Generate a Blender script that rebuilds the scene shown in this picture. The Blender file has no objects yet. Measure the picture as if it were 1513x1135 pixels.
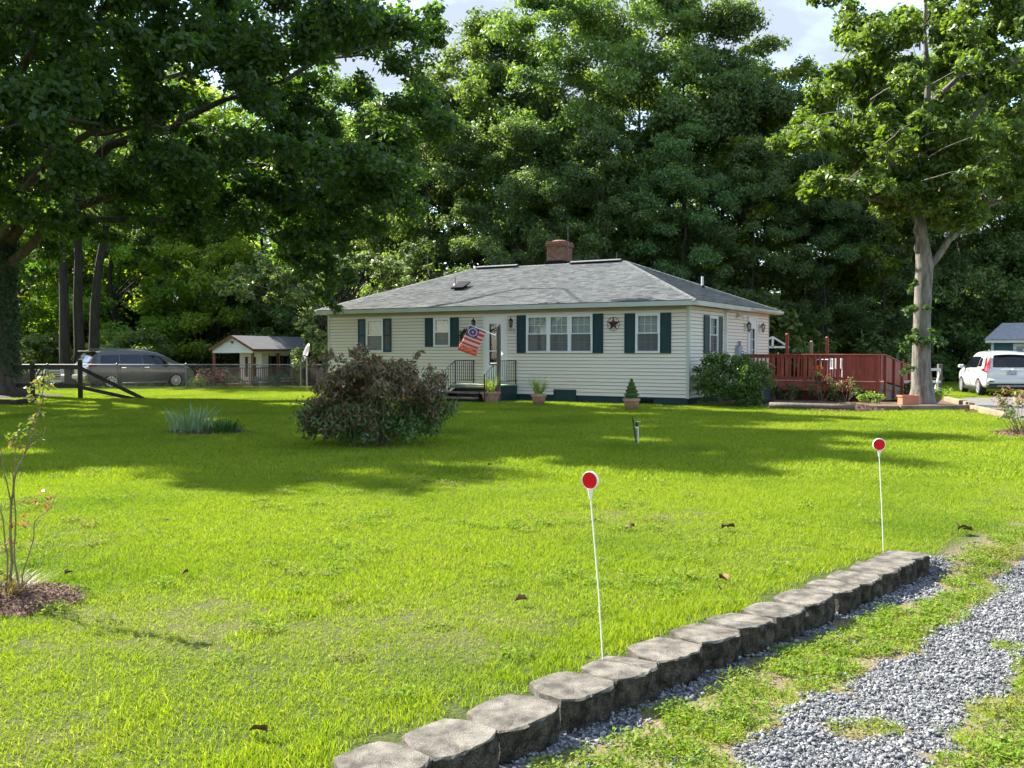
import bpy, bmesh, math, random
import numpy as np
from mathutils import Vector, Matrix, noise as mnoise

SC = bpy.context.scene
COL = SC.collection
R = math.radians
random.seed(7)

# ------------------------------------------------------------------ camera, sky, sun, exposure
CAM_H = 1.65
PITCH = 1.92
F_PX, IMG_W, IMG_H = 1420.0, 1513.0, 1135.0
cam_d = bpy.data.cameras.new('camera')
cam_d.sensor_width = 36.0
cam_d.lens = 36.0 * F_PX / IMG_W
cam_d.clip_end = 2000.0
cam = bpy.data.objects.new('camera', cam_d)
COL.objects.link(cam)
cam.location = (0, 0, CAM_H)
cam.rotation_euler = (R(90 - PITCH), 0, 0)
SC.camera = cam

SUN_EL = 43.0
SUN_AZ = Vector((-0.82, 0.57)).normalized()
ce = math.cos(R(SUN_EL))
sun_dir = Vector((SUN_AZ.x * ce, SUN_AZ.y * ce, math.sin(R(SUN_EL))))

world = bpy.data.worlds.new('World')
SC.world = world
world.use_nodes = True
wt = world.node_tree
wt.nodes.clear()


def wn(t, **kw):
    n = wt.nodes.new(t)
    for k, v in kw.items():
        setattr(n, k, v)
    return n


w_out = wn('ShaderNodeOutputWorld')
w_bg = wn('ShaderNodeBackground')
w_bg.inputs['Strength'].default_value = 0.15
w_sky = wn('ShaderNodeTexSky', sky_type='NISHITA', sun_disc=False)
w_sky.sun_elevation = R(SUN_EL)
w_sky.sun_rotation = math.atan2(SUN_AZ.x, SUN_AZ.y)
w_sky.air_density = 1.0
w_sky.dust_density = 0.4
w_tc = wn('ShaderNodeTexCoord')
w_map = wn('ShaderNodeMapping')
w_map.inputs['Scale'].default_value = (1.0, 1.0, 2.2)
w_no = wn('ShaderNodeTexNoise')
w_no.inputs['Scale'].default_value = 2.6
w_no.inputs['Detail'].default_value = 7.0
w_no.inputs['Roughness'].default_value = 0.55
w_rp = wn('ShaderNodeValToRGB')
w_rp.color_ramp.elements[0].position = 0.37
w_rp.color_ramp.elements[1].position = 0.56
w_mx = wn('ShaderNodeMixRGB')
w_mx.inputs['Color2'].default_value = (0.98, 1.12, 1.36, 1)
L = wt.links.new
L(w_tc.outputs['Generated'], w_map.inputs['Vector'])
L(w_map.outputs['Vector'], w_no.inputs['Vector'])
L(w_no.outputs['Fac'], w_rp.inputs['Fac'])
L(w_rp.outputs['Color'], w_mx.inputs['Fac'])
L(w_sky.outputs['Color'], w_mx.inputs['Color1'])
L(w_mx.outputs['Color'], w_bg.inputs['Color'])
L(w_bg.outputs['Background'], w_out.inputs['Surface'])

sun_l = bpy.data.lights.new('sun', 'SUN')
sun_l.energy = 3.7
sun_l.angle = R(0.55)
sun_l.color = (1.0, 0.94, 0.83)
sun_o = bpy.data.objects.new('sun', sun_l)
COL.objects.link(sun_o)
sun_o.location = sun_dir * 80
sun_o.rotation_euler = sun_dir.to_track_quat('Z', 'Y').to_euler()

SC.view_settings.view_transform = 'Standard'
SC.view_settings.look = 'None'
SC.view_settings.gamma = 1.0
SC.view_settings.use_curve_mapping = False
SC.view_settings.exposure = 2.3
SC.render.engine = 'CYCLES'
SC.cycles.max_bounces = 6
SC.cycles.diffuse_bounces = 3
SC.cycles.glossy_bounces = 2
SC.cycles.transmission_bounces = 4
SC.cycles.transparent_max_bounces = 8
SC.cycles.use_denoising = True


# ------------------------------------------------------------------ picture <-> ground
def ray(px, py):
    dx, dy = (px - IMG_W / 2) / F_PX, (IMG_H / 2 - py) / F_PX
    p = R(PITCH)
    return Vector((dx, math.cos(p) + dy * math.sin(p), -math.sin(p) + dy * math.cos(p)))


def gnd(px, py, z=0.0):
    r = ray(px, py)
    t = (z - CAM_H) / r.z
    return Vector((r.x * t, r.y * t, z))


def at(px, py, Y):
    r = ray(px, py)
    t = Y / r.y
    return Vector((r.x * t, Y, CAM_H + r.z * t))


def sm(x, a, b):
    t = np.clip((x - a) / (b - a), 0, 1)
    return t * t * (3 - 2 * t)


WA, WB = np.array([-0.27, 3.98]), np.array([3.105, 7.60])
WL = float(np.linalg.norm(WB - WA))
WT = (WB - WA) / WL
WN = np.array([WT[1], -WT[0]])


def wall_sd(x, y):
    rx, ry = x - WA[0], y - WA[1]
    return rx * WT[0] + ry * WT[1], rx * WN[0] + ry * WN[1]


def hz(x, y):
    x = np.asarray(x, float)
    y = np.asarray(y, float)
    s, d = wall_sd(x, y)
    ext = np.clip(s - WL, 0, None)
    z = -0.115 * sm(d, -0.06, 0.06 + 2.2 * ext) * (1 - sm(s, WL + 2, WL + 9))
    z = z - 0.6 * sm(y, 43.0, 57.0) * sm(-x, 2.0, 8.0)
    return z


def hzf(x, y):
    return float(hz(x, y))


# value noise for masks
_rs = np.random.RandomState(11)
_NT = _rs.rand(256, 256)


def vnoise(x, y, sc):
    x = np.asarray(x, float) * sc + 91.3
    y = np.asarray(y, float) * sc + 37.7
    xi, yi = np.floor(x).astype(int), np.floor(y).astype(int)
    fx, fy = x - xi, y - yi
    fx, fy = fx * fx * (3 - 2 * fx), fy * fy * (3 - 2 * fy)
    g = lambda a, b: _NT[a % 256, b % 256]
    return (g(xi, yi) * (1 - fx) + g(xi + 1, yi) * fx) * (1 - fy) + (g(xi, yi + 1) * (1 - fx) + g(xi + 1, yi + 1) * fx) * fy


def fbm(x, y, sc):
    return 0.55 * vnoise(x, y, sc) + 0.3 * vnoise(x, y, sc * 2.3) + 0.15 * vnoise(x, y, sc * 5.1)


# ------------------------------------------------------------------ object helpers
def tag(o, label=None, cat=None, group=None, kind=None):
    if label:
        o['label'] = label
    if cat:
        o['category'] = cat
    if group:
        o['group'] = group
    if kind:
        o['kind'] = kind
    return o


def link(name, data, parent=None, loc=(0, 0, 0), rz=0.0):
    o = bpy.data.objects.new(name, data)
    COL.objects.link(o)
    o.location = loc
    o.rotation_euler = (0, 0, rz)
    if parent:
        o.parent = parent
    return o


def thing(name, label, cat, loc=(0, 0, 0), rz=0.0, group=None):
    return tag(link(name, None, None, loc, rz), label, cat, group)


def np_mesh(name, verts, faces, mats=(), smooth=False, midx=None, col=None):
    verts = np.asarray(verts, np.float32)
    faces = np.asarray(faces, np.int32)
    me = bpy.data.meshes.new(name)
    k = faces.shape[1]
    me.vertices.add(len(verts))
    me.vertices.foreach_set('co', verts.ravel())
    me.loops.add(faces.size)
    me.loops.foreach_set('vertex_index', faces.ravel())
    me.polygons.add(len(faces))
    me.polygons.foreach_set('loop_start', np.arange(0, faces.size, k, dtype=np.int32))
    me.polygons.foreach_set('loop_total', np.full(len(faces), k, np.int32))
    if smooth:
        me.polygons.foreach_set('use_smooth', np.ones(len(faces), bool))
    for m in (mats if isinstance(mats, (list, tuple)) else [mats]):
        me.materials.append(m)
    if midx is not None:
        me.polygons.foreach_set('material_index', np.asarray(midx, np.int32))
    if col is not None:
        a = me.color_attributes.new('Col', 'FLOAT_COLOR', 'POINT')
        a.data.foreach_set('color', np.asarray(col, np.float32).ravel())
    me.update()
    me.validate()
    return me


class MB:
    def __init__(s):
        s.v, s.f, s.m = [], [], []
        s.mi = 0

    def add(s, vs, fs):
        o = len(s.v)
        s.v += [tuple(v) for v in vs]
        s.f += [tuple(i + o for i in f) for f in fs]
        s.m += [s.mi] * len(fs)
        return s

    def box(s, x0, x1, y0, y1, z0, z1, M=None, bev=0.0):
        vs = [Vector((x, y, z)) for z in (z0, z1) for y in (y0, y1) for x in (x0, x1)]
        if M is not None:
            vs = [M @ v for v in vs]
        return s.add(vs, [(0, 2, 3, 1), (4, 5, 7, 6), (0, 1, 5, 4), (2, 6, 7, 3), (0, 4, 6, 2), (1, 3, 7, 5)])

    def bar(s, a, b, w, h=None, up=(0, 0, 1)):
        a, b = Vector(a), Vector(b)
        h = h or w
        d = (b - a).normalized()
        u = Vector(up)
        if abs(d.dot(u)) > 0.98:
            u = Vector((0, 1, 0))
        x = d.cross(u).normalized()
        y = x.cross(d).normalized()
        vs = []
        for p in (a, b):
            for sx, sy in ((-1, -1), (1, -1), (1, 1), (-1, 1)):
                vs.append(p + x * (sx * w / 2) + y * (sy * h / 2))
        return s.add(vs, [(0, 3, 2, 1), (4, 5, 6, 7), (0, 1, 5, 4), (1, 2, 6, 5), (2, 3, 7, 6), (3, 0, 4, 7)])

    def tube(s, pts, rad, n=6, cap=True):
        pts = [Vector(p) for p in pts]
        if not hasattr(rad, '__len__'):
            rad = [rad] * len(pts)
        vs, fs = [], []
        px = None
        for i, p in enumerate(pts):
            d = (pts[min(i + 1, len(pts) - 1)] - pts[max(i - 1, 0)])
            d = d.normalized() if d.length > 1e-9 else Vector((0, 0, 1))
            if px is None:
                px = d.cross(Vector((0.13, 0.97, 0.21))).normalized()
            px = (px - d * px.dot(d)).normalized()
            py = d.cross(px)
            for k in range(n):
                a = 2 * math.pi * k / n
                vs.append(p + (px * math.cos(a) + py * math.sin(a)) * rad[i])
        for i in range(len(pts) - 1):
            for k in range(n):
                k2 = (k + 1) % n
                fs.append((i * n + k, i * n + k2, (i + 1) * n + k2, (i + 1) * n + k))
        if cap:
            fs.append(tuple(range(n - 1, -1, -1)))
            fs.append(tuple(range((len(pts) - 1) * n, len(pts) * n)))
        return s.add(vs, fs)

    def lathe(s, prof, n=20, M=None, sq=0.0, cap=True):
        vs, fs = [], []
        for r, z in prof:
            for k in range(n):
                a = 2 * math.pi * k / n
                q = 1.0
                if sq:
                    q = (1 - sq) + sq / max(abs(math.cos(a)), abs(math.sin(a)))
                v = Vector((math.cos(a) * r * q, math.sin(a) * r * q, z))
                vs.append(M @ v if M is not None else v)
        for i in range(len(prof) - 1):
            for k in range(n):
                k2 = (k + 1) % n
                fs.append((i * n + k, i * n + k2, (i + 1) * n + k2, (i + 1) * n + k))
        if cap:
            fs.append(tuple(range(n - 1, -1, -1)))
            fs.append(tuple(range((len(prof) - 1) * n, len(prof) * n)))
        return s.add(vs, fs)

    def prism(s, poly, z0, z1, M=None):
        n = len(poly)
        vs = [Vector((p[0], p[1], z)) for z in (z0, z1) for p in poly]
        if M is not None:
            vs = [M @ v for v in vs]
        fs = [tuple(range(n - 1, -1, -1)), tuple(range(n, 2 * n))]
        fs += [(i, (i + 1) % n, n + (i + 1) % n, n + i) for i in range(n)]
        return s.add(vs, fs)

    def mesh(s, name, mats, smooth=False, bevel=0.0):
        me = bpy.data.meshes.new(name)
        me.from_pydata(s.v, [], s.f)
        for m in (mats if isinstance(mats, (list, tuple)) else [mats]):
            me.materials.append(m)
        if len(set(s.m)) > 1:
            me.polygons.foreach_set('material_index', s.m)
        if bevel:
            bm = bmesh.new()
            bm.from_mesh(me)
            bmesh.ops.bevel(bm, geom=bm.edges[:] , offset=bevel, segments=1, affect='EDGES', clamp_overlap=True)
            bm.to_mesh(me)
            bm.free()
        if smooth:
            me.polygons.foreach_set('use_smooth', [True] * len(me.polygons))
        me.update()
        return me

    def build(s, name, mats, parent=None, loc=(0, 0, 0), rz=0.0, smooth=False, bevel=0.0):
        return link(name, s.mesh(name, mats, smooth, bevel), parent, loc, rz)


def boxo(name, mat, parent, x0, x1, y0, y1, z0, z1, bevel=0.0, rz=0.0, loc=(0, 0, 0)):
    return MB().box(x0, x1, y0, y1, z0, z1).build(name, mat, parent, loc, rz, bevel=bevel)


# ------------------------------------------------------------------ materials
def mat(name, c1, c2=None, scale=4.0, rough=0.65, bump=0.0, bscale=40.0, metal=0.0, stretch=(1, 1, 1), spec=0.4, lo=0.35, hi=0.65, detail=5.0, coat=0.0):
    m = bpy.data.materials.new(name)
    m.use_nodes = True
    t = m.node_tree
    p = t.nodes['Principled BSDF']
    p.inputs['Base Color'].default_value = (*c1, 1)
    p.inputs['Roughness'].default_value = rough
    p.inputs['Metallic'].default_value = metal
    p.inputs['Specular IOR Level'].default_value = spec
    if coat:
        p.inputs['Coat Weight'].default_value = coat
        p.inputs['Coat Roughness'].default_value = 0.04
    if c2 or bump:
        tc = t.nodes.new('ShaderNodeTexCoord')
        mp = t.nodes.new('ShaderNodeMapping')
        mp.inputs['Scale'].default_value = stretch
        t.links.new(tc.outputs['Object'], mp.inputs['Vector'])
    if c2:
        no = t.nodes.new('ShaderNodeTexNoise')
        no.inputs['Scale'].default_value = scale
        no.inputs['Detail'].default_value = detail
        rp = t.nodes.new('ShaderNodeValToRGB')
        rp.color_ramp.elements[0].position = lo
        rp.color_ramp.elements[1].position = hi
        rp.color_ramp.elements[0].color = (*c1, 1)
        rp.color_ramp.elements[1].color = (*c2, 1)
        t.links.new(mp.outputs['Vector'], no.inputs['Vector'])
        t.links.new(no.outputs['Fac'], rp.inputs['Fac'])
        t.links.new(rp.outputs['Color'], p.inputs['Base Color'])
    if bump:
        nb = t.nodes.new('ShaderNodeTexNoise')
        nb.inputs['Scale'].default_value = bscale
        nb.inputs['Detail'].default_value = 6.0
        bp = t.nodes.new('ShaderNodeBump')
        bp.inputs['Strength'].default_value = bump
        bp.inputs['Distance'].default_value = 0.02
        t.links.new(mp.outputs['Vector'], nb.inputs['Vector'])
        t.links.new(nb.outputs['Fac'], bp.inputs['Height'])
        t.links.new(bp.outputs['Normal'], p.inputs['Normal'])
    return m


def leafmat(name, cols, transl=0.35, rough=0.5, tcol=None, spec=0.35, world_patch=None, objvar=0.0):
    """leaf / blade material, colour picked per leaf island; world_patch = (colour, scale, lo, hi) mixes a second hue by place"""
    m = bpy.data.materials.new(name)
    m.use_nodes = True
    t = m.node_tree
    p = t.nodes['Principled BSDF']
    out = t.nodes['Material Output']
    g = t.nodes.new('ShaderNodeNewGeometry')
    rp = t.nodes.new('ShaderNodeValToRGB')
    e = rp.color_ramp.elements
    e[0].color = (*cols[0], 1)
    e[0].position = 0.0
    e[1].color = (*cols[-1], 1)
    e[1].position = 1.0
    for i, c in enumerate(cols[1:-1]):
        n = e.new((i + 1) / (len(cols) - 1))
        n.color = (*c, 1)
    t.links.new(g.outputs['Random Per Island'], rp.inputs['Fac'])
    colout = rp.outputs['Color']
    for wp in (world_patch or []):
        no = t.nodes.new('ShaderNodeTexNoise')
        no.inputs['Scale'].default_value = wp[1]
        no.inputs['Detail'].default_value = 4.0
        r2 = t.nodes.new('ShaderNodeMapRange')
        r2.inputs['From Min'].default_value = wp[2]
        r2.inputs['From Max'].default_value = wp[3]
        r2.inputs['To Max'].default_value = wp[4]
        mx = t.nodes.new('ShaderNodeMixRGB')
        mx.inputs['Color2'].default_value = (*wp[0], 1)
        t.links.new(g.outputs['Position'], no.inputs['Vector'])
        t.links.new(no.outputs['Fac'], r2.inputs['Value'])
        t.links.new(r2.outputs['Result'], mx.inputs['Fac'])
        t.links.new(colout, mx.inputs['Color1'])
        colout = mx.outputs['Color']
    if objvar:
        oi = t.nodes.new('ShaderNodeObjectInfo')
        vr = t.nodes.new('ShaderNodeMapRange')
        vr.inputs['To Min'].default_value = 1 - objvar
        vr.inputs['To Max'].default_value = 1 + objvar * 1.5
        hr = t.nodes.new('ShaderNodeMapRange')
        hr.inputs['To Min'].default_value = 0.492
        hr.inputs['To Max'].default_value = 0.527
        mu = t.nodes.new('ShaderNodeMath')
        mu.operation = 'MULTIPLY'
        mu.inputs[1].default_value = 7.13
        fr = t.nodes.new('ShaderNodeMath')
        fr.operation = 'FRACT'
        hsv = t.nodes.new('ShaderNodeHueSaturation')
        t.links.new(oi.outputs['Random'], vr.inputs['Value'])
        t.links.new(oi.outputs['Random'], mu.inputs[0])
        t.links.new(mu.outputs[0], fr.inputs[0])
        t.links.new(fr.outputs[0], hr.inputs['Value'])
        t.links.new(vr.outputs['Result'], hsv.inputs['Value'])
        t.links.new(hr.outputs['Result'], hsv.inputs['Hue'])
        t.links.new(colout, hsv.inputs['Color'])
        colout = hsv.outputs['Color']
    t.links.new(colout, p.inputs['Base Color'])
    p.inputs['Roughness'].default_value = rough
    p.inputs['Specular IOR Level'].default_value = spec
    tr = t.nodes.new('ShaderNodeBsdfTranslucent')
    hs = t.nodes.new('ShaderNodeMixRGB')
    hs.blend_type = 'MULTIPLY'
    hs.inputs['Fac'].default_value = 1.0
    hs.inputs['Color2'].default_value = (*(tcol or (1.5, 1.6, 0.5)), 1)
    t.links.new(colout, hs.inputs['Color1'])
    t.links.new(hs.outputs['Color'], tr.inputs['Color'])
    mx = t.nodes.new('ShaderNodeMixShader')
    mx.inputs['Fac'].default_value = transl
    t.links.new(p.outputs['BSDF'], mx.inputs[1])
    t.links.new(tr.outputs['BSDF'], mx.inputs[2])
    t.links.new(mx.outputs['Shader'], out.inputs['Surface'])
    return m


def glassmat(name, tint=(0.8, 0.85, 0.85), fac=0.14, rough=0.02):
    m = bpy.data.materials.new(name)
    m.use_nodes = True
    t = m.node_tree
    t.nodes.remove(t.nodes['Principled BSDF'])
    a = t.nodes.new('ShaderNodeBsdfTransparent')
    a.inputs['Color'].default_value = (*tint, 1)
    b = t.nodes.new('ShaderNodeBsdfGlossy')
    b.inputs['Roughness'].default_value = rough
    x = t.nodes.new('ShaderNodeMixShader')
    x.inputs['Fac'].default_value = fac
    t.links.new(a.outputs['BSDF'], x.inputs[1])
    t.links.new(b.outputs['BSDF'], x.inputs[2])
    t.links.new(x.outputs['Shader'], t.nodes['Material Output'].inputs['Surface'])
    return m


M = {}
M['siding'] = mat('vinyl_siding', (0.66, 0.60, 0.49), (0.69, 0.63, 0.52), scale=0.7, rough=0.5, bump=0.12, bscale=30, stretch=(0.3, 1, 6))
M['trim'] = mat('white_trim', (0.66, 0.67, 0.64), (0.6, 0.61, 0.585), scale=2.5, rough=0.5)
M['fascia'] = mat('fascia_paint', (0.46, 0.49, 0.43), (0.41, 0.44, 0.385), scale=2.0, rough=0.5)
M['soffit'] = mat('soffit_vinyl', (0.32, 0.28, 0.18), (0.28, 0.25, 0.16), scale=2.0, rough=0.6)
M['teal'] = mat('teal_paint', (0.004, 0.030, 0.034), (0.007, 0.038, 0.042), scale=3.0, rough=0.55, bump=0.15, bscale=25)
M['teal_blotched'] = mat('teal_paint_blotched', (0.02, 0.07, 0.16), (0.09, 0.075, 0.055), scale=5.0, rough=0.6, lo=0.42, hi=0.6)  # noise blotches of blue and brown for one pair of shutters
M['shingle'] = None
M['white'] = mat('white_vinyl', (0.66, 0.68, 0.67), rough=0.35)
M['glass'] = glassmat('window_glass', fac=0.06)
M['screen'] = glassmat('insect_screen', tint=(0.42, 0.44, 0.47), fac=0.10, rough=0.5)
M['blind'] = mat('window_blind', (0.62, 0.64, 0.60), (0.5, 0.52, 0.5), scale=9, rough=0.8, stretch=(1, 1, 6))
M['dark'] = mat('dark_interior', (0.02, 0.022, 0.025), rough=0.8)
M['black'] = mat('black_iron', (0.012, 0.012, 0.014), rough=0.4, spec=0.5)
M['bronze'] = mat('bronze_metal', (0.035, 0.026, 0.02), rough=0.45, metal=0.5)
M['brick'] = mat('red_brick', (0.25, 0.125, 0.075), (0.17, 0.075, 0.048), scale=9.0, rough=0.85, bump=0.3, bscale=60)
M['brick2'] = mat('dark_brick', (0.12, 0.055, 0.04), (0.26, 0.16, 0.10), scale=9.0, rough=0.85, bump=0.3, bscale=60)
M['mortar'] = mat('mortar', (0.26, 0.22, 0.18), rough=0.9)
M['lap_shadow'] = mat('painted_lap_shadow', (0.05, 0.05, 0.045), rough=0.9)  # near-black backing, paints in the shadow line under each siding lip
M['flash'] = mat('dark_flashing', (0.010, 0.011, 0.015), rough=0.8, spec=0.15)
M['metal'] = mat('galvanised_metal', (0.22, 0.225, 0.23), (0.17, 0.175, 0.18), scale=8, rough=0.5, metal=0.4)
M['metal_dull'] = mat('dull_vent', (0.13, 0.133, 0.137), (0.10, 0.103, 0.107), scale=5, rough=0.8)
M['greybox'] = mat('grey_enamel', (0.30, 0.35, 0.37), (0.25, 0.29, 0.31), scale=4, rough=0.5)
M['carpet'] = mat('green_carpet', (0.25, 0.36, 0.22), (0.32, 0.42, 0.27), scale=14, rough=0.95)
M['oldwood'] = mat('weathered_wood', (0.23, 0.17, 0.11), (0.13, 0.10, 0.07), scale=5, rough=0.85, bump=0.4, bscale=18, stretch=(1, 6, 6))
M['greywood'] = mat('grey_wood', (0.15, 0.13, 0.105), (0.085, 0.072, 0.06), scale=6, rough=0.85, bump=0.4, bscale=16, stretch=(5, 5, 0.7))
M['palewood'] = mat('pale_timber', (0.27, 0.215, 0.135), (0.2, 0.155, 0.095), scale=3, rough=0.85, bump=0.4, bscale=18)
M['logwood'] = mat('landscape_timber', (0.21, 0.16, 0.12), (0.12, 0.09, 0.07), scale=3, rough=0.9, bump=0.4, bscale=20)
M['darkwood'] = mat('dark_fence_wood', (0.022, 0.018, 0.015), (0.04, 0.032, 0.026), scale=6, rough=0.85, bump=0.4, bscale=16)
M['deck'] = mat('red_deck_stain', (0.27, 0.05, 0.028), (0.185, 0.034, 0.021), scale=3.5, rough=0.6, bump=0.25, bscale=20, stretch=(2, 2, 0.6))
M['deck2'] = mat('red_deck_stain_worn', (0.31, 0.075, 0.045), (0.22, 0.052, 0.034), scale=2.5, rough=0.7, bump=0.25, bscale=20)
M['terra'] = mat('terracotta', (0.46, 0.26, 0.17), (0.36, 0.20, 0.13), scale=7, rough=0.85, bump=0.2, bscale=35)
M['terra2'] = mat('orange_terracotta', (0.5, 0.19, 0.10), (0.42, 0.16, 0.085), scale=4, rough=0.7)
M['soil'] = mat('soil', (0.055, 0.036, 0.024), (0.03, 0.02, 0.014), scale=14, rough=0.95, bump=0.8, bscale=30)
M['mulch'] = mat('mulch', (0.085, 0.042, 0.028), (0.15, 0.085, 0.055), scale=20, rough=0.95, bump=0.9, bscale=45)
M['chip'] = leafmat('mulch_chip', [(0.06, 0.03, 0.02), (0.13, 0.065, 0.042), (0.2, 0.13, 0.09), (0.085, 0.05, 0.036)], transl=0.0, rough=0.9)
M['bark'] = mat('oak_bark', (0.05, 0.042, 0.034), (0.105, 0.09, 0.073), scale=2.2, rough=0.95, bump=1.0, bscale=5.0, stretch=(4, 4, 0.7))
M['bark_pale'] = mat('grey_bark', (0.10, 0.09, 0.075), (0.22, 0.20, 0.17), scale=2.6, rough=0.95, bump=1.0, bscale=6.0, stretch=(4, 4, 1.0))
M['bark_dark'] = mat('woodland_bark', (0.022, 0.019, 0.016), (0.042, 0.036, 0.03), scale=2, rough=0.95, bump=0.6, bscale=6, stretch=(4, 4, 1))
M['stem'] = mat('green_brown_stem', (0.14, 0.105, 0.055), (0.22, 0.17, 0.10), scale=9, rough=0.8)
M['leaf_oak'] = leafmat('oak_leaf', [(0.034, 0.068, 0.028), (0.052, 0.095, 0.033), (0.08, 0.13, 0.038)], transl=0.48, rough=0.42, tcol=(2.6, 2.9, 0.45), spec=0.4)
M['leaf_yard'] = leafmat('yard_tree_leaf', [(0.05, 0.09, 0.024), (0.085, 0.135, 0.03), (0.14, 0.19, 0.038)], transl=0.42, rough=0.45, tcol=(2.0, 2.1, 0.5))
M['leaf_a'] = leafmat('woodland_leaf_dark', [(0.06, 0.105, 0.05), (0.09, 0.14, 0.055), (0.13, 0.18, 0.065)], transl=0.38, rough=0.5, tcol=(2.1, 2.1, 0.5), spec=0.3, objvar=0.28)
M['leaf_b'] = leafmat('woodland_leaf_mid', [(0.075, 0.12, 0.048), (0.11, 0.16, 0.054), (0.16, 0.21, 0.066)], transl=0.4, rough=0.5, tcol=(2.1, 2.1, 0.5), spec=0.3, objvar=0.28)
M['leaf_c'] = leafmat('woodland_leaf_light', [(0.10, 0.16, 0.03), (0.15, 0.21, 0.036), (0.20, 0.26, 0.046)], transl=0.5, rough=0.5, tcol=(2.3, 2.2, 0.4), objvar=0.25)  # paler copy, puts the sunlit brightness of the left woods into leaf colour
M['leaf_pale'] = leafmat('pale_leaf', [(0.10, 0.16, 0.06), (0.16, 0.22, 0.09), (0.22, 0.28, 0.12)], transl=0.3, rough=0.5)
M['leaf_shrub'] = leafmat('shrub_leaf', [(0.045, 0.095, 0.028), (0.07, 0.13, 0.035), (0.11, 0.18, 0.05)], transl=0.28, rough=0.4)
M['leaf_corner'] = leafmat('corner_shrub_leaf', [(0.05, 0.10, 0.022), (0.085, 0.15, 0.03), (0.13, 0.20, 0.045)], transl=0.35, rough=0.45)
M['leaf_plum'] = leafmat('red_tinged_leaf', [(0.16, 0.075, 0.055), (0.13, 0.09, 0.052), (0.20, 0.13, 0.08), (0.09, 0.13, 0.05), (0.13, 0.14, 0.055), (0.25, 0.16, 0.105)], transl=0.25, rough=0.5, tcol=(1.5, 1.2, 0.7))
M['leaf_dkgreen'] = leafmat('deep_green_leaf', [(0.02, 0.055, 0.02), (0.03, 0.075, 0.024), (0.05, 0.10, 0.03)], transl=0.25, rough=0.45)
M['leaf_rose'] = leafmat('rose_leaf', [(0.10, 0.15, 0.04), (0.16, 0.20, 0.05), (0.24, 0.15, 0.06), (0.12, 0.19, 0.05)], transl=0.35, rough=0.4)
M['leaf_red'] = leafmat('red_rose_leaf', [(0.22, 0.06, 0.04), (0.30, 0.12, 0.07), (0.35, 0.28, 0.22)], transl=0.3, rough=0.45)
M['leaf_box'] = leafmat('boxwood_leaf', [(0.045, 0.11, 0.02), (0.07, 0.15, 0.025), (0.10, 0.19, 0.03)], transl=0.25, rough=0.5)
M['leaf_lime'] = leafmat('lime_leaf', [(0.12, 0.22, 0.03), (0.18, 0.29, 0.04), (0.24, 0.34, 0.06)], transl=0.35, rough=0.5)
M['leaf_iris'] = leafmat('iris_blade', [(0.13, 0.21, 0.12), (0.18, 0.27, 0.15), (0.24, 0.32, 0.2)], transl=0.3, rough=0.45)
M['leaf_lily'] = leafmat('lily_blade', [(0.025, 0.08, 0.02), (0.04, 0.11, 0.025), (0.06, 0.14, 0.03)], transl=0.3, rough=0.4)
M['leaf_potgrass'] = leafmat('variegated_blade', [(0.20, 0.28, 0.06), (0.30, 0.36, 0.10), (0.45, 0.47, 0.22)], transl=0.35, rough=0.5)
M['flower_pink'] = leafmat('pink_flower', [(0.55, 0.12, 0.16), (0.65, 0.22, 0.24), (0.6, 0.35, 0.33)], transl=0.3)
M['flower_orange'] = leafmat('orange_flower', [(0.75, 0.15, 0.02), (0.8, 0.28, 0.04)], transl=0.3)
M['dead'] = mat('dead_leaf_brown', (0.10, 0.05, 0.025), (0.18, 0.10, 0.05), scale=20, rough=0.8)
M['concrete'] = None
M['red_reflector'] = mat('red_reflector', (0.62, 0.003, 0.008), rough=0.45, bump=0.25, bscale=400, spec=0.2)
M['ring_white'] = mat('white_plastic', (0.8, 0.78, 0.73), rough=0.4)
M['rubber'] = mat('tyre_rubber', (0.018, 0.018, 0.02), rough=0.8)
M['alloy'] = mat('alloy_wheel', (0.62, 0.63, 0.65), rough=0.3, metal=0.6)
M['car_white'] = mat('white_car_paint', (0.62, 0.635, 0.63), rough=0.3, coat=0.9)
M['car_grey'] = mat('grey_car_paint', (0.10, 0.096, 0.092), rough=0.35, metal=0.3, coat=0.6)
M['car_glass'] = mat('car_glass', (0.006, 0.008, 0.010), rough=0.06, spec=0.5)
M['car_trim'] = mat('black_car_trim', (0.02, 0.02, 0.022), rough=0.55)
M['car_lamp'] = mat('red_tail_lamp', (0.30, 0.008, 0.012), rough=0.15, coat=1.0)
M['car_clear'] = mat('clear_lamp', (0.6, 0.6, 0.6), rough=0.15, coat=1.0)
M['chrome'] = mat('chrome', (0.75, 0.76, 0.78), rough=0.12, metal=1.0)
M['plate'] = mat('number_plate', (0.45, 0.48, 0.55), (0.2, 0.24, 0.36), scale=14, rough=0.5)
M['cottage'] = mat('white_clapboard', (0.72, 0.72, 0.70), (0.66, 0.66, 0.64), scale=2, rough=0.6)
M['cot_roof'] = mat('grey_roll_roof', (0.10, 0.10, 0.115), (0.15, 0.15, 0.165), scale=9, rough=0.9)
M['cot_brown'] = mat('brown_porch_stain', (0.20, 0.075, 0.035), (0.14, 0.05, 0.025), scale=4, rough=0.7)
M['cot_yellow'] = mat('yellow_wall', (0.45, 0.34, 0.13), rough=0.7)
M['shed_roof'] = mat('shed_shingle', (0.22, 0.22, 0.22), (0.30, 0.30, 0.30), scale=9, rough=0.9, bump=0.4, bscale=20)
M['shed_wall'] = mat('shed_blue_paint', (0.025, 0.10, 0.13), (0.035, 0.12, 0.15), scale=3, rough=0.6)
M['star'] = mat('barn_star_metal', (0.085, 0.018, 0.02), (0.05, 0.012, 0.014), scale=12, rough=0.5)
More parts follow.
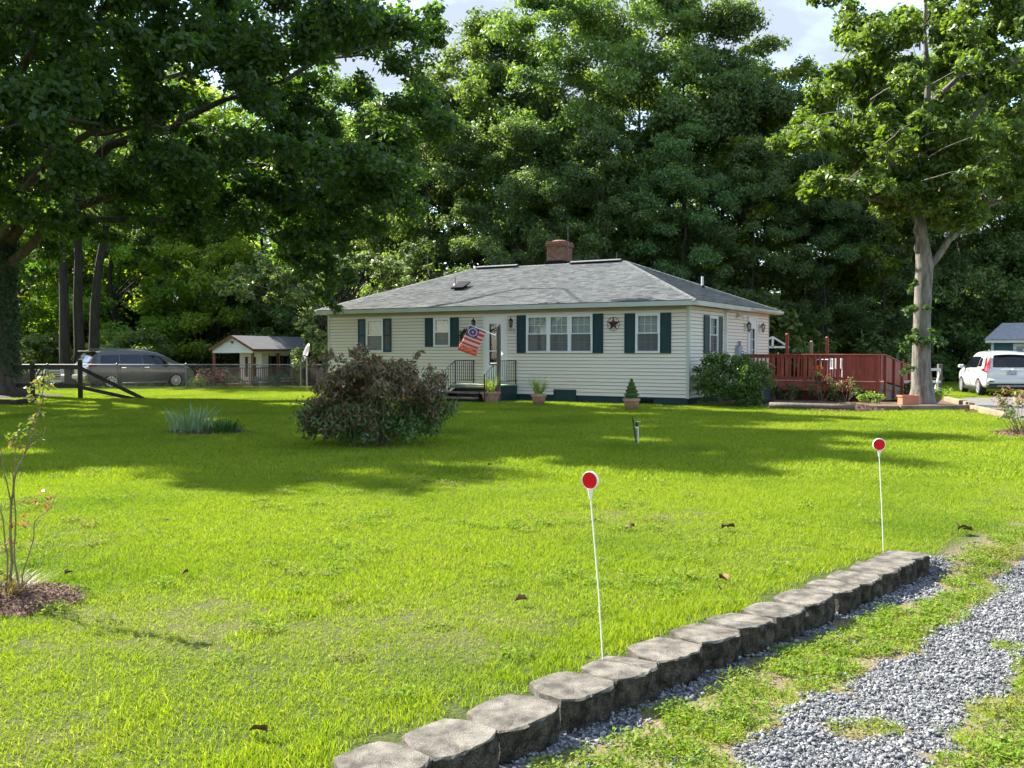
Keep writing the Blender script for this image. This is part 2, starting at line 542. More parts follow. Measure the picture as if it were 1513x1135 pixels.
M['flag_red'] = mat('flag_red', (0.52, 0.045, 0.05), rough=0.8)
M['flag_white'] = mat('flag_white', (0.72, 0.48, 0.36), rough=0.8)
M['flag_blue'] = mat('flag_blue', (0.13, 0.06, 0.17), rough=0.8)
M['flag_orange'] = mat('flag_orange', (0.85, 0.30, 0.13), (0.7, 0.06, 0.03), scale=24, rough=0.8, lo=0.45, hi=0.55)
M['star_white'] = mat('flag_star_white', (0.85, 0.82, 0.85), rough=0.8)

# ================================================================== GROUND
# driveway gravel mask ------------------------------------------------
TRACK_L = [gnd(*p, -0.13) for p in ((1078, 1160), (1130, 1110), (1190, 1072), (1222, 1040), (1275, 1010), (1330, 972), (1385, 932), (1448, 895), (1496, 853), (1540, 815), (1640, 770))]
TRACK_R = [gnd(*p, -0.13) for p in ((1370, 1160), (1390, 1110), (1420, 1075), (1445, 1050), (1470, 1015), (1500, 985), (1550, 965), (1600, 940), (1660, 910))]
TRACK = [(p.x, p.y) for p in TRACK_L] + [(p.x, p.y) for p in reversed(TRACK_R)]


def in_poly(x, y, poly):
    x = np.asarray(x, float)
    y = np.asarray(y, float)
    r = np.zeros(x.shape, bool)
    n = len(poly)
    for i in range(n):
        x0, y0 = poly[i]
        x1, y1 = poly[(i + 1) % n]
        if y0 == y1:
            continue
        c = ((y0 > y) != (y1 > y)) & (x < (x1 - x0) * (y - y0) / (y1 - y0) + x0)
        r ^= c
    return r


def gravel_mask(x, y):
    """0..1 how stony the driveway side is"""
    x = np.asarray(x, float)
    y = np.asarray(y, float)
    jx = x + 0.34 * (fbm(x, y, 2.2) - 0.5) + 0.16 * (vnoise(x, y, 7.0) - 0.5)
    jy = y + 0.34 * (fbm(x + 40, y, 2.2) - 0.5) + 0.16 * (vnoise(x + 9, y, 7.0) - 0.5)
    g = in_poly(jx, jy, TRACK).astype(float)
    # grassy islands in the track
    for (px, py, rr) in ((1292, 1088, 0.10), (1255, 1083, 0.06), (1325, 1086, 0.07), (1470, 960, 0.08), (1300, 958, 0.1)):
        c = gnd(px, py, -0.13)
        g *= ((jx - c.x) ** 2 / 1.9 + (jy - c.y) ** 2 > rr * rr)
    s, d = wall_sd(jx, jy)
    s0, d0 = wall_sd(x, y)
    strip = (d0 > 0.05) & (d < 0.25 + 0.12 * (fbm(x, y, 1.3) - 0.3)) & (s0 > -1.2) & (s0 < WL + 0.34)
    return np.maximum(g, strip * 1.0)


def ring(cx, cy, rx, ry, n=26, rot=0.0, jit=0.08, seed=0):
    rr = random.Random(seed)
    o = []
    for k in range(n):
        a = 2 * math.pi * k / n
        j = 1 + rr.uniform(-jit, jit)
        x, y = math.cos(a) * rx * j, math.sin(a) * ry * j
        o.append((cx + x * math.cos(rot) - y * math.sin(rot), cy + x * math.sin(rot) + y * math.cos(rot)))
    return o


HOUSE = gnd(1017, 600)
HRZ = math.atan2(-0.5083, 0.8612)
HX, HV = Vector((0.8612, -0.5083, 0)), Vector((0.5083, 0.8612, 0))


def hw(x, y, z=0.0):
    p = HOUSE + HX * x + HV * y
    return Vector((p.x, p.y, z))


rose_l = gnd(14, 893)
rose_r = gnd(1500, 643)
iris_c = gnd(305, 641)
mound_c = gnd(1250, 607)
shrub_c = gnd(552, 664)
tree_r = gnd(1362, 598)
oak_c = gnd(3, 586)

BED_DECK = [tuple(hw(*p)[:2]) for p in ((0.05, 1.0), (1.9, 0.9))] + [tuple(gnd(*p)[:2]) for p in ((1135, 603), (1262, 606), (1345, 605), (1437, 604), (1405, 593), (1375, 588))] + [tuple(hw(4.7, 5.5)[:2]), tuple(hw(0.05, 5.5)[:2])]
BEDS = {
    'rose_left': ring(rose_l.x + 0.02, rose_l.y + 0.02, 0.42, 0.36, seed=1),
    'iris': ring(iris_c.x, iris_c.y, 0.80, 0.38, seed=2),
    'mound': ring(mound_c.x, mound_c.y, 1.10, 0.75, rot=-0.1, seed=3),
    'rose_right': ring(rose_r.x + 0.1, rose_r.y, 0.55, 0.55, seed=4),
    'small': ring(gnd(1462, 609).x, gnd(1462, 609).y, 0.62, 0.4, seed=5),
    'oak': ring(oak_c.x, oak_c.y, 2.0, 2.2, seed=6, jit=0.15),
    'deck': BED_DECK,
}
PARK = [tuple(gnd(*p)[:2]) for p in ((1400, 592), (1436, 603), (1484, 616), (1560, 640), (1680, 640), (1680, 582), (1500, 582), (1462, 588), (1430, 588))]
HOUSE_FP = [tuple(hw(*p)[:2]) for p in ((-14.35, 0.0), (0.03, 0.0), (0.03, 8.7), (-14.35, 8.7))]
STOOP_FP = [tuple(hw(*p)[:2]) for p in ((-7.8, -2.1), (-5.9, -1.3), (-5.9, 0.1), (-7.8, 0.1))]
DECK_FP = [tuple(hw(*p)[:2]) for p in ((0, 5.0), (4.7, 5.0), (4.7, 13), (0, 13))]


def lawn_ok(x, y, beds=True):
    x = np.asarray(x, float)
    y = np.asarray(y, float)
    ok = gravel_mask(x, y) < 0.5
    s, d = wall_sd(x, y)
    ok &= ~((d > -0.27) & (d < 0.06) & (s > -1.0) & (s < WL + 0.2))
    for pl in (HOUSE_FP, STOOP_FP, DECK_FP, PARK):
        ok &= ~in_poly(x, y, pl)
    for pl in BEDS.values():
        ok &= ~in_poly(x, y, pl)
    return ok


# lawn sheet
def axis(a, b, fine, c, d):
    out = [a]
    o = list(np.arange(c, d, fine))
    lo, st = [], fine
    x = c
    while x > a:
        st *= 1.18
        x -= st
        lo.append(max(x, a))
    hi, st = [], fine
    x = o[-1]
    while x < b:
        st *= 1.18
        x += st
        hi.append(min(x, b))
    return np.array(sorted(set(lo)) + o + hi)


xs = axis(-400, 400, 0.07, -1.6, 6.4)
ys = axis(-60, 700, 0.07, 2.6, 9.6)
# extra rows where the ground falls away behind the fence
ys = np.array(sorted(set(list(ys) + list(np.arange(40, 60, 1.5)))))
gx, gy = np.meshgrid(xs, ys)
gzv = hz(gx, gy)
gzv = gzv + 0.012 * (fbm(gx, gy, 0.6) - 0.5)
gm = gravel_mask(gx, gy)
s_, d_ = wall_sd(gx, gy)
drive_side = sm(d_, 0.0, 0.3) * (1 - sm(s_, WL + 1, WL + 6))
dirt = 0.55 * np.clip(sm(fbm(gx, gy, 0.55), 0.58, 0.76), 0, 1)
vc = np.stack([gm, drive_side, dirt, np.ones_like(gm)], -1).reshape(-1, 4)
nx, ny = len(xs), len(ys)
idx = np.arange(nx * ny).reshape(ny, nx)
fc = np.stack([idx[:-1, :-1], idx[:-1, 1:], idx[1:, 1:], idx[1:, :-1]], -1).reshape(-1, 4)

m = bpy.data.materials.new('lawn_ground')
m.use_nodes = True
t = m.node_tree
p = t.nodes['Principled BSDF']
p.inputs['Roughness'].default_value = 0.95
p.inputs['Specular IOR Level'].default_value = 0.1
ca = t.nodes.new('ShaderNodeVertexColor')
ca.layer_name = 'Col'
sp = t.nodes.new('ShaderNodeSeparateColor')
t.links.new(ca.outputs['Color'], sp.inputs['Color'])
tc = t.nodes.new('ShaderNodeTexCoord')


def tnoise(scale, detail=5.0):
    n = t.nodes.new('ShaderNodeTexNoise')
    n.inputs['Scale'].default_value = scale
    n.inputs['Detail'].default_value = detail
    t.links.new(tc.outputs['Object'], n.inputs['Vector'])
    return n


def tramp(src, a, b, ca_, cb_):
    r = t.nodes.new('ShaderNodeValToRGB')
    r.color_ramp.elements[0].position = a
    r.color_ramp.elements[1].position = b
    r.color_ramp.elements[0].color = (*ca_, 1)
    r.color_ramp.elements[1].color = (*cb_, 1)
    t.links.new(src, r.inputs['Fac'])
    return r.outputs['Color']


def tmix(f, a, b):
    x = t.nodes.new('ShaderNodeMixRGB')
    t.links.new(f, x.inputs['Fac'])
    t.links.new(a, x.inputs['Color1'])
    t.links.new(b, x.inputs['Color2'])
    return x.outputs['Color']


base = tramp(tnoise(22).outputs['Fac'], 0.35, 0.65, (0.034, 0.058, 0.012), (0.075, 0.088, 0.026))
thatch = tramp(tnoise(30).outputs['Fac'], 0.35, 0.65, (0.085, 0.078, 0.032), (0.15, 0.135, 0.06))
c = tmix(sp.outputs['Blue'], base, thatch)
soilc = tramp(tnoise(35).outputs['Fac'], 0.35, 0.65, (0.12, 0.10, 0.05), (0.21, 0.17, 0.11))
c = tmix(sp.outputs['Green'], c, soilc)
grav = tramp(tnoise(60).outputs['Fac'], 0.38, 0.62, (0.07, 0.07, 0.07), (0.17, 0.17, 0.17))
c = tmix(sp.outputs['Red'], c, grav)
t.links.new(c, p.inputs['Base Color'])
bp = t.nodes.new('ShaderNodeBump')
bp.inputs['Strength'].default_value = 0.7
bp.inputs['Distance'].default_value = 0.03
t.links.new(tnoise(45).outputs['Fac'], bp.inputs['Height'])
t.links.new(bp.outputs['Normal'], p.inputs['Normal'])
M['ground'] = m
lawn = link('lawn', np_mesh('lawn', np.stack([gx, gy, gzv], -1).reshape(-1, 3), fc, m, smooth=True, col=vc))
tag(lawn, kind='structure')


def sheet(name, poly, mat_, z, dome=0.0, kind='structure', rings=5, loc=None):
    """a bed: polygon filled with concentric rings, domed"""
    n = len(poly)
    cx, cy = sum(q[0] for q in poly) / n, sum(q[1] for q in poly) / n
    vs, fs = [], []
    for i in range(rings, 0, -1):
        k = i / rings
        for q in poly:
            x, y = cx + (q[0] - cx) * k, cy + (q[1] - cy) * k
            zz = z + hzf(x, y) + dome * (1 - k * k) * (0.85 + 0.3 * vnoise(x, y, 3.0))
            if i == rings:
                zz -= 0.015
            vs.append((x, y, float(zz)))
    for i in range(rings - 1):
        for k in range(n):
            k2 = (k + 1) % n
            fs.append((i * n + k, i * n + k2, (i + 1) * n + k2, (i + 1) * n + k))
    o = len(vs)
    vs.append((cx, cy, z + hzf(cx, cy) + dome))
    for k in range(n):
        fs.append(((rings - 1) * n + k, (rings - 1) * n + (k + 1) % n, o))
    mb = MB()
    mb.add(vs, fs)
    o = mb.build(name, mat_, smooth=True)
    if kind:
        tag(o, kind=kind)
    return o


sheet('flower_bed_ground', BEDS['deck'], M['mulch'], 0.03)
sheet('soil_patch_ground', BEDS['oak'], M['soil'], 0.03, dome=0.10)
sheet('parking_gravel_ground', PARK, mat('grey_gravel_far', (0.10, 0.098, 0.093), (0.18, 0.176, 0.17), scale=30, rough=0.95, bump=0.7, bscale=60), 0.025)

# ================================================================== HOUSE
house = thing('ranch_house', 'single storey beige vinyl-sided house with grey hip roof and teal shutters', 'house', HOUSE, HRZ)
HL, HD, HT = 14.3, 8.6, 3.06      # length, depth, wall top
Z_SID = 0.23


def rects_minus(x0, x1, z0, z1, ops):
    xs_ = sorted({x0, x1} | {min(max(v, x0), x1) for o in ops for v in (o[0], o[1])})
    out = []
    for a, b in zip(xs_[:-1], xs_[1:]):
        if b - a < 1e-4:
            continue
        mid = (a + b) / 2
        cuts = sorted([(max(o[2], z0), min(o[3], z1)) for o in ops if o[0] < mid < o[1] and o[3] > z0 and o[2] < z1])
        z = z0
        for (c0, c1) in cuts:
            if c0 - z > 1e-3:
                out.append([a, b, z, c0])
            z = max(z, c1)
        if z1 - z > 1e-3:
            out.append([a, b, z, z1])
    # merge neighbours with equal z range
    res = []
    for r in out:
        if res and abs(res[-1][1] - r[0]) < 1e-5 and abs(res[-1][2] - r[2]) < 1e-5 and abs(res[-1][3] - r[3]) < 1e-5:
            res[-1][1] = r[1]
        else:
            res.append(list(r))
    return res


# openings (x0,x1,z0,z1) in wall coordinates
F_WIN = [(-12.47, -11.67, 1.64, 2.86), (-9.43, -8.72, 1.83, 2.85), (-5.66, -3.21, 1.61, 2.87), (-1.73, -0.91, 1.61, 2.855)]
F_DOOR = (-7.35, -6.41, 0.62, 2.86)
S_WIN = [(1.76, 2.60, 1.58, 2.81)]
S_DOOR = (5.90, 7.05, 0.66, 2.84)
shr = lambda o, k=0.035: (o[0] + k, o[1] - k, o[2] + k, o[3] - k)
CRAWL = (-4.63, -3.80, -0.05, 0.42)
EXPO = 0.113


def plank_course(rects, off=0.0):
    mb = MB()
    for (a, b, z0, z1, zc) in rects:
        k0, k1 = (z0 - zc) / EXPO, (z1 - zc) / EXPO
        yy = lambda k: -0.036 + 0.030 * k
        if abs(z0 - zc) < 1e-4:
            z0 = z0 + 0.012
            k0 = (z0 - zc) / EXPO
        vs = [(a, 0.0, z0), (b, 0.0, z0), (a, yy(k0), z0), (b, yy(k0), z0), (a, yy(k1), z1), (b, yy(k1), z1), (a, 0.0, z1), (b, 0.0, z1)]
        mb.add(vs, [(0, 1, 3, 2), (2, 3, 5, 4), (4, 5, 7, 6), (0, 2, 4, 6), (1, 7, 5, 3)])
    return mb


def clad(L0, L1, ops, bottom, top, rz, off):
    z = bottom
    while z < top - 0.01:
        z1 = min(z + EXPO, top)
        for r in rects_minus(L0, L1, z, z1, ops):
            plank_course([r + [z]]).build('siding_plank', M['siding'], house, rz=rz)
        z += EXPO
    bk = MB()
    for (a, b, c0, c1) in rects_minus(L0, L1, Z_SID + 0.012, top, ops):
        bk.box(a, b, 0.003, 0.12, c0, c1)
    bk.build('wall_sheathing', M['lap_shadow'], house, rz=rz)


f_ops = [shr(o) for o in F_WIN] + [shr(F_DOOR), CRAWL]
s_ops = [shr(o) for o in S_WIN] + [shr(S_DOOR)]
clad(-HL, -0.06, f_ops, Z_SID, HT, 0.0, 0)
clad(0.06, 3.30, s_ops, Z_SID, HT, R(90), 0)
clad(3.42, HD - 0.03, s_ops, Z_SID + 0.04, HT, R(90), 0)
# back and left walls, plain
boxo('wall_panel', M['siding'], house, -HL, -HL + 0.12, 0.13, HD, 0.1, HT)
boxo('wall_panel', M['siding'], house, -HL + 0.13, -0.13, HD - 0.12, HD, 0.1, HT)
# inside: floor and dark core so windows show depth
boxo('room_core', M['dark'], house, -HL + 0.3, -0.62, 0.62, HD - 0.3, 0.1, HT)
# corner boards
boxo('corner_board', M['fascia'], house, -0.062, 0.034, -0.036, 0.062, Z_SID - 0.01, HT)
boxo('corner_board', M['fascia'], house, -HL - 0.03, -HL + 0.06, -0.036, 0.06, Z_SID - 0.01, HT)
boxo('corner_board', M['fascia'], house, -0.05, 0.032, HD - 0.03, HD + 0.05, Z_SID - 0.01, HT)
boxo('trim_board', M['trim'], house, 0.0, 0.05, 3.30, 3.42, Z_SID - 0.01, HT)
# downspout
ds = MB()
ds.box(0.052, 0.115, 3.33, 3.41, 0.12, 2.98)
ds.bar((0.085, 3.37, 2.97), (0.33, 3.37, 3.08), 0.07, 0.06)
ds.build('downspout', M['trim'], house, bevel=0.006)
# eave shadow painted in as a brown strip along the wall top
boxo('eave_shadow_band', M['soffit'], house, -HL + 0.06, -0.063, -0.034, -0.002, HT - 0.10, HT - 0.001)
# foundation
fd = MB()
fd.box(-HL + 0.02, -0.04, 0.012, 0.2, -0.3, Z_SID + 0.02)
fd.box(-0.2, -0.012, 0.2, HD, -0.3, Z_SID + 0.02)
fd.build('foundation', M['teal'], house)
cd = boxo('crawl_space_door', M['teal'], house, CRAWL[0], CRAWL[1], -0.05, 0.011, -0.05, CRAWL[3], bevel=0.008)
boxo('door_frame', M['teal'], cd, CRAWL[0] + 0.06, CRAWL[1] - 0.06, -0.062, -0.045, 0.02, CRAWL[3] - 0.06)
v_ = MB()
v_.box(-1.62, -1.14, -0.006, 0.011, 0.03, 0.18)
for k in range(5):
    v_.box(-1.60, -1.16, -0.016, -0.007, 0.045 + k * 0.025, 0.058 + k * 0.025)
v_.build('foundation_vent', M['flash'], house)


def window(wx0, wx1, z0, z1, rz, loc, lites=(3, 2), units=1, screen=True):
    """casing mesh with sashes, muntins, panes, blind under it; wall coordinates (x along, -y out)"""
    fw = 0.06
    cs = MB()
    cs.box(wx0, wx1, -0.065, 0.0, z1 - fw, z1)
    cs.box(wx0, wx1, -0.072, 0.0, z0, z0 + fw)
    cs.box(wx0, wx0 + fw, -0.064, 0.0, z0 + fw, z1 - fw)
    cs.box(wx1 - fw, wx1, -0.064, 0.0, z0 + fw, z1 - fw)
    uw = (wx1 - wx0 - 2 * fw) / units
    for u in range(1, units):
        c_ = wx0 + fw + u * uw
        cs.box(c_ - 0.055, c_ + 0.055, -0.0635, 0.0, z0 + fw, z1 - fw)
    w = cs.build('window', M['white'], house, loc, rz, bevel=0.004)
    rv = MB()
    rv.box(wx0 + 0.03, wx1 - 0.03, 0.125, 0.5, z0 + 0.03, z0 + 0.045)
    rv.build('sill_board', M['dark'], w)
    for u in range(units):
        a = wx0 + fw + u * uw + (0.055 if u else 0)
        b = wx0 + fw + (u + 1) * uw - (0.055 if u < units - 1 else 0)
        zm = z0 + fw + (z1 - z0 - 2 * fw) * 0.5
        st = 0.032
        sa = MB()
        for (c0, c1, yo) in ((zm - st / 2, z1 - fw, -0.036), (z0 + fw, zm + st / 2, -0.02)):
            sa.box(a, b, yo - 0.014, yo + 0.01, c0, c0 + st)
            sa.box(a, b, yo - 0.014, yo + 0.01, c1 - st, c1)
            sa.box(a, a + st, yo - 0.0135, yo + 0.009, c0 + st, c1 - st)
            sa.box(b - st, b, yo - 0.0135, yo + 0.009, c0 + st, c1 - st)
        sa.build('sash', M['white'], w)
        mu = MB()
        for si, (c0, c1, yo) in enumerate(((zm + st / 2, z1 - fw - st, -0.030), (z0 + fw + st, zm - st / 2, -0.012))):
            th = 0.006 if si == 0 else 0.004
            for k in range(1, lites[0]):
                xx = a + st + (b - a - 2 * st) * k / lites[0]
                mu.box(xx - th, xx + th, yo - 0.004, yo + 0.002, c0, c1)
            for k in range(1, lites[1]):
                zz = c0 + (c1 - c0) * k / lites[1]
                mu.box(a + st, b - st, yo - 0.0035, yo + 0.0025, zz - th, zz + th)
            pn = MB()
            pn.add([(a + st, yo, c0), (b - st, yo, c0), (b - st, yo, c1), (a + st, yo, c1)], [(0, 1, 2, 3)])
            pn.build('pane', M['glass'], w)
        mu.build('muntin', M['white'], w)
        if screen:
            sc = MB()
            sc.add([(a + 0.01, -0.046, z0 + fw), (b - 0.01, -0.046, z0 + fw), (b - 0.01, -0.046, zm), (a + 0.01, -0.046, zm)], [(0, 1, 2, 3)])
            sc.build('insect_screen', M['screen'], w)
        bl = MB()
        zb = z0 + fw
        n = int((z1 - fw - zb) / 0.05)
        for k in range(n):
            zz = zb + k * 0.05
            bl.add([(a, 0.075, zz), (b, 0.075, zz), (b, 0.058, zz + 0.046), (a, 0.058, zz + 0.046)], [(0, 1, 2, 3)])
        bl.build('blind', M['blind'], w)
    return w


def shutter(x0, x1, z0, z1, rz, loc, blotched=False):
    s = MB()
    y0, y1 = -0.062, -0.028
    e = 0.045
    s.box(x0, x0 + e, y0, y1, z0, z1)
    s.box(x1 - e, x1, y0, y1, z0, z1)
    zm = (z0 + z1) / 2
    for (a, b) in ((z0, z0 + 0.07), (zm - 0.035, zm + 0.035), (z1 - 0.07, z1)):
        s.box(x0 + e, x1 - e, y0 + 0.001, y1, a, b)
    o = s.build('shutter', M['teal'], house, loc, rz)
    for (a, b) in ((z0 + 0.07, zm - 0.035), (zm + 0.035, z1 - 0.07)):
        q = MB()
        q.box(x0 + e, x1 - e, y0 + 0.014, y1, a, b)
        q.box(x0 + e + 0.035, x1 - e - 0.035, y0 + 0.006, y0 + 0.0139, a + 0.04, b - 0.04)
        q.build('shutter_panel', M['teal_blotched'] if blotched else M['teal'], o)
    if blotched:
        o['label'] = 'shutter with blue and brown panels'
    return o


SH = [(-12.84, -12.475, 1.64, 2.86, True), (-11.665, -11.30, 1.64, 2.86, True), (-9.79, -9.435, 1.83, 2.85, False), (-8.715, -8.36, 1.83, 2.85, False),
      (-6.02, -5.665, 1.61, 2.87, False), (-3.205, -2.84, 1.61, 2.87, False), (-2.10, -1.735, 1.61, 2.855, False), (-0.905, -0.55, 1.61, 2.855, False)]
for i, o in enumerate(F_WIN):
    window(*o, 0.0, (0, 0, 0), units=3 if i == 2 else 1, lites=(2, 2) if i == 1 else (3, 2))
for q in SH:
    shutter(*q[:4], 0.0, (0, 0, 0), q[4])
for o in S_WIN:
    window(*o, R(90), (0, 0, 0))
shutter(1.26, 1.755, 1.58, 2.81, R(90), (0, 0, 0))
shutter(2.605, 3.05, 1.58, 2.81, R(90), (0, 0, 0))

# ---- front storm door
x0, x1, z0, z1 = F_DOOR
d = MB()
d.box(x0, x0 + 0.07, -0.07, 0.0, z0, z1)
d.box(x1 - 0.07, x1, -0.07, 0.0, z0, z1)
d.box(x0, x1, -0.071, 0.0, z1, z1 + 0.05)
door = d.build('front_door', M['trim'], house, bevel=0.004)
lf = MB()
gx0, gx1 = x0 + 0.235, x1 - 0.235
lf.box(x0 + 0.075, gx0, -0.05, 0.0, z0 + 0.02, z1 - 0.003)
lf.box(gx1, x1 - 0.075, -0.05, 0.0, z0 + 0.02, z1 - 0.003)
lf.box(gx0, gx1, -0.049, 0.0, z0 + 0.02, z0 + 0.58)
lf.box(gx0, gx1, -0.049, 0.0, z1 - 0.26, z1 - 0.003)
lf.box(gx0, gx1, -0.047, -0.01, 1.66, 1.70)
lf.build('door_leaf', M['white'], door, bevel=0.004)
g = MB()
g.add([(gx0, -0.03, z0 + 0.58), (gx1, -0.03, z0 + 0.58), (gx1, -0.03, z1 - 0.26), (gx0, -0.03, z1 - 0.26)], [(0, 1, 2, 3)])
g.build('door_glass', M['glass'], door)
boxo('inner_door', M['dark'], door, gx0 - 0.03, gx1 + 0.03, 0.03, 0.10, z0, z1)
h = MB()
h.box(x1 - 0.19, x1 - 0.16, -0.085, -0.05, 1.52, 1.66)
h.box(x1 - 0.20, x1 - 0.10, -0.10, -0.085, 1.57, 1.60)
h.build('door_handle', M['chrome'], door)

# ---- side door
x0, x1, z0, z1 = S_DOOR
d = MB()
d.box(x0, x0 + 0.10, -0.07, 0.0, z0, z1)
d.box(x1 - 0.10, x1, -0.07, 0.0, z0, z1)
d.box(x0, x1, -0.071, 0.0, z1, z1 + 0.08)
door2 = d.build('side_door', M['trim'], house, rz=R(90), bevel=0.004)
lf = MB()
lf.box(x0 + 0.10, x0 + 0.26, -0.045, 0.0, z0, z1)
lf.box(x1 - 0.26, x1 - 0.10, -0.045, 0.0, z0, z1)
lf.box(x0 + 0.26, x1 - 0.26, -0.044, 0.0, z0, z0 + 0.3)
lf.box(x0 + 0.26, x1 - 0.26, -0.044, 0.0, z1 - 0.36, z1)
for k in range(1, 4):
    zz = z0 + 0.3 + (z1 - z0 - 0.66) * k / 4
    lf.box(x0 + 0.26, x1 - 0.26, -0.042, -0.02, zz - 0.012, zz + 0.012)
lf.box((x0 + x1) / 2 - 0.012, (x0 + x1) / 2 + 0.012, -0.0415, -0.02, z0 + 0.3, z1 - 0.36)
lf.build('door_leaf', M['white'], door2)
g = MB()
g.add([(x0 + 0.26, -0.03, z0 + 0.3), (x1 - 0.26, -0.03, z0 + 0.3), (x1 - 0.26, -0.03, z1 - 0.36), (x0 + 0.26, -0.03, z1 - 0.36)], [(0, 1, 2, 3)])
g.build('door_glass', M['glass'], door2)
boxo('inner_curtain', M['blind'], door2, x0 + 0.2, x1 - 0.2, 0.05, 0.07, z0 + 0.5, z1 - 0.1)


# ---- wall lanterns
def lantern(x, z, rz):
    b = MB()
    b.box(-0.075, 0.075, -0.045, -0.02, -0.16, 0.14)
    ln = b.build('wall_lantern', M['trim'], house, (x, 0, z) if rz == 0 else (0, x, z), rz, bevel=0.01)
    c = MB()
    c.tube([(0, -0.04, 0.02), (0, -0.10, 0.10), (0, -0.16, 0.12)], 0.012, 6)
    c.lathe([(0.012, 0.21), (0.02, 0.19), (0.012, 0.17), (0.075, 0.12), (0.085, 0.10)], 8, Matrix.Translation((0, -0.16, 0)))
    for k in range(6):
        a = k * math.pi / 3
        c.bar((0.075 * math.cos(a), -0.16 + 0.075 * math.sin(a), 0.10), (0.045 * math.cos(a), -0.16 + 0.045 * math.sin(a), -0.10), 0.011)
    c.lathe([(0.05, -0.095), (0.055, -0.11), (0.02, -0.14), (0.008, -0.18)], 8, Matrix.Translation((0, -0.16, 0)))
    c.build('lantern_cage', M['bronze'], ln)
    gl = MB()
    gl.lathe([(0.04, -0.095), (0.066, 0.095)], 6, Matrix.Translation((0, -0.16, 0)))
    gl.build('lantern_glass', glassmat('lantern_glass', (0.75, 0.75, 0.72), 0.2) if 'lantern_glass' not in bpy.data.materials else bpy.data.materials['lantern_glass'], ln)


lantern(-7.68, 2.60, 0.0)
lantern(-6.19, 2.60, 0.0)
lantern(5.66, 2.52, R(90))
lantern(7.40, 2.52, R(90))

# ---- house number, small raised digits
fcv = bpy.data.curves.new('house_number', 'FONT')
fcv.body = '115'
fcv.size = 0.17
fcv.extrude = 0.006
fcv.align_x = 'CENTER'
tmp = bpy.data.objects.new('house_number', fcv)
COL.objects.link(tmp)
dg = bpy.context.evaluated_depsgraph_get()
me = bpy.data.meshes.new_from_object(tmp.evaluated_get(dg))
bpy.data.objects.remove(tmp)
me.materials.append(mat('number_metal', (0.24, 0.22, 0.17), rough=0.4, metal=0.4))
no = link('house_number', me, house, (-6.22, -0.036, 2.31))
no.rotation_euler = (R(90), 0, 0)

# ---- meter box, floodlight, on the side wall
mb = MB()
mb.box(0.03, 0.16, 4.55, 4.95, 1.20, 1.85)
mtr = mb.build('meter_box', M['greybox'], house, bevel=0.01)
mm = MB()
mm.lathe([(0.075, 0.0), (0.075, 0.06), (0.05, 0.09)], 14, Matrix.Translation((0.16, 4.75, 1.62)) @ Matrix.Rotation(R(90), 4, 'Y'))
mm.build('meter_dial', M['chrome'], mtr)
mm = MB()
mm.tube([(0.09, 4.82, 1.85), (0.09, 4.82, 2.02)], 0.05, 8)
mm.tube([(0.09, 4.6, 1.2), (0.09, 4.6, 0.1)], 0.03, 8)
mm.build('conduit', M['metal'], mtr)
fl = MB()
fl.box(0.03, 0.10, 4.70, 4.86, 2.86, 3.0)
fld = fl.build('floodlight', M['trim'], house)
for s in (-1, 1):
    fh = MB()
    mt = Matrix.Translation((0.16, 4.78 + s * 0.09, 2.90)) @ Matrix.Rotation(R(120), 4, 'Y') @ Matrix.Rotation(R(s * 25), 4, 'X')
    fh.lathe([(0.03, -0.06), (0.035, 0.02), (0.07, 0.10), (0.068, 0.11)], 12, mt)
    fh.build('lamp_head', M['white'], fld, smooth=True)

# ---- roof
OV = 0.38
ZE, ZR = 3.205, 4.94
e_x0, e_x1, e_y0, e_y1 = -HL - OV, OV, -OV, HD + OV
RX0, RX1, RY = -10.55, -4.0, HD / 2
roof = MB()
roof.add([(e_x0, e_y0, ZE - 0.02), (e_x1, e_y0, ZE - 0.02), (e_x1, e_y1, ZE - 0.02), (e_x0, e_y1, ZE - 0.02), (RX0, RY, ZR - 0.02), (RX1, RY, ZR - 0.02)],
         [(0, 1, 5, 4), (1, 2, 5), (2, 3, 4, 5), (3, 0, 4)])
roof = roof.build('roof', M['flash'], house)


def shingle_mat():
    m = bpy.data.materials.new('roof_shingle')
    m.use_nodes = True
    t = m.node_tree
    p = t.nodes['Principled BSDF']
    p.inputs['Roughness'].default_value = 0.9
    p.inputs['Specular IOR Level'].default_value = 0.25
    g = t.nodes.new('ShaderNodeNewGeometry')
    rp = t.nodes.new('ShaderNodeValToRGB')
    e = rp.color_ramp.elements
    e[0].color = (0.085, 0.095, 0.102, 1)
    e[1].color = (0.15, 0.15, 0.138, 1)
    for pos, c_ in ((0.3, (0.12, 0.128, 0.134)), (0.55, (0.155, 0.163, 0.163)), (0.8, (0.105, 0.12, 0.124))):
        n = e.new(pos)
        n.color = (*c_, 1)
    t.links.new(g.outputs['Random Per Island'], rp.inputs['Fac'])
    tc = t.nodes.new('ShaderNodeTexCoord')
    no = t.nodes.new('ShaderNodeTexNoise')
    no.inputs['Scale'].default_value = 1.3
    no.inputs['Detail'].default_value = 8.0
    t.links.new(tc.outputs['Object'], no.inputs['Vector'])
    mx = t.nodes.new('ShaderNodeMixRGB')
    mx.blend_type = 'OVERLAY'
    mx.inputs['Fac'].default_value = 0.35
    t.links.new(rp.outputs['Color'], mx.inputs['Color1'])
    t.links.new(no.outputs['Fac'], mx.inputs['Color2'])
    t.links.new(mx.outputs['Color'], p.inputs['Base Color'])
    return m


M['shingle'] = shingle_mat()


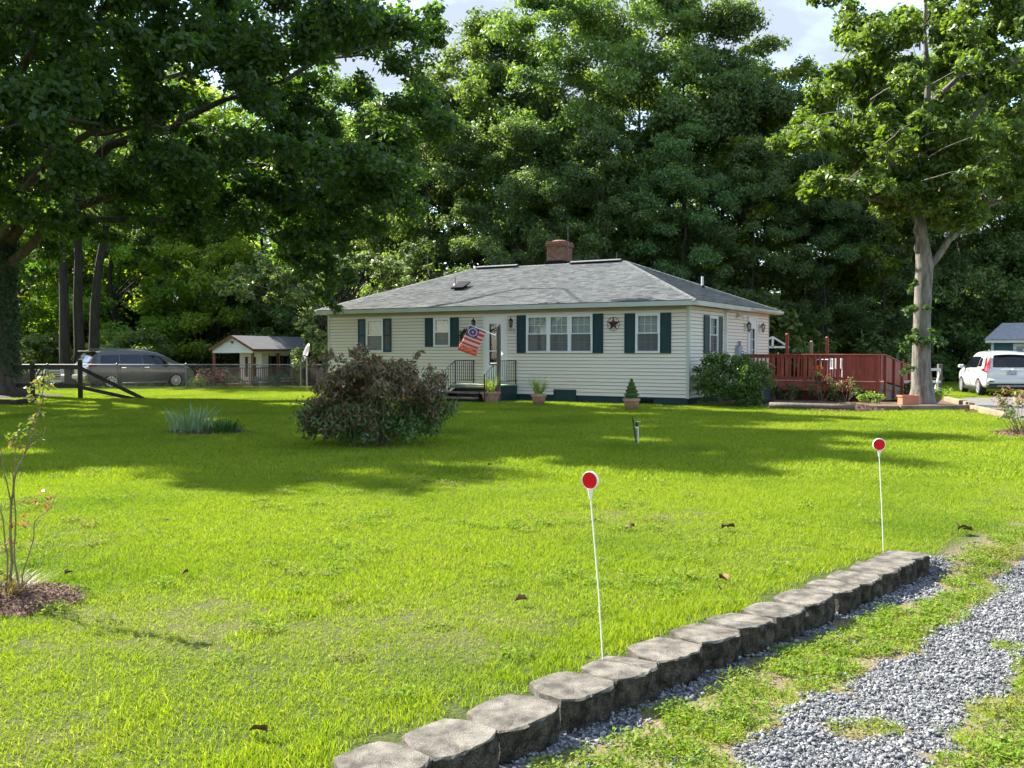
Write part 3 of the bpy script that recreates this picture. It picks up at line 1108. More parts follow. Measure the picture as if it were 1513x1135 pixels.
def slope_shingles(el, er, tl, tr, seed):
    """courses of tabs between eave edge el..er and top edge tl..tr"""
    rr = random.Random(seed)
    el, er, tl, tr = map(Vector, (el, er, tl, tr))
    nrm = (er - el).cross(tl - el).normalized()
    if nrm.z < 0:
        nrm = -nrm
    slope_len = ((tl + tr) / 2 - (el + er) / 2).length
    n = int(slope_len / 0.142)
    V, Fc = [], []
    for i in range(n):
        k0, k1 = i / n, min((i + 1.15) / n, 1.0)
        a0, b0 = el.lerp(tl, k0), er.lerp(tr, k0)
        a1, b1 = el.lerp(tl, k1), er.lerp(tr, k1)
        wdt = (b0 - a0).length
        pos = -rr.uniform(0, 0.3)
        while pos < wdt:
            st = rr.choice((0.13, 0.18, 0.24, 0.30))
            q0, q1 = max(pos, 0) / wdt, min(pos + st - 0.004, wdt) / wdt
            pos += st
            if q1 - q0 < 1e-3:
                continue
            th = rr.choice((0.008, 0.011, 0.016))
            # clip the upper edge to the hip lines
            p0, p1 = a0.lerp(b0, q0), a0.lerp(b0, q1)
            up = (a1 - a0) - (b0 - a0).normalized() * ((a1 - a0).dot((b0 - a0).normalized()))
            u0, u1 = p0 + up, p1 + up
            ax = (b0 - a0).normalized()
            lo_, hi_ = (a1 - a0).dot(ax), (b1 - a0).dot(ax)
            for u in (u0, u1):
                s_ = (u - a0).dot(ax)
                if s_ < lo_:
                    u += ax * (lo_ - s_)
                if s_ > hi_:
                    u += ax * (hi_ - s_)
            o = len(V)
            V.extend([p0 + nrm * 0.001, p1 + nrm * 0.001, p1 + nrm * th, p0 + nrm * th, u1 + nrm * 0.001, u0 + nrm * 0.001])
            Fc.extend([(o, o + 1, o + 2, o + 3), (o + 3, o + 2, o + 4, o + 5)])
    me = np_mesh('shingles', [tuple(v) for v in V], Fc, M['shingle'])
    s = link('shingles', me, roof)
    s['kind'] = 'stuff'
    return s


A, B, C_, D_ = (e_x0, e_y0, ZE), (e_x1, e_y0, ZE), (e_x1, e_y1, ZE), (e_x0, e_y1, ZE)
P, Q = (RX0, RY, ZR), (RX1, RY, ZR)
slope_shingles(A, B, P, Q, 1)
slope_shingles(B, C_, Q, Q, 2)
slope_shingles(C_, D_, Q, P, 3)
slope_shingles(D_, A, P, P, 4)
# hip and ridge caps
for (s_, e_, sd) in ((B, Q, 1), (C_, Q, 2), (A, P, 3), (D_, P, 4), (Q, P, 5)):
    s_, e_ = Vector(s_), Vector(e_)
    n = int((e_ - s_).length / 0.2)
    mbx = MB()
    dirv = (e_ - s_).normalized()
    side = dirv.cross(Vector((0, 0, 1))).normalized()
    for k in range(n):
        p0 = s_.lerp(e_, k / n) + Vector((0, 0, 0.026 if k else 0.018))
        p1 = s_.lerp(e_, (k + 1.2) / n) + Vector((0, 0, 0.014))
        dz = Vector((0, 0, -0.05))
        mbx.add([p0 + side * 0.13 + dz, p0, p0 - side * 0.13 + dz, p1 - side * 0.13 + dz, p1, p1 + side * 0.13 + dz], [(0, 1, 4, 5), (1, 2, 3, 4)])
    mbx.build('ridge_cap' if sd == 5 else 'hip_cap', M['shingle'], roof)
for (a, b) in ((-10.35, -8.5), (-6.2, -4.15)):
    rvn = MB()
    rvn.prism([(-0.17, -0.015), (0, 0.045), (0.17, -0.015), (0.17, 0.006), (0, 0.066), (-0.17, 0.006)], a, b,
              Matrix(((0, 0, 1, 0), (1, 0, 0, RY), (0, 1, 0, ZR + 0.03), (0, 0, 0, 1))))
    rvn.build('ridge_vent', M['metal_dull'], roof)
    rvn = MB()
    rvn.box(a + 0.01, b - 0.01, RY - 0.17, RY - 0.13, ZR - 0.02, ZR + 0.03)
    rvn.build('vent_shadow_strip', M['flash'], roof)  # solid dark bar, painted stand-in for the shadow below the vent cap
# fascia, gutters, soffit
fa = MB()
fa.box(e_x0 + 0.02, e_x1 - 0.02, e_y0 + 0.0, e_y0 + 0.03, ZE - 0.155, ZE - 0.012)
fa.build('fascia_board', M['fascia'], house)
fa = MB()
fa.box(e_x1 - 0.03, e_x1 + 0.0, e_y0 + 0.031, e_y1 - 0.03, ZE - 0.155, ZE - 0.012)
fa.build('fascia_board', M['fascia'], house)
fa = MB()
fa.box(e_x0, e_x0 + 0.03, e_y0 + 0.031, e_y1 - 0.03, ZE - 0.155, ZE - 0.012)
fa.build('fascia_board', M['fascia'], house)
fa = MB()
fa.box(e_x0 + 0.02, e_x1 - 0.02, e_y1 - 0.03, e_y1, ZE - 0.155, ZE - 0.012)
fa.build('fascia_board', M['fascia'], house)
gt = MB()
gt.prism([(0.0, 0.0), (0.07, 0.0), (0.10, 0.05), (0.10, 0.10), (0.0, 0.10)], 5.2, e_y1 + 0.1, Matrix(((1, 0, 0, e_x1 + 0.002), (0, 0, 1, 0), (0, 1, 0, ZE - 0.125), (0, 0, 0, 1))))
gt.build('gutter', M['fascia'], house)
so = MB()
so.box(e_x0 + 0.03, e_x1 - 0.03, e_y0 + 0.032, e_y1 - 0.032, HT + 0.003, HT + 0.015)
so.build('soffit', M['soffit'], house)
# roof vents and rods
def roof_z(y):
    return ZE + (ZR - ZE) * (y + OV) / (RY + OV)
pv = MB()
pv.tube([(-9.88, 2.0, roof_z(2.0) - 0.05), (-9.88, 2.0, roof_z(2.0) + 0.34)], 0.022, 8)
pv.lathe([(0.10, -0.02), (0.07, 0.05), (0.03, 0.10)], 12, Matrix.Translation((-9.88, 2.0, roof_z(2.0))))
pv.build('vent_pipe', M['metal'], roof)
bv = MB()
zz = roof_z(1.9)
bv.box(-9.62, -9.22, 1.55, 1.85, zz - 0.12, zz + 0.02)
bv.add([(-9.68, 1.42, zz - 0.10), (-9.16, 1.42, zz - 0.10), (-9.16, 1.95, zz + 0.14), (-9.68, 1.95, zz + 0.14), (-9.68, 1.42, zz - 0.04), (-9.16, 1.42, zz - 0.04), (-9.16, 1.95, zz + 0.19), (-9.68, 1.95, zz + 0.19)],
       [(0, 3, 2, 1), (4, 5, 6, 7), (0, 1, 5, 4), (1, 2, 6, 5), (2, 3, 7, 6), (3, 0, 4, 7)])
bv.build('box_vent', M['flash'], roof)
hipz = ZE + (ZR - ZE) * (e_x1 - (-1.5)) / (e_x1 - RX1)
pv = MB()
pv.tube([(-1.55, 5.6, hipz - 0.1), (-1.55, 5.6, hipz + 0.42)], 0.045, 10)
pv.build('vent_pipe', M['white'], roof)
pv = MB()
pv.lathe([(0.16, -0.10), (0.10, 0.02), (0.055, 0.10)], 12, Matrix.Translation((-1.55, 5.6, hipz)))
pv.build('pipe_flashing', M['flash'], roof)
pv = MB()
pv.tube([(RX1 - 0.35, RY, ZR), (RX1 - 0.35, RY, ZR + 0.32)], 0.013, 6)
pv.build('lightning_rod', M['metal'], roof)

# ---- chimney with its own bricks
CX0, CX1, CY0, CY1, CT = -7.32, -6.64, 4.45, 5.25, 5.86
ch = MB()
ch.box(CX0 + 0.012, CX1 - 0.012, CY0 + 0.012, CY1 - 0.012, ZR - 0.4, CT - 0.02)
chim = ch.build('chimney', M['mortar'], roof.parent)
fl = MB()
fl.box(CX0 - 0.01, CX1 + 0.01, CY0 - 0.01, CY1 + 0.01, ZR - 0.3, ZR + 0.17)
fl.build('flashing', M['flash'], chim)
bl, bh, bd = 0.205, 0.058, 0.095
bmesh_ = [MB().box(-bl / 2, bl / 2, -bd / 2, bd / 2, 0, bh).mesh('brick', mm_, bevel=0.004) for mm_ in (M['brick'], M['brick2'])]
rr = random.Random(5)
zc, course = ZR + 0.172, 0
while zc < CT - 0.03:
    out = 0.0
    rem = CT - zc
    if 0.11 < rem < 0.27:
        out = 0.045
    elif rem <= 0.11:
        out = 0.02
    for (ax, c0, c1, fix, ang) in (('x', CX0 - out, CX1 + out, CY0 - out, 0), ('x', CX0 - out, CX1 + out, CY1 + out, 0), ('y', CY0 - out, CY1 + out, CX0 - out, 90), ('y', CY0 - out, CY1 + out, CX1 + out, 90)):
        ln = c1 - c0
        n = max(1, round(ln / 0.216))
        stp = ln / n
        off = 0.5 if course % 2 else 0.0
        for k in range(n + (1 if off else 0)):
            u = k + 0.5 - off
            s_len = 1.0
            if u < 0.5:
                u, s_len = 0.25, 0.5
            elif u > n - 0.5:
                u, s_len = n - 0.25, 0.5
            sgn = 1 if fix in (CY0 - out, CX0 - out) else -1
            b = bpy.data.objects.new('brick', bmesh_[1 if rr.random() < 0.3 else 0])
            COL.objects.link(b)
            b.parent = chim
            inn = fix + sgn * (bd / 2 + rr.uniform(-0.002, 0.002))
            b.location = (c0 + u * stp, inn, zc) if ax == 'x' else (inn, c0 + u * stp, zc)
            b.rotation_euler = (0, 0, R(ang))
            b.scale = (stp * s_len / bl * 0.955 if ax == 'x' else (stp * s_len - (0.01 if 0 < k < n else 0)) / bl * 0.93, 1, 1)
    zc += 0.0675
    course += 1
cw = MB()
cw.lathe([(0.36, -0.03), (0.31, 0.01), (0.2, 0.05), (0.10, 0.05), (0.10, 0.02)], 10, Matrix.Translation(((CX0 + CX1) / 2, (CY0 + CY1) / 2, CT + 0.0)) @ Matrix.Diagonal((0.95, 1.1, 1, 1)))
cw.build('chimney_crown', M['brick'], chim)
rod = MB()
rod.tube([(CX1 + 0.07, CY0 + 0.3, ZR - 0.1), (CX1 + 0.07, CY0 + 0.3, CT + 0.55)], 0.012, 6)
rod.build('antenna_rod', M['metal'], chim)

# ================================================================== front steps
st = thing('front_stoop', 'front door steps with weathered treads, teal block platform and black iron railings', 'steps', HOUSE, HRZ)
PX0, PX1, PY, PZ = -7.75, -5.98, -1.25, 0.575
boxo('platform', M['teal'], st, PX0 + 0.02, PX1 - 0.02, PY + 0.03, -0.066, -0.1, PZ - 0.05)
boxo('carpet', M['carpet'], st, PX0 - 0.02, PX1 + 0.02, PY - 0.02, -0.074, PZ - 0.049, PZ, bevel=0.008)
for k in range(3):
    zt = PZ - 0.06 - 0.165 * k
    yt = PY - 0.02 - 0.27 * k
    boxo('tread', M['oldwood'], st, PX0 + 0.05, PX1 - 0.42, yt - 0.30, yt - 0.005, zt - 0.055, zt, bevel=0.006)
sr = MB()
for xx in (PX0 + 0.08, PX1 - 0.52):
    sr.prism([(PY - 0.03, PZ - 0.12), (PY - 0.03, -0.1), (PY - 0.86, -0.1), (PY - 0.86, 0.12)], xx, xx + 0.06, Matrix(((0, 0, 1, 0), (1, 0, 0, 0), (0, 1, 0, 0), (0, 0, 0, 1))))
sr.build('stringer', M['darkwood'], st)


def railing(x, ystairs, knob_y):
    rl = MB()
    zt = PZ + 0.78
    rl.bar((x, -0.075, zt), (x, PY + 0.04, zt), 0.03, 0.022)
    rl.bar((x, -0.075, PZ + 0.09), (x, PY + 0.04, PZ + 0.09), 0.022, 0.016)
    rail = rl.build('railing', M['black'], st)
    pp = MB()
    for yy in (PY + 0.04, -0.09):
        pp.box(x - 0.016, x + 0.016, yy - 0.016, yy + 0.016, PZ, zt + 0.01)
    pp.build('rail_post', M['black'], rail)
    n = 9
    for k in range(1, n):
        yy = PY + 0.04 + (-0.09 - PY - 0.04) * k / n
        boxo('baluster', M['black'], rail, x - 0.008, x + 0.008, yy - 0.008, yy + 0.008, PZ + 0.09, zt)
    kb = MB()
    for zz in (zt - 0.05, PZ + 0.12):
        kb.lathe([(0.0, -0.03), (0.028, -0.02), (0.034, 0), (0.028, 0.02), (0.0, 0.03)], 8, Matrix.Translation((x, -0.07, zz)))
    kb.build('rail_knob', M['black'], rail)
    # stair part
    y2 = PY - 0.80
    z2 = zt - 0.42
    hr = MB()
    hr.bar((x, PY + 0.04, zt), (x, y2, z2), 0.04, 0.022)
    hr.build('handrail', M['chrome'], rail)
    hs = MB()
    hs.bar((x, PY + 0.0, PZ + 0.06), (x, y2, PZ + 0.06 - 0.42), 0.022, 0.016)
    hs.box(x - 0.016, x + 0.016, y2 - 0.016, y2 + 0.016, 0.0, z2)
    hs.build('lower_rail', M['black'], rail)
    for k in range(1, 6):
        q = k / 6
        yy = PY + 0.04 + (y2 - PY - 0.04) * q
        boxo('baluster', M['black'], rail, x - 0.008, x + 0.008, yy - 0.008, yy + 0.008, PZ + 0.07 - 0.43 * q, zt - 0.42 * q)


railing(PX0 + 0.03, 0, 0)
railing(PX1 - 0.06, 0, 0)

# ================================================================== flag post and flag
fp = thing('wooden_post', 'weathered grey wooden post with rounded top beside front steps', 'post', hw(-5.93, -1.36, 0), HRZ)
pm = MB()
pm.box(-0.052, 0.052, -0.052, 0.052, -0.3, 2.42)
pm.build('shaft', M['greywood'], fp, bevel=0.01)
pm = MB()
pm.lathe([(0.052, 2.42), (0.062, 2.44), (0.062, 2.47), (0.045, 2.52), (0.015, 2.54)], 10)
pm.build('cap', M['greywood'], fp, smooth=False)
pm = MB()
pm.bar((-0.06, -0.02, 1.28), (-0.30, -0.02, 1.28), 0.03)
pm.build('bracket_bar', M['chrome'], fp)

fg = thing('flag', 'red white and blue flag with star circle and orange flower hem on angled pole', 'flag', hw(-5.93, -1.36, 0), HRZ)
b0, b1 = Vector((-0.055, -0.05, 2.17)), Vector((-1.03, -0.14, 2.53))
pm = MB()
pm.tube([b0, b1], 0.014, 8)
pm.lathe([(0.0, -0.02), (0.022, 0), (0.0, 0.03)], 8, Matrix.Translation(b1))
pm.build('pole', M['ring_white'], fg)
pm = MB()
pm.box(-0.06, -0.0525, -0.085, -0.02, 2.06, 2.26)
pm.tube([(-0.055, -0.05, 2.17), (-0.12, -0.055, 2.195)], 0.022, 8)
pm.build('bracket', M['white'], fg)
NU, NV = 20, 40
T0, T1 = b0.lerp(b1, 0.985), b0.lerp(b1, 0.38)
down = Vector((-0.40, -0.10, -0.80))
cl, cf, cm = [], [], []


def cloth_pt(u, v):
    p = T0.lerp(T1, u) + down * v
    w = 0.035 * math.sin(5.0 * u + 3.0 * v) * v + 0.03 * math.sin(9 * v + 2.0 * u) * v
    sag = Vector((0.0, -1.0, 0.05)) * w
    return p + sag + Vector((0.09 * v * v * u, 0, -0.02 * v * math.sin(3.1 * u)))


for j in range(NV + 1):
    for i in range(NU + 1):
        cl.append(tuple(cloth_pt(i / NU, j / NV)))
for j in range(NV):
    for i in range(NU):
        u, v = (i + .5) / NU, (j + .5) / NV
        cf.append((j * (NU + 1) + i, j * (NU + 1) + i + 1, (j + 1) * (NU + 1) + i + 1, (j + 1) * (NU + 1) + i))
        if v > 0.74:
            k_ = 3
            if v > 0.95:
                k_ = 0
        elif u < 0.66 and v < 0.40:
            k_ = 2
        else:
            k_ = 0 if int(v * 12.5) % 2 == 0 else 1
        cm.append(k_)
co = link('cloth', np_mesh('cloth', cl, cf, [M['flag_red'], M['flag_white'], M['flag_blue'], M['flag_orange']], smooth=True, midx=cm), fg)
mod = co.modifiers.new('thickness', 'SOLIDIFY')
mod.thickness = 0.003
stars = MB()
for k in range(14):
    if k < 13:
        a = 2 * math.pi * k / 13
        cu, cv = 0.33 + 0.235 * math.cos(a), 0.20 + 0.135 * math.sin(a)
    else:
        cu, cv = 0.33, 0.20
    c_ = cloth_pt(cu, cv)
    tu = (cloth_pt(cu + 0.02, cv) - c_).normalized()
    tv = (cloth_pt(cu, cv + 0.02) - c_).normalized()
    nr = tu.cross(tv).normalized()
    rs = 0.030 if k < 13 else 0.036
    for sgn in (-1, 1):
        vs = [c_ + nr * sgn * 0.005]
        for q in range(10):
            a = 2 * math.pi * q / 10
            r_ = rs if q % 2 == 0 else rs * 0.45
            vs.append(c_ + nr * sgn * 0.005 + tu * r_ * math.sin(a) - tv * r_ * math.cos(a))
        stars.add(vs, [(0, 1 + q, 1 + (q + 1) % 10) for q in range(10)])
so_ = stars.build('printed_stars', M['star_white'], fg)
so_['kind'] = 'stuff'

# ================================================================== barn star, wreath
wr = thing('door_wreath', 'dark leafy wreath hung on the siding behind the flag', 'wreath', hw(-8.02, -0.07, 2.16), HRZ)
_rs = np.random.RandomState(8)
_a = _rs.rand(420) * 6.283
_r = 0.21 + _rs.randn(420) * 0.035
WREATH = (wr, np.stack([np.cos(_a) * _r, -0.03 + 0.02 * _rs.randn(420), np.sin(_a) * _r], -1), np.stack([np.cos(_a) * .4, -np.ones(420), np.sin(_a) * .4], -1) + _rs.randn(420, 3) * .5)
bs = thing('barn_star', 'dark red metal star in a wire ring hung between two windows', 'wall star', hw(-2.48, -0.05, 2.53), HRZ)
s5 = MB()
pts = []
for q in range(10):
    a = 2 * math.pi * q / 10
    r_ = 0.22 if q % 2 == 0 else 0.088
    pts.append(Vector((math.sin(a) * r_, -0.005, math.cos(a) * r_)))
vs = pts + [Vector((0, -0.055, 0)), Vector((0, 0.004, 0))]
s5.add(vs, [(q, 10, (q + 1) % 10) for q in range(10)] + [((q + 1) % 10, 11, q) for q in range(10)])
s5.build('star_face', M['star'], bs)
rg = MB()
rg.tube([(0.215 * math.sin(a), 0, 0.215 * math.cos(a)) for a in [2 * math.pi * k / 28 for k in range(29)]], 0.007, 6)
rg.build('ring', M['black'], bs)
for k in range(5):
    a = 2 * math.pi * (k + 0.5) / 5
    q = MB()
    q.lathe([(0.0, -0.012), (0.02, 0), (0.0, 0.012)], 8, Matrix.Translation((0.165 * math.sin(a), -0.005, 0.165 * math.cos(a))))
    q.tube([(0.18 * math.sin(a), 0, 0.18 * math.cos(a)), (0.213 * math.sin(a), 0, 0.213 * math.cos(a))], 0.006, 5)
    q.build('small_stud', M['star'], bs)

# ================================================================== plant generators
def unit(v):
    return v / np.maximum(np.linalg.norm(v, axis=-1, keepdims=True), 1e-9)


def leaf_quads(rs, pos, nrm, length, width, droop=0.0, fold=0.25, lj=0.35):
    """one folded diamond leaf per point -> verts (n*4), faces (n,4)"""
    n = len(pos)
    nrm = unit(nrm)
    a = unit(np.cross(nrm, rs.randn(n, 3)))
    a = unit(a + np.array([0, 0, -droop]))
    b = unit(np.cross(nrm, a))
    up = np.cross(a, b)
    Ls = length * (1 + lj * (rs.rand(n, 1) * 2 - 1))
    Ws = width * (1 + lj * (rs.rand(n, 1) * 2 - 1))
    v0 = pos - a * Ls * 0.5
    v1 = pos + b * Ws * 0.5 + up * Ws * fold + a * Ls * 0.08
    v2 = pos + a * Ls * 0.5
    v3 = pos - b * Ws * 0.5 + up * Ws * fold + a * Ls * 0.08
    V = np.stack([v0, v1, v2, v3], 1).reshape(-1, 3)
    F = np.arange(n * 4).reshape(n, 4)
    return V, F


def clump_points(rs, c, r, n, flat=0.7, shell=0.45):
    d = unit(rs.randn(n, 3))
    k = shell + (1 - shell) * rs.rand(n, 1) ** 0.6
    p = d * k * r
    p[:, 2] *= flat
    # ragged outline
    p *= (0.75 + 0.5 * rs.rand(n, 1))
    nr = unit(d * 0.55 + np.array([0, 0, 0.55]) + rs.randn(n, 3) * 0.55)
    return c + p, nr


def crown_mesh(name, rs, clumps, per_area, lw, mat_, flat=0.7, droop=0.25, sprigs=1.0):
    """clumps: list of (centre, radius)"""
    P, N = [], []
    for c, r in clumps:
        n = max(12, int(per_area * r * r))
        # each clump is itself a handful of sprays
        k = max(3, int(5 * r / 0.9))
        dirs = unit(rs.randn(k, 3) * np.array([1, 1, 0.7]))
        for q in range(k):
            cc = np.asarray(c) + dirs[q] * r * 0.62 * np.array([1, 1, flat]) * (0.5 + 0.6 * rs.rand())
            a, b = clump_points(rs, cc, r * (0.34 + 0.22 * rs.rand()) * sprigs, n // k + 1, flat, 0.15)
            P.append(a)
            N.append(b)
    P, N = np.concatenate(P), np.concatenate(N)
    V, F = leaf_quads(rs, P, N, lw[0], lw[1], droop)
    return np_mesh(name, V, F, mat_)


def bend(a, b, rnd, wob, n=5, sag=0.0):
    a, b = Vector(a), Vector(b)
    d = b - a
    ln = d.length
    o = [a]
    for i in range(1, n):
        k = i / n
        q = a.lerp(b, k) + Vector((rnd.uniform(-1, 1), rnd.uniform(-1, 1), rnd.uniform(-0.6, 0.6))) * wob * ln
        q.z += sag * ln * math.sin(math.pi * k)
        o.append(q)
    o.append(b)
    return o


def woodland_meshes(seed, H, rad, z0f, mat_, leaf=(0.225, 0.125), n_cl=60, per_area=320, trunk_r=0.2):
    """trunk + crown mesh pair for a tall woodland tree of height H"""
    rs = np.random.RandomState(seed)
    rnd = random.Random(seed)
    clumps = []
    zb = H * z0f
    zmid = H * 0.58
    for i in range(n_cl):
        for _ in range(30):
            z = zb + (H - zb) * rs.rand()
            k = (z - zb) / (H - zb)
            prof = math.sin(math.pi * min(1.0, 0.16 + 0.80 * k) ** 0.9) ** 0.7
            rr_ = rad * prof * math.sqrt(rs.rand()) * 1.0
            if rr_ > rad * prof * 0.35 or rs.rand() < 0.25:
                break
        a = rs.rand() * 2 * math.pi
        cr = (0.9 + 0.7 * rs.rand()) * rad / 4.5
        clumps.append((np.array([math.cos(a) * rr_, math.sin(a) * rr_, z]), cr))
    cm_ = crown_mesh('crown', rs, clumps, per_area, leaf, mat_)
    tb = MB()
    top = Vector((rnd.uniform(-.5, .5), rnd.uniform(-.5, .5), H * 0.9))
    tp = bend((0, 0, -0.3), top, rnd, 0.012, 7)
    tb.tube(tp, [trunk_r * (1.25 if i == 0 else 1 - 0.88 * i / 7) for i in range(8)], 8)
    for c, r in clumps[::3]:
        zz = max(H * 0.18, c[2] - (1.0 + 0.5 * np.hypot(c[0], c[1])))
        k = zz / (H * 0.9) * 7
        i = min(6, int(k))
        s = tp[i].lerp(tp[i + 1], k - i)
        pts_ = bend(s, c, rnd, 0.05, 3, 0.05)
        r0 = trunk_r * 0.33 * (1 - zz / H)
        tb.tube(pts_, [max(r0, 0.02), r0 * .7 + .01, r0 * .45 + .008, 0.012], 5, cap=False)
    return tb.mesh('trunk', M['bark_dark'], smooth=True), cm_


V_, F_ = leaf_quads(np.random.RandomState(8), WREATH[1], WREATH[2], 0.09, 0.035)
link('leaves', np_mesh('leaves', V_, F_, M['leaf_dkgreen']), WREATH[0])
q = MB()
q.tube([(0.21 * math.sin(a), 0, 0.21 * math.cos(a)) for a in [2 * math.pi * k / 20 for k in range(21)]], 0.012, 5)
q.build('ring', M['stem'], WREATH[0])

WOOD = []
for i, (H, rad, z0, mk, ncl) in enumerate(((21, 5.2, 0.16, 'leaf_a', 66), (20, 4.8, 0.10, 'leaf_b', 66), (19, 5.0, 0.20, 'leaf_a', 60), (22, 5.6, 0.14, 'leaf_b', 70), (17, 4.6, 0.08, 'leaf_c', 58), (18, 4.4, 0.05, 'leaf_a', 60))):
    WOOD.append((H,) + woodland_meshes(100 + i, H, rad, z0, M[mk], n_cl=ncl))
BUSH = []
for i, (H, rad, mk) in enumerate(((4.2, 2.3, 'leaf_a'), (3.4, 2.0, 'leaf_b'), (4.8, 2.2, 'leaf_c'))):
    rs = np.random.RandomState(300 + i)
    rnd = random.Random(300 + i)
    cl = []
    for k in range(26):
        a, q = rs.rand() * 6.28, math.sqrt(rs.rand())
        z = 0.35 + (H - 0.8) * rs.rand()
        w = math.sin(math.pi * min(0.98, 0.25 + 0.72 * z / H))
        cl.append((np.array([math.cos(a) * rad * q * w, math.sin(a) * rad * q * w, z]), 0.75 + 0.3 * rs.rand()))
    cmesh = crown_mesh('foliage', rs, cl, 240, (0.22, 0.12), M[mk])
    tb = MB()
    for c, r in cl[::3]:
        tb.tube(bend((rnd.uniform(-.2, .2), rnd.uniform(-.2, .2), -0.1), c, rnd, 0.06, 4), [0.05, 0.04, 0.03, 0.02, 0.012], 5, cap=False)
    BUSH.append((H, tb.mesh('stems', M['bark_dark'], smooth=True), cmesh))


def plant_copy(kind, src, x, y, H, rz, label, cat, group, parts, wide=1.0):
    s = H / src[0]
    o = thing(kind, label, cat, (x, y, hzf(x, y)), rz, group)
    o.scale = (s * wide, s * wide, s)
    link(parts[0], src[1], o)
    link(parts[1], src[2], o)
    return o


rnd = random.Random(42)
TREE_LABEL = {
    0: 'tall dark green tree in the dense woods behind the house',
    1: 'tall mid green tree in the dense woods behind the house',
    2: 'pale sunlit green tree at the edge of the woods',
}
VAR_LABEL = [0, 1, 0, 1, 2, 0]


def wood_tree(px, py_top, Y, var, wide=1.0):
    x = (px - IMG_W / 2) / F_PX * Y
    H = at(px, py_top, Y).z - hzf(x, Y)
    look = ('tall dark green', 'tall mid green', 'pale sunlit green')[VAR_LABEL[var]]
    place = 'behind the parked minivan' if px < 290 else 'behind the cottage and dogwood' if px < 500 else 'behind the house roof' if px < 1120 else 'behind the red deck' if px < 1330 else 'behind the shed'
    row = 'deep in the woods' if Y > 68 else 'at the wood edge' if Y < 53 else 'in the woods'
    plant_copy('woodland_tree', WOOD[var], x, Y, H, rnd.uniform(0, 6.28), f'{look} tree {row} {place}', 'tree', f'{look} trees {row} {place}', ('trunk', 'crown'), wide)


# row just behind the house, skyline as in the picture
for (px, top, Y, var) in (
        (560, 150, 60, 1), (628, 105, 57, 1), (690, 66, 55, 1), (742, 30, 58, 0), (800, -20, 54, 3), (868, -8, 57, 1), (935, -40, 54, 3), (1000, -2, 56, 2),
        (1062, 20, 54, 0), (1118, 70, 56, 2), (1175, 98, 53, 4), (1225, 118, 57, 1), (1290, 112, 55, 0), (1350, 100, 54, 5), (1420, 90, 57, 1), (1490, 85, 55, 0), (1560, 60, 54, 3), (1640, 60, 56, 5),
        (640, 170, 50, 5), (760, 190, 49.5, 0), (880, 200, 49, 5), (1010, 190, 49.5, 2), (1110, 215, 49, 5), (1215, 230, 49.5, 0), (1300, 240, 51, 2), (1400, 250, 54, 0), (1500, 240, 57, 5), (1590, 240, 57, 2)):
    wood_tree(px, top, Y, var, wide=rnd.uniform(0.9, 1.12))
for (px, top, Y, var) in (
        (520, 170, 70, 1), (610, 150, 74, 2), (710, 120, 72, 1), (810, 120, 75, 4), (920, 130, 72, 0), (1030, 120, 75, 4), (1130, 170, 73, 0), (1230, 190, 72, 4), (1340, 190, 74, 2), (1440, 190, 72, 1), (1540, 170, 74, 0)):
    wood_tree(px, top, Y, var, wide=rnd.uniform(1.0, 1.2))
# left wood beyond the neighbour
for (px, top, Y, var) in (
        (-60, 60, 66, 4), (20, 120, 72, 4), (95, 90, 78, 4), (170, 140, 70, 4), (245, 90, 75, 1), (320, 130, 72, 4), (395, 120, 74, 1), (465, 160, 70, 5), (530, 130, 66, 0),
        (-20, 60, 92, 4), (130, 90, 95, 4), (280, 100, 92, 4), (430, 110, 92, 1), (330, 330, 78, 5), (410, 320, 80, 0), (470, 330, 78, 5), (230, 350, 76, 0)):
    wood_tree(px, top, Y, var, wide=rnd.uniform(1.0, 1.2))
# unseen trees added so the front windows mirror foliage, not bright horizon
for k, (x_, y_, H_, v_) in enumerate(((-30, 8, 18, 0), (-36, 1, 19, 1), (-33, -8, 17, 2), (-41, 12, 20, 3), (-27, -14, 16, 5), (-45, 3, 21, 0), (-38, -16, 18, 1))):
    plant_copy('added_reflection_tree', WOOD[v_], x_, y_, H_, k * 1.3, 'tall unseen tree added for the front window reflections', 'tree', 'unseen trees added for window reflections', ('trunk', 'crown'), 1.15)
# three dark stems standing together left of the van
for k, (px, lean) in enumerate(((100, -0.35), (117, 0.0), (131, 0.55))):
    Y = 50 + 0.4 * k
    x = (px - IMG_W / 2) / F_PX * Y
    tt = thing('slender_tree', 'one of three dark slender trunks standing together behind the van', 'tree', (x, Y, hzf(x, Y)), 0.0, 'cluster of dark trunks behind the van')
    rn = random.Random(60 + k)
    tb = MB()
    pts_ = bend((0, 0, -0.2), (lean * 2.2, 0.3, 13.5), rn, 0.010, 6)
    tb.tube(pts_, [0.33, 0.27, 0.24, 0.21, 0.17, 0.12, 0.06], 9)
    rs = np.random.RandomState(60 + k)
    cl = []
    for q in range(26):
        a = rs.rand() * 6.28
        rr_ = 3.2 * math.sqrt(rs.rand())
        c = np.array([lean * 1.8 + math.cos(a) * rr_, math.sin(a) * rr_, 8.5 + 7.0 * rs.rand()])
        cl.append((c, 0.8 + 0.5 * rs.rand()))
        if q % 3 == 0:
            tb.tube(bend(pts_[4], c, rn, 0.05, 3), [0.08, 0.05, 0.03, 0.012], 5, cap=False)
    tb.build('trunk', M['bark_dark'], tt, smooth=True)
    link('crown', crown_mesh('crown', rs, cl, 170, (0.24, 0.14), M['leaf_b']), tt)
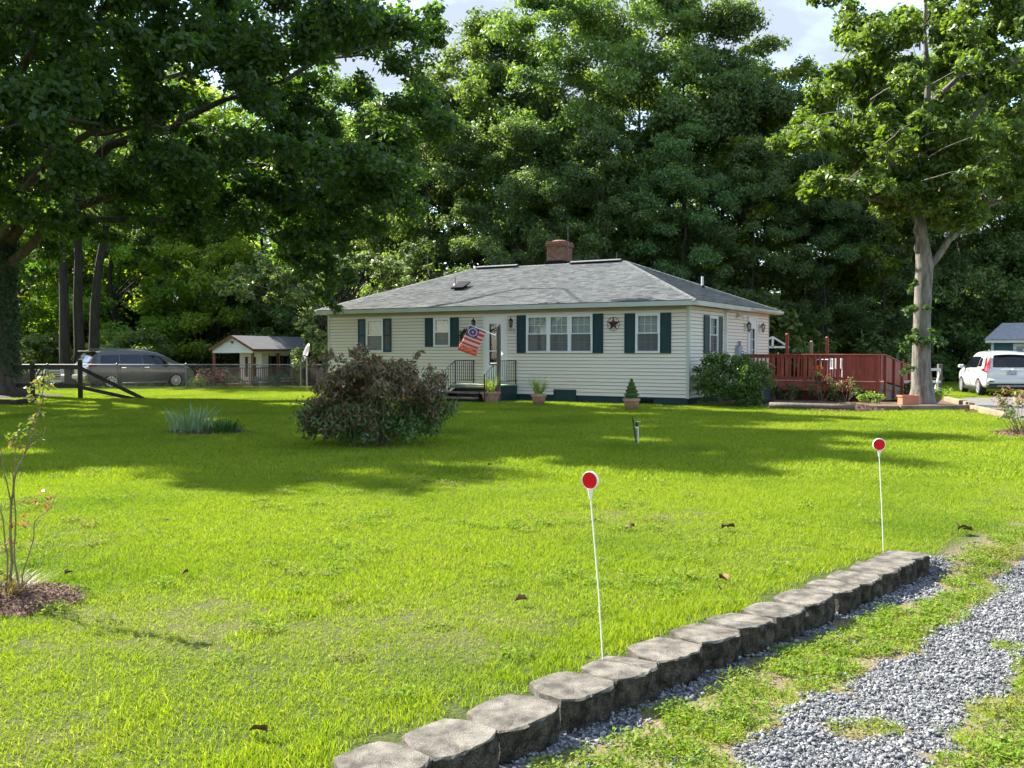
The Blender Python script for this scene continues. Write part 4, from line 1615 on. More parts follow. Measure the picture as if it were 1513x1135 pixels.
# understorey shrubs along the wood edge
US = [(x_, 49.5 + rnd.uniform(-1.5, 1.5), rnd.uniform(3.0, 5.5), rnd.choice((0, 0, 1))) for x_ in np.arange(-9, 31, 2.6)]
US += [(x_, 60 + rnd.uniform(-2, 3), rnd.uniform(3.0, 5.5), rnd.choice((2, 1, 2))) for x_ in np.arange(-48, -4, 3.0)]
US += [(x_, 78 + rnd.uniform(-2, 3), rnd.uniform(5.0, 8.0), rnd.choice((0, 0, 1))) for x_ in np.arange(-60, 60, 4.2)]
for (x_, y_, h_, v_) in US:
    if abs(x_ + 15) < 6.5 and y_ < 66:
        y_ += 15
    if x_ > 20 and y_ < 55:
        y_ += 4.5
    look = ('low dark green', 'low mid green', 'low pale green')[v_]
    q_ = x_ / y_
    place = 'behind the parked minivan' if q_ < -0.33 else 'behind the cottage' if q_ < -0.18 else 'behind the house' if q_ < 0.26 else 'behind the red deck' if q_ < 0.40 else 'behind the shed'
    row = 'deep among the trunks' if y_ > 70 else 'along the wood edge'
    plant_copy('understorey_shrub', BUSH[v_], x_, y_, h_, rnd.uniform(0, 6.28), f'{look} bush {row} {place}', 'bush', f'{look} bushes {row} {place}', ('stems', 'foliage'), rnd.uniform(1.0, 1.3))


# ================================================================== big oak on the left
oak = thing('oak_tree', 'huge spreading oak with thick bark trunk shading the front lawn', 'tree', (oak_c.x + 0.0, oak_c.y, 0))
rs = np.random.RandomState(5)
rn = random.Random(5)
OX, OY = oak.location.x, oak.location.y


def ol(px, py, Y):
    p = at(px, py, Y)
    return Vector((p.x - OX, p.y - OY, p.z))


tb = MB()
trunk_pts = [Vector((0, 0, -0.3)), Vector((0, 0, 0.15)), Vector((0, 0, 0.8)), Vector((0.02, 0, 2.5)), Vector((0.0, 0, 4.5)), Vector((0.05, 0.1, 6.5)), Vector((0.1, 0, 9.0)), Vector((-0.2, -0.2, 12.0)), Vector((0.1, 0, 15.0)), Vector((0.2, 0.2, 18.0))]
tb.tube(trunk_pts, [1.05, 0.86, 0.66, 0.58, 0.56, 0.53, 0.46, 0.34, 0.2, 0.06], 16)
LIMBS = [
    ([(2, 0.0), (60, 200, 34.5), (120, 120, 33), (190, 60, 31), (250, 5, 30), (300, -60, 29)], 0.26, 5.8),
    ([(2, 0.0), (90, 255, 34), (160, 215, 32.5), (245, 190, 31), (330, 155, 29.5), (420, 120, 28)], 0.24, 5.2),
    ([(2, 0.0), (70, 325, 35), (150, 318, 33.5), (240, 325, 32.5), (330, 320, 31.5), (400, 350, 31)], 0.17, 4.3),
    ([(2, 0.0), (110, 310, 34), (220, 270, 33), (330, 245, 32), (440, 250, 31.5), (520, 310, 32)], 0.18, 4.7),
    ([(2, 0.0), (80, 180, 38), (200, 120, 39), (330, 90, 40), (450, 80, 40)], 0.2, 7.0),
    ([(2, 0.0), (-80, 200, 33), (-180, 140, 31), (-250, 90, 30)], 0.22, 6.0),
    ([(2, 0.0), (20, 120, 31), (60, 40, 27), (120, -40, 24)], 0.22, 7.0),
    ([(2, 0.0), (60, 240, 31), (130, 200, 28), (220, 180, 25.5)], 0.2, 5.6),
]
nodes = []
for pts_, r0, zst in LIMBS:
    P3 = [Vector((0.0, 0, zst))] + [ol(*q) for q in pts_[1:]]
    fine = []
    for a_, b_ in zip(P3[:-1], P3[1:]):
        for k in range(3):
            fine.append(a_.lerp(b_, k / 3) + Vector((rn.uniform(-.12, .12), rn.uniform(-.12, .12), rn.uniform(-.15, .15))) * (1 if fine else 0))
    fine.append(P3[-1])
    tb.tube(fine, [r0 * (1 - 0.82 * i / (len(fine) - 1)) for i in range(len(fine))], 9)
    nodes += fine[3:]
nodes += trunk_pts[5:]
cl = []
oc = np.array([-14.6 - OX, 29.4 - OY, 10.6])
while len(cl) < 560:
    d_ = unit(rs.randn(3))
    k = rs.rand() ** 0.33
    c = oc + d_ * k * np.array([13.2, 9.8, 8.2])
    zlow = 5.0 + 0.035 * max(0, (-(c[0] + OX) - 6)) ** 1.1
    if c[2] < zlow:
        continue
    if k < 0.45 and rs.rand() < 0.6:
        continue
    if c[1] + OY > 35.5 and c[0] + OX > -17:
        continue
    if c[2] > 13.0 and c[0] + OX > -9:
        continue
    if c[2] < 8.0 and abs(c[0]) < 1.6 and c[1] < 0.5:
        continue
    cl.append((c, 0.75 + 0.65 * rs.rand()))
# unseen outer boughs, added to cast shade on the left front lawn
for k in range(34):
    cl.append((np.array([rs.uniform(-22, -13) - OX, rs.uniform(19.0, 25.0) - OY, rs.uniform(8.0, 13.5)]), 0.9 + 0.5 * rs.rand()))
# drooping sprays on the house side and low hanging ones
for (px, py, Y, r_) in ((470, 300, 31, .9), (500, 350, 31, .9), (470, 380, 31.5, .8), (440, 350, 31, .9), (500, 410, 32, .8), (478, 430, 32, .65), (490, 455, 32.5, .45), (455, 400, 31.5, .7), (540, 330, 32, .9), (560, 270, 31, 1.0), (590, 220, 31, 1.0), (610, 160, 31, 1.0), (600, 90, 31, 1.1), (625, 40, 31, 0.9), (570, 30, 30, 1.1), (380, 330, 31, .9), (400, 290, 31, 1.), (330, 300, 31.5, .9),
                        (215, 375, 32, .55), (250, 395, 32, .6), (190, 395, 32.5, .5), (235, 418, 32, .35), (160, 350, 33, .7), (110, 345, 34, .6), (60, 370, 37, .5), (290, 350, 32, .6), (45, 400, 37.5, .5), (640, 60, 31, .6), (648, 20, 30.5, .6), (60, 30, 31, 1.0), (110, 40, 31, 1.1), (130, 75, 32, 1.0), (80, 80, 31, 1.0), (95, 10, 30, 1.1), (160, 20, 30, 1.0), (30, 60, 32, 1.0), (150, 60, 31, .8)):
    cl.append((np.array(ol(px, py, Y)), r_))
NA = np.array([tuple(q) for q in nodes])
for c, r_ in cl[::3]:
    j = np.argmin(np.linalg.norm(NA - c, axis=1) + 0.6 * np.maximum(0, NA[:, 2] - c[2]))
    s = nodes[j]
    L_ = (Vector(c) - s).length
    r0 = 0.02 + 0.007 * min(L_, 5)
    tb.tube(bend(s, c, rn, 0.09, 4, 0.08), [r0, r0 * .8, r0 * .6, r0 * .4, 0.012], 5, cap=False)
tb.build('trunk', M['bark'], oak, smooth=True)
link('crown', crown_mesh('crown', rs, cl, 560, (0.195, 0.115), M['leaf_oak'], droop=0.4), oak)
# vine leaves on the trunk
P_, N_ = [], []
for k in range(1400):
    z = 0.2 + 6.0 * rs.rand()
    a = R(-30) + rs.randn() * 0.55
    r_ = 0.60 + 0.1 * rs.rand()
    P_.append((math.cos(a) * r_, math.sin(a) * r_, z))
    N_.append((math.cos(a), math.sin(a), 0.3))
V_, F_ = leaf_quads(rs, np.array(P_), np.array(N_) + 0.4 * rs.randn(len(P_), 3), 0.13, 0.10, 0.5)
link('ivy', np_mesh('ivy', V_, F_, M['leaf_dkgreen']), oak)

# ================================================================== yard tree on the right
yt = thing('yard_tree', 'tall pale-barked tree with leafy trunk sprouts beside the red deck', 'tree', (tree_r.x, tree_r.y, 0))
TX, TY = tree_r.x, tree_r.y


def tl(px, py, Y=None):
    p = at(px, py, Y or TY)
    return Vector((p.x - TX, p.y - TY, p.z))


rs = np.random.RandomState(9)
rn = random.Random(9)
tb = MB()
tp = [Vector((0, 0, -0.3)), Vector((0, 0, 0.1)), Vector((0.0, 0, 0.5)), tl(1361, 545), tl(1362, 480), tl(1364, 430), tl(1366, 392), tl(1362, 350), tl(1356, 290), tl(1366, 210), tl(1372, 120), tl(1365, 40), tl(1372, -60)]
tb.tube(tp, [0.55, 0.42, 0.33, 0.285, 0.26, 0.255, 0.27, 0.18, 0.14, 0.12, 0.09, 0.06, 0.03], 14)
# second leader, right limb and others
L2 = [
    ([(1372, 395), (1400, 355), (1440, 322), (1475, 295), (1513, 265), (1560, 220)], 0.12, [0, 0, .3, .3, .2, 0]),
    ([(1378, 330), (1400, 250), (1425, 190), (1460, 140), (1500, 95), (1540, 60)], 0.14, [0, 0, -.5, -1, -1.5, -2]),
    ([(1356, 320), (1330, 260), (1290, 210), (1240, 190), (1190, 180)], 0.10, [0, -.3, -.8, -1.2, -1.5]),
    ([(1360, 300), (1320, 300), (1270, 290), (1225, 270)], 0.08, [0, -.6, -1.3, -2]),
    ([(1370, 200), (1320, 150), (1280, 90), (1250, 40)], 0.10, [0, .4, .8, 1.0]),
    ([(1368, 160), (1420, 110), (1450, 50), (1470, -20)], 0.10, [0, .6, 1.2, 1.5]),
    ([(1358, 380), (1352, 340), (1350, 300)], 0.06, [0, -.3, -.5]),
]
nodes = tp[8:]
for pts_, r0, dys in L2:
    P3 = [tl(q[0], q[1], TY + dy * 1.0) for q, dy in zip(pts_, dys)]
    fine = []
    for a_, b_ in zip(P3[:-1], P3[1:]):
        for k in range(3):
            fine.append(a_.lerp(b_, k / 3) + Vector((rn.uniform(-.05, .05), rn.uniform(-.05, .05), rn.uniform(-.05, .05))) * (1 if fine else 0))
    fine.append(P3[-1])
    tb.tube(fine, [r0 * (1 - 0.8 * i / (len(fine) - 1)) for i in range(len(fine))], 8)
    nodes += fine[3:]
cl = []
# foliage masses picked out along the limbs
for (px, py, n, sx, sy) in ((1350, 50, 16, 75, 45), (1400, 120, 16, 60, 45), (1300, 100, 12, 50, 40), (1340, 190, 16, 55, 35), (1270, 250, 14, 45, 28), (1240, 190, 8, 32, 22), (1260, 50, 7, 22, 25), (1200, 205, 6, 28, 14),
                            (1330, 270, 14, 45, 22), (1220, 270, 8, 22, 18), (1430, 60, 10, 50, 40), (1470, 120, 12, 45, 40), (1430, 210, 12, 45, 30), (1490, 210, 10, 45, 30), (1390, 265, 12, 40, 24), (1450, 270, 9, 40, 18), (1380, -40, 14, 90, 40), (1520, 60, 12, 50, 70), (1560, 180, 12, 40, 60), (1345, 305, 7, 28, 10), (1410, 318, 5, 30, 8), (1290, 170, 10, 50, 30), (1300, 230, 8, 40, 20), (1200, 190, 6, 20, 16), (1225, 120, 5, 25, 20), (1180, 200, 4, 14, 12), (1485, 8, 10, 40, 30), (1505, 40, 6, 30, 30)):
    for k in range(n):
        x_, y_ = px + rs.randn() * sx * 0.62, py + rs.randn() * sy * 0.62
        cl.append((np.array(tl(x_, y_, TY + rs.randn() * 1.9)), 0.42 + 0.42 * rs.rand()))
NA = np.array([tuple(q) for q in nodes])
for c, r_ in cl:
    j = np.argmin(np.linalg.norm(NA - c, axis=1) + 0.6 * np.maximum(0, NA[:, 2] - c[2]))
    s = nodes[j]
    if (Vector(c) - s).length > 2.3:
        s = s.lerp(Vector(c), 0.6)
    tb.tube(bend(s, c, rn, 0.06, 3, 0.03), [0.018, 0.014, 0.010, 0.005], 5, cap=False)
tb.build('trunk', M['bark_pale'], yt, smooth=True)
link('crown', crown_mesh('crown', rs, cl, 800, (0.185, 0.10), M['leaf_yard'], droop=0.35, sprigs=1.15), yt)
sc_ = []
for (px, py, r_) in ((1347, 455, .22), (1340, 462, .16), (1370, 455, .12), (1345, 500, .22), (1335, 512, .20), (1362, 505, .26), (1380, 500, .24), (1390, 508, .2), (1375, 488, .16), (1350, 492, .2), (1342, 545, .16), (1335, 550, .10), (1352, 420, .16), (1345, 428, .1), (1385, 445, .08), (1340, 385, .14)):
    sc_.append((np.array(tl(px, py, TY - 0.42 - 0.1 * rs.rand())), r_ * 1.15))
link('foliage', crown_mesh('foliage', rs, sc_, 900, (0.17, 0.095), M['leaf_shrub'], droop=0.4, sprigs=1.2), yt)

# small pale-leaved tree left of the house
pt_ = thing('dogwood_tree', 'small pale-leaved tree leaning out from behind the left house corner', 'tree', (-8.6, 45.8, hzf(-8.6, 45.8)))
rs = np.random.RandomState(21)
rn = random.Random(21)
cl = []
for (px, py, n, sx, sy) in ((400, 420, 16, 45, 24), (450, 400, 14, 40, 22), (350, 425, 8, 22, 16), (455, 470, 7, 16, 18), (465, 510, 7, 14, 16), (430, 440, 8, 30, 15), (445, 535, 4, 10, 8), (600, 400, 10, 30, 18), (550, 390, 12, 40, 20), (500, 400, 10, 30, 22)):
    for k in range(n):
        p_ = at(px + rs.randn() * sx * .7, py + rs.randn() * sy * .7, 45.5 + rs.randn() * 1.0)
        cl.append((np.array((p_.x + 8.6, p_.y - 45.8, p_.z + 0.2)), 0.35 + 0.35 * rs.rand()))
tb = MB()
tp = bend((0, 0, -0.2), (0.4, 0, 3.6), rn, 0.03, 4)
tb.tube(tp, [0.16, 0.13, 0.11, 0.09, 0.06], 8)
for c, r_ in cl[::2]:
    tb.tube(bend(tp[2 + rn.randrange(3)], c, rn, 0.06, 4, 0.06), [0.05, 0.04, 0.03, 0.02, 0.008], 5, cap=False)
tb.build('trunk', M['bark_dark'], pt_, smooth=True)
link('crown', crown_mesh('crown', rs, cl, 420, (0.20, 0.12), M['leaf_pale'], droop=0.3), pt_)

# ================================================================== shrubs and flowers
def shrub(name, label, cat, loc, cl, leaf, mat_, per_area=700, stem_n=14, group=None, flat=0.85, droop=0.3, extra=None, seed=1, stem_mat='stem', stem_r=0.012):
    o = thing(name, label, cat, loc, 0, group)
    rs = np.random.RandomState(seed)
    rn = random.Random(seed)
    tb = MB()
    for k in range(stem_n):
        c = cl[(k * 7) % len(cl)][0]
        tb.tube(bend((rn.uniform(-.08, .08), rn.uniform(-.06, .06), -0.05), c, rn, 0.05, 4, 0.02), [stem_r, stem_r * .85, stem_r * .7, stem_r * .5, stem_r * .3], 5, cap=False)
    tb.build('stems', M[stem_mat], o, smooth=True)
    link('foliage', crown_mesh('foliage', rs, cl, per_area, leaf, mat_, flat=flat, droop=droop, sprigs=1.15), o)
    for (nm, pts_, lf, mt, num) in (extra or []):
        P, N = [], []
        for c, r in pts_:
            a, b = clump_points(rs, np.asarray(c), r, num, 0.8, 0.3)
            P.append(a)
            N.append(b)
        V, F = leaf_quads(rs, np.concatenate(P), np.concatenate(N), lf[0], lf[1], droop)
        link(nm, np_mesh(nm, V, F, mt), o)
    return o


def dome(seed, n, rx, ry, H, r0, r1, zmin=0.1, low=0.6, q0=0.35):
    rs = np.random.RandomState(seed)
    out = []
    for k in range(n):
        a, q = rs.rand() * 6.28, math.sqrt(rs.rand())
        z = zmin + (H - zmin - r0 * 0.5) * rs.rand()
        w = math.sin(math.pi * (0.5 + 0.5 * max(0, (z - H * 0.45) / (H * 0.55)) ** 1.6)) if z > H * 0.45 else low + (1 - low) * z / (H * 0.45)
        q = q0 + (1 - q0) * q
        out.append((np.array([math.cos(a) * rx * q * w, math.sin(a) * ry * q * w, z]), r0 + (r1 - r0) * rs.rand()))
    return out


# large plum-green shrub in the middle of the lawn
cl = dome(31, 165, 1.36, 1.1, 1.50, 0.20, 0.34, zmin=0.18, low=0.68, q0=0.12)
rs31 = np.random.RandomState(31)
shoots = []
for k in range(26):
    a = rs31.uniform(-1.3, 1.3)
    shoots.append((np.array([a, rs31.uniform(-.6, .6), 1.38 + 0.34 * rs31.rand() * (1.15 - abs(a) * 0.5)]), 0.11 + 0.06 * rs31.rand()))
cols_top = [q for q in cl if q[0][2] > 0.55 or q[0][0] < -0.55] + shoots
cols_low = [q for q in cl if q[0][2] <= 0.78]
sh = shrub('flowering_shrub', 'wide loose shrub with reddish brown and green leaves in the shaded lawn', 'shrub', (shrub_c.x - 0.02, shrub_c.y + 0.55, 0), cols_top, (0.12, 0.036), M['leaf_plum'], per_area=1050, stem_n=44, droop=0.8, seed=31, stem_r=0.014, stem_mat='stem',
           extra=[('green_foliage', cols_low, (0.11, 0.034), M['leaf_shrub'], 60)])
sheet('soil_patch_ground', ring(shrub_c.x - 0.02, shrub_c.y + 0.5, 0.75, 0.55, seed=77), M['soil'], 0.02, dome=0.02)

# shrub at the house corner
cb = hw(1.25, 0.15)
cl = dome(33, 80, 1.12, 0.9, 1.62, 0.26, 0.42, zmin=0.12, low=0.9)
shrub('corner_shrub', 'dense rounded green shrub against the house corner by the meter box', 'shrub', cb, cl, (0.085, 0.05), M['leaf_corner'], per_area=1150, stem_n=16, seed=33)

# plants along the deck
def hplane(px, ly):
    r_ = ray(px, 600)
    d_ = Vector((r_.x, r_.y, 0))
    t_ = (HOUSE.dot(HV) + ly) / d_.dot(HV)
    return Vector((d_.x * t_, d_.y * t_, 0))


DK = [((1145, 590), 0.30, 0.55, 'leaf_dkgreen', 'dark leafy plant squeezed between grey unit and deck skirt', 'leaf_dkgreen'),
      ((1168, 592), 0.40, 0.62, 'leaf_shrub', 'low bright green plant at the deck skirt beside the log edging', 'x'),
      ((1214, 592), 0.55, 0.98, 'leaf_shrub', 'rose bush with pale reddish tips standing before the deck balusters', 'rose'),
      ((1250, 593), 0.58, 0.90, 'leaf_shrub', 'full rose bush with pinkish leaf tips before the solid deck boards', 'rose'),
      ((1291, 597), 0.52, 0.36, 'leaf_lime', 'low lime green mound plant near the deck corner', 'x'),
      ((1337, 586), 0.40, 0.55, 'leaf_shrub', 'small green bush behind the rectangular terracotta planter', 'x')]
for i, (pp_, rx, H, mk, lab, fl_) in enumerate(DK):
    g_ = hplane(pp_[0], 5.02 - (0.5 if fl_ == 'rose' else 0.42)) if i < 4 else gnd(*pp_)
    cl = dome(400 + i, 16, rx * 0.8, rx * 0.7, H, 0.12, 0.22, zmin=0.08, low=0.7)
    ex = [('leaf_tips', [q for q in cl if q[0][2] > H * 0.55], (0.06, 0.04), M['leaf_red'], 26)] if fl_ == 'rose' else None
    shrub('rose_bush' if fl_ == 'rose' else 'garden_plant', lab, 'plant', g_, cl, (0.075, 0.045), M[mk], per_area=900 if fl_ != 'rose' else 700, stem_n=9, seed=400 + i, extra=ex)
g_ = gnd(1391, 588)
shrub('garden_plant', 'small yellow-green plant behind the pale tree trunk base', 'plant', g_, dome(420, 10, .3, .25, .42, .1, .18), (0.07, 0.04), M['leaf_lime'], per_area=900, stem_n=6, seed=420)
for k, (px, py) in enumerate(((1270, 540), (1340, 541))):
    Y = 40.5
    x_ = (px - IMG_W / 2) / F_PX * Y
    shrub('tall_garden_plant', ['tall leafy plant rising behind the deck rail', 'tall leafy plant rising behind the ramp rail'][k], 'plant', (x_, Y, 0), dome(430 + k, 14, .5, .4, 1.55, .12, .2, zmin=.3), (0.09, 0.05), M['leaf_pale'], per_area=600, stem_n=8, seed=430 + k)

# pink flowering bush and weeds beyond the chain link fence
for k, (px, py, rx, H, lab, mt, fl_) in enumerate(((312, 578, 0.75, 0.95, 'pink flowering bush behind the chain link fence near the cottage porch', 'leaf_dkgreen', 1), (347, 576, 0.6, 0.6, 'grey-green weedy bush behind the fence before the porch railing', 'leaf_pale', 0), (292, 578, 0.5, 0.5, 'small bright green weed clump at the fence foot beside the van', 'leaf_lime', 0), (395, 575, 0.7, 0.6, 'low dark bush behind the fence under the porch', 'leaf_dkgreen', 0), (430, 578, 0.9, 0.95, 'dark leafy bush behind the fence near the satellite dish', 'leaf_dkgreen', 0))):
    g_ = gnd(px, py)
    g_ = Vector((g_.x * 43.0 / g_.y, 43.0, 0)) if k != 0 else Vector((g_.x * 42.4 / g_.y, 42.4, 0))
    cl = dome(500 + k, 18, rx * .85, rx * .7, H, .14, .24, zmin=.1, low=.8)
    ex = [('blossoms', [q for q in cl if q[0][2] > H * .4], (0.075, 0.065), M['flower_pink'], 22)] if fl_ else None
    shrub('flowering_bush' if fl_ else 'wild_bush', lab, 'bush', g_, cl, (0.09, 0.05), M[mt], per_area=700, stem_n=8, seed=500 + k, extra=ex)


# ---- sparse rose at the left edge: canes with few leaves
def cane_rose(name, label, loc, canes, leaf_spots, red_spots, seed, lf=(0.042, 0.023)):
    o = thing(name, label, 'rose bush', loc)
    rn = random.Random(seed)
    rs = np.random.RandomState(seed)
    for c in canes:
        tb = MB()
        pts_ = [Vector(q) for q in c[0]]
        fine = []
        for a_, b_ in zip(pts_[:-1], pts_[1:]):
            for k in range(3):
                fine.append(a_.lerp(b_, k / 3) + Vector((rn.uniform(-1, 1), rn.uniform(-1, 1), 0)) * 0.006)
        fine.append(pts_[-1])
        tb.tube(fine, [c[1] * (1 - 0.72 * i / (len(fine) - 1)) for i in range(len(fine))], 6)
        for f_ in fine[2::2]:
            d_ = Vector((rn.uniform(-1, 1), rn.uniform(-1, 1), rn.uniform(0.3, 1))).normalized() * rn.uniform(0.03, 0.10)
            tb.tube([f_, f_ + d_], [0.0025, 0.0012], 4, cap=False)
        tb.build('cane', M['stem'], o, smooth=True)
    for (nm, spots, mt) in (('leaves', leaf_spots, M['leaf_rose']), ('red_leaves', red_spots, M['leaf_red'])):
        P, N = [], []
        for (c, r, n) in spots:
            a, b = clump_points(rs, np.array(c, float), r * 1.1, n * 2, 0.7, 0.2)
            P.append(a)
            N.append(b)
        if P:
            V, F = leaf_quads(rs, np.concatenate(P), np.concatenate(N), lf[0], lf[1], 0.3)
            link(nm, np_mesh(nm, V, F, mt), o)
    return o


RY_ = rose_l.y


def rl(px, py, dy=0.0):
    p_ = at(px, py, RY_ + dy)
    return (p_.x - rose_l.x, dy, p_.z)


canes = [
    ([(0.0, 0, -0.03), rl(17, 800), rl(17, 740), rl(24, 700), rl(35, 670), rl(50, 640), rl(60, 600), rl(66, 560)], 0.010),
    ([(0.05, 0.05, -0.03), rl(23, 830), rl(22, 760), rl(20, 700), rl(23, 650)], 0.008),
    ([(0.06, 0.0, -0.03), rl(34, 850), rl(48, 800), rl(52, 770), rl(75, 750), rl(86, 728)], 0.006),
    ([(0.0, -0.05, -0.03), rl(10, 820), rl(4, 770), rl(-8, 720), rl(-20, 690)], 0.007),
    ([rl(17, 745), rl(5, 690), rl(-4, 640), rl(-14, 610)], 0.005),
    ([rl(35, 670), rl(50, 655), rl(62, 648), rl(68, 630)], 0.004),
    ([(0.07, 0.02, -0.03), rl(40, 860), rl(60, 835), rl(72, 815)], 0.004),
]
lv = [(rl(52, 572), .045, 9), (rl(68, 560), .05, 12), (rl(75, 572), .04, 8), (rl(45, 588), .03, 5), (rl(58, 612), .035, 5), (rl(40, 636), .05, 10), (rl(22, 646), .045, 8), (rl(50, 622), .04, 6), (rl(20, 655), .03, 5), (rl(-10, 640), .05, 8), (rl(30, 660), .03, 4), (rl(62, 652), .02, 2), (rl(5, 850), .05, 10), (rl(18, 862), .05, 8), (rl(58, 592), .04, 6)]
rd = [(rl(64, 728), .03, 3), (rl(72, 737), .025, 3), (rl(48, 742), .025, 2), (rl(38, 762), .02, 2), (rl(66, 750), .03, 3), (rl(38, 775), .03, 3), (rl(20, 775), .03, 2), (rl(15, 800), .03, 3)]
cane_rose('garden_rose', 'spindly tall rose with bare canes and few leaves on mulch ring', (rose_l.x, rose_l.y, 0), canes, lv, rd, 71)
# dry tuft at its foot
tuft_rs = np.random.RandomState(72)


def blades(rs, n, spread, h, w, lean, cx=0.0, cy=0.0, seg=4, curl=0.6, elong=1.0):
    """long curved blades fanning from a base -> verts, faces"""
    V, F = [], []
    for k in range(n):
        a = rs.rand() * 6.28
        r = spread * math.sqrt(rs.rand())
        bx, by = cx + math.cos(a) * r * elong, cy + math.sin(a) * r
        d = np.array([math.cos(a + rs.randn() * .5), math.sin(a + rs.randn() * .5), 0])
        hh = h * (0.6 + 0.5 * rs.rand())
        ln = lean * (0.3 + rs.rand())
        ww = w * (0.7 + 0.6 * rs.rand())
        sd = np.array([-d[1], d[0], 0])
        o = len(V)
        for s in range(seg + 1):
            q = s / seg
            p = np.array([bx, by, -0.02]) + d * ln * hh * q ** 1.8 + np.array([0, 0, hh * (q - curl * ln * q ** 3 * 0.5)])
            wd = ww * (1 - q ** 2.2) * 0.5 + 0.0006
            V.append(p - sd * wd)
            V.append(p + sd * wd)
            if s:
                b = o + 2 * s
                F.append((b - 2, b - 1, b + 1, b))
    return np.array(V), np.array(F)


V_, F_ = blades(tuft_rs, 260, 0.14, 0.20, 0.004, 1.0)
dt = thing('dry_grass_tuft', 'brown dry grass tuft at the foot of the spindly rose', 'grass tuft', (rose_l.x - 0.01, rose_l.y - 0.02, 0.06))
link('blades', np_mesh('blades', V_, F_, leafmat('dry_grass', [(0.13, 0.09, 0.05), (0.2, 0.14, 0.08), (0.10, 0.10, 0.04)], transl=0.2)), dt)


# mulch beds with loose chips
def mulch_bed(name, label, poly, dome_h, n_chips, seed, chip=(0.05, 0.018), mt='mulch'):
    o = thing(name, label, 'mulch bed')
    cx, cy = sum(q[0] for q in poly) / len(poly), sum(q[1] for q in poly) / len(poly)
    o.location = (cx, cy, 0)
    pl = [((q[0] - cx), (q[1] - cy)) for q in poly]
    s = sheet('mulch_mound', poly, M[mt], 0.018, dome=dome_h, kind=None, rings=7)
    s.parent = o
    s.location = (-cx, -cy, 0)
    rs = np.random.RandomState(seed)
    P = []
    rx = max(abs(q[0]) for q in pl) * 1.12
    ry = max(abs(q[1]) for q in pl) * 1.12
    n = len(pl)
    while len(P) < n_chips:
        x, y = rs.uniform(-rx, rx), rs.uniform(-ry, ry)
        k = max(abs(x) / rx, 0) ** 2 + (y / ry) ** 2
        if k > 1 or (k > 0.72 and rs.rand() < 0.65):
            continue
        P.append((x, y, 0.030 + dome_h * max(0, 1 - k * 1.2) + rs.rand() * 0.012))
    P = np.array(P)
    N = np.tile([0, 0, 1.0], (len(P), 1)) + rs.randn(len(P), 3) * 0.45
    V, F = leaf_quads(rs, P, N, chip[0], chip[1], 0.0, fold=0.1, lj=0.6)
    c = link('wood_chips', np_mesh('wood_chips', V, F, M['chip']), o)
    c['kind'] = 'stuff'
    return o


mulch_bed('mulch_ring', 'brown mulch ring heaped around the spindly rose', BEDS['rose_left'], 0.07, 2200, 81, (0.035, 0.009))
mulch_bed('mulch_ring', 'dark soil and mulch oval under the iris leaves', BEDS['iris'], 0.05, 700, 82, (0.07, 0.02))
mulch_bed('mulch_mound', 'bare dark mulch mound on the lawn before the deck', BEDS['mound'], 0.16, 2200, 83, (0.08, 0.025))
mulch_bed('mulch_ring', 'mulch ring under the rose bush near the parking gravel', BEDS['rose_right'], 0.06, 900, 84, (0.06, 0.018))
mulch_bed('mulch_ring', 'small stony mulch patch beside the pale timber edging', BEDS['small'], 0.05, 500, 85, (0.07, 0.03))

# ---- iris clump and lilies
ic = thing('iris_clump', 'clump of grey-green sword-shaped iris leaves in a soil bed', 'iris', (iris_c.x - 0.28, iris_c.y, 0.03))
rs = np.random.RandomState(91)
V_, F_ = blades(rs, 80, 0.34, 0.62, 0.036, 0.42, elong=1.3, curl=0.5)
link('blades', np_mesh('blades', V_, F_, M['leaf_iris'], smooth=True), ic)
ic2 = thing('lily_clump', 'low clump of dark green strappy leaves beside the iris', 'lily', (iris_c.x + 0.32, iris_c.y + 0.02, 0.03))
V_, F_ = blades(rs, 170, 0.34, 0.34, 0.024, 0.7, elong=1.2, curl=0.8)
link('blades', np_mesh('blades', V_, F_, M['leaf_lily'], smooth=True), ic2)

# ---- rose at the right edge
rr_c = [(np.array([random.uniform(-.42, .5), random.uniform(-.35, .35), random.uniform(.28, .86)]), random.uniform(.10, .18)) for _ in range(26)]
shrub('rose_bush', 'open rose bush with reddish leaf tips in a mulch ring near the parking gravel', 'rose bush', (rose_r.x + 0.05, rose_r.y, 0.03), rr_c, (0.065, 0.038), M['leaf_pale'], per_area=520, stem_n=20, seed=95, stem_r=0.009,
      extra=[('red_leaves', [q for q in rr_c if q[0][2] > 0.55], (0.06, 0.035), M['leaf_red'], 22)])


# ================================================================== pots
def pot(name, label, loc, r, h, square=0.0, mat_='terra', rz=0.0):
    o = thing(name, label, 'potted plant', loc, rz)
    p_ = MB()
    p_.lathe([(r * 0.66, 0.0), (r * 0.9, h * 0.76), (r * 0.92, h * 0.78)], 28, sq=square)
    p_.build('pot', M[mat_], o, smooth=not square)
    p_ = MB()
    p_.lathe([(r * 0.93, h * 0.77), (r * 1.02, h * 0.80), (r * 1.03, h * 0.97), (r * 1.0, h), (r * 0.9, h), (r * 0.88, h * 0.9)], 28, sq=square, cap=False)
    p_.build('rim', M[mat_], o, smooth=False)
    p_ = MB()
    p_.lathe([(r * 0.9, h * 0.84), (r * 0.885, h * 0.9)], 28, sq=square)
    p_.build('soil', M['soil'], o)
    return o


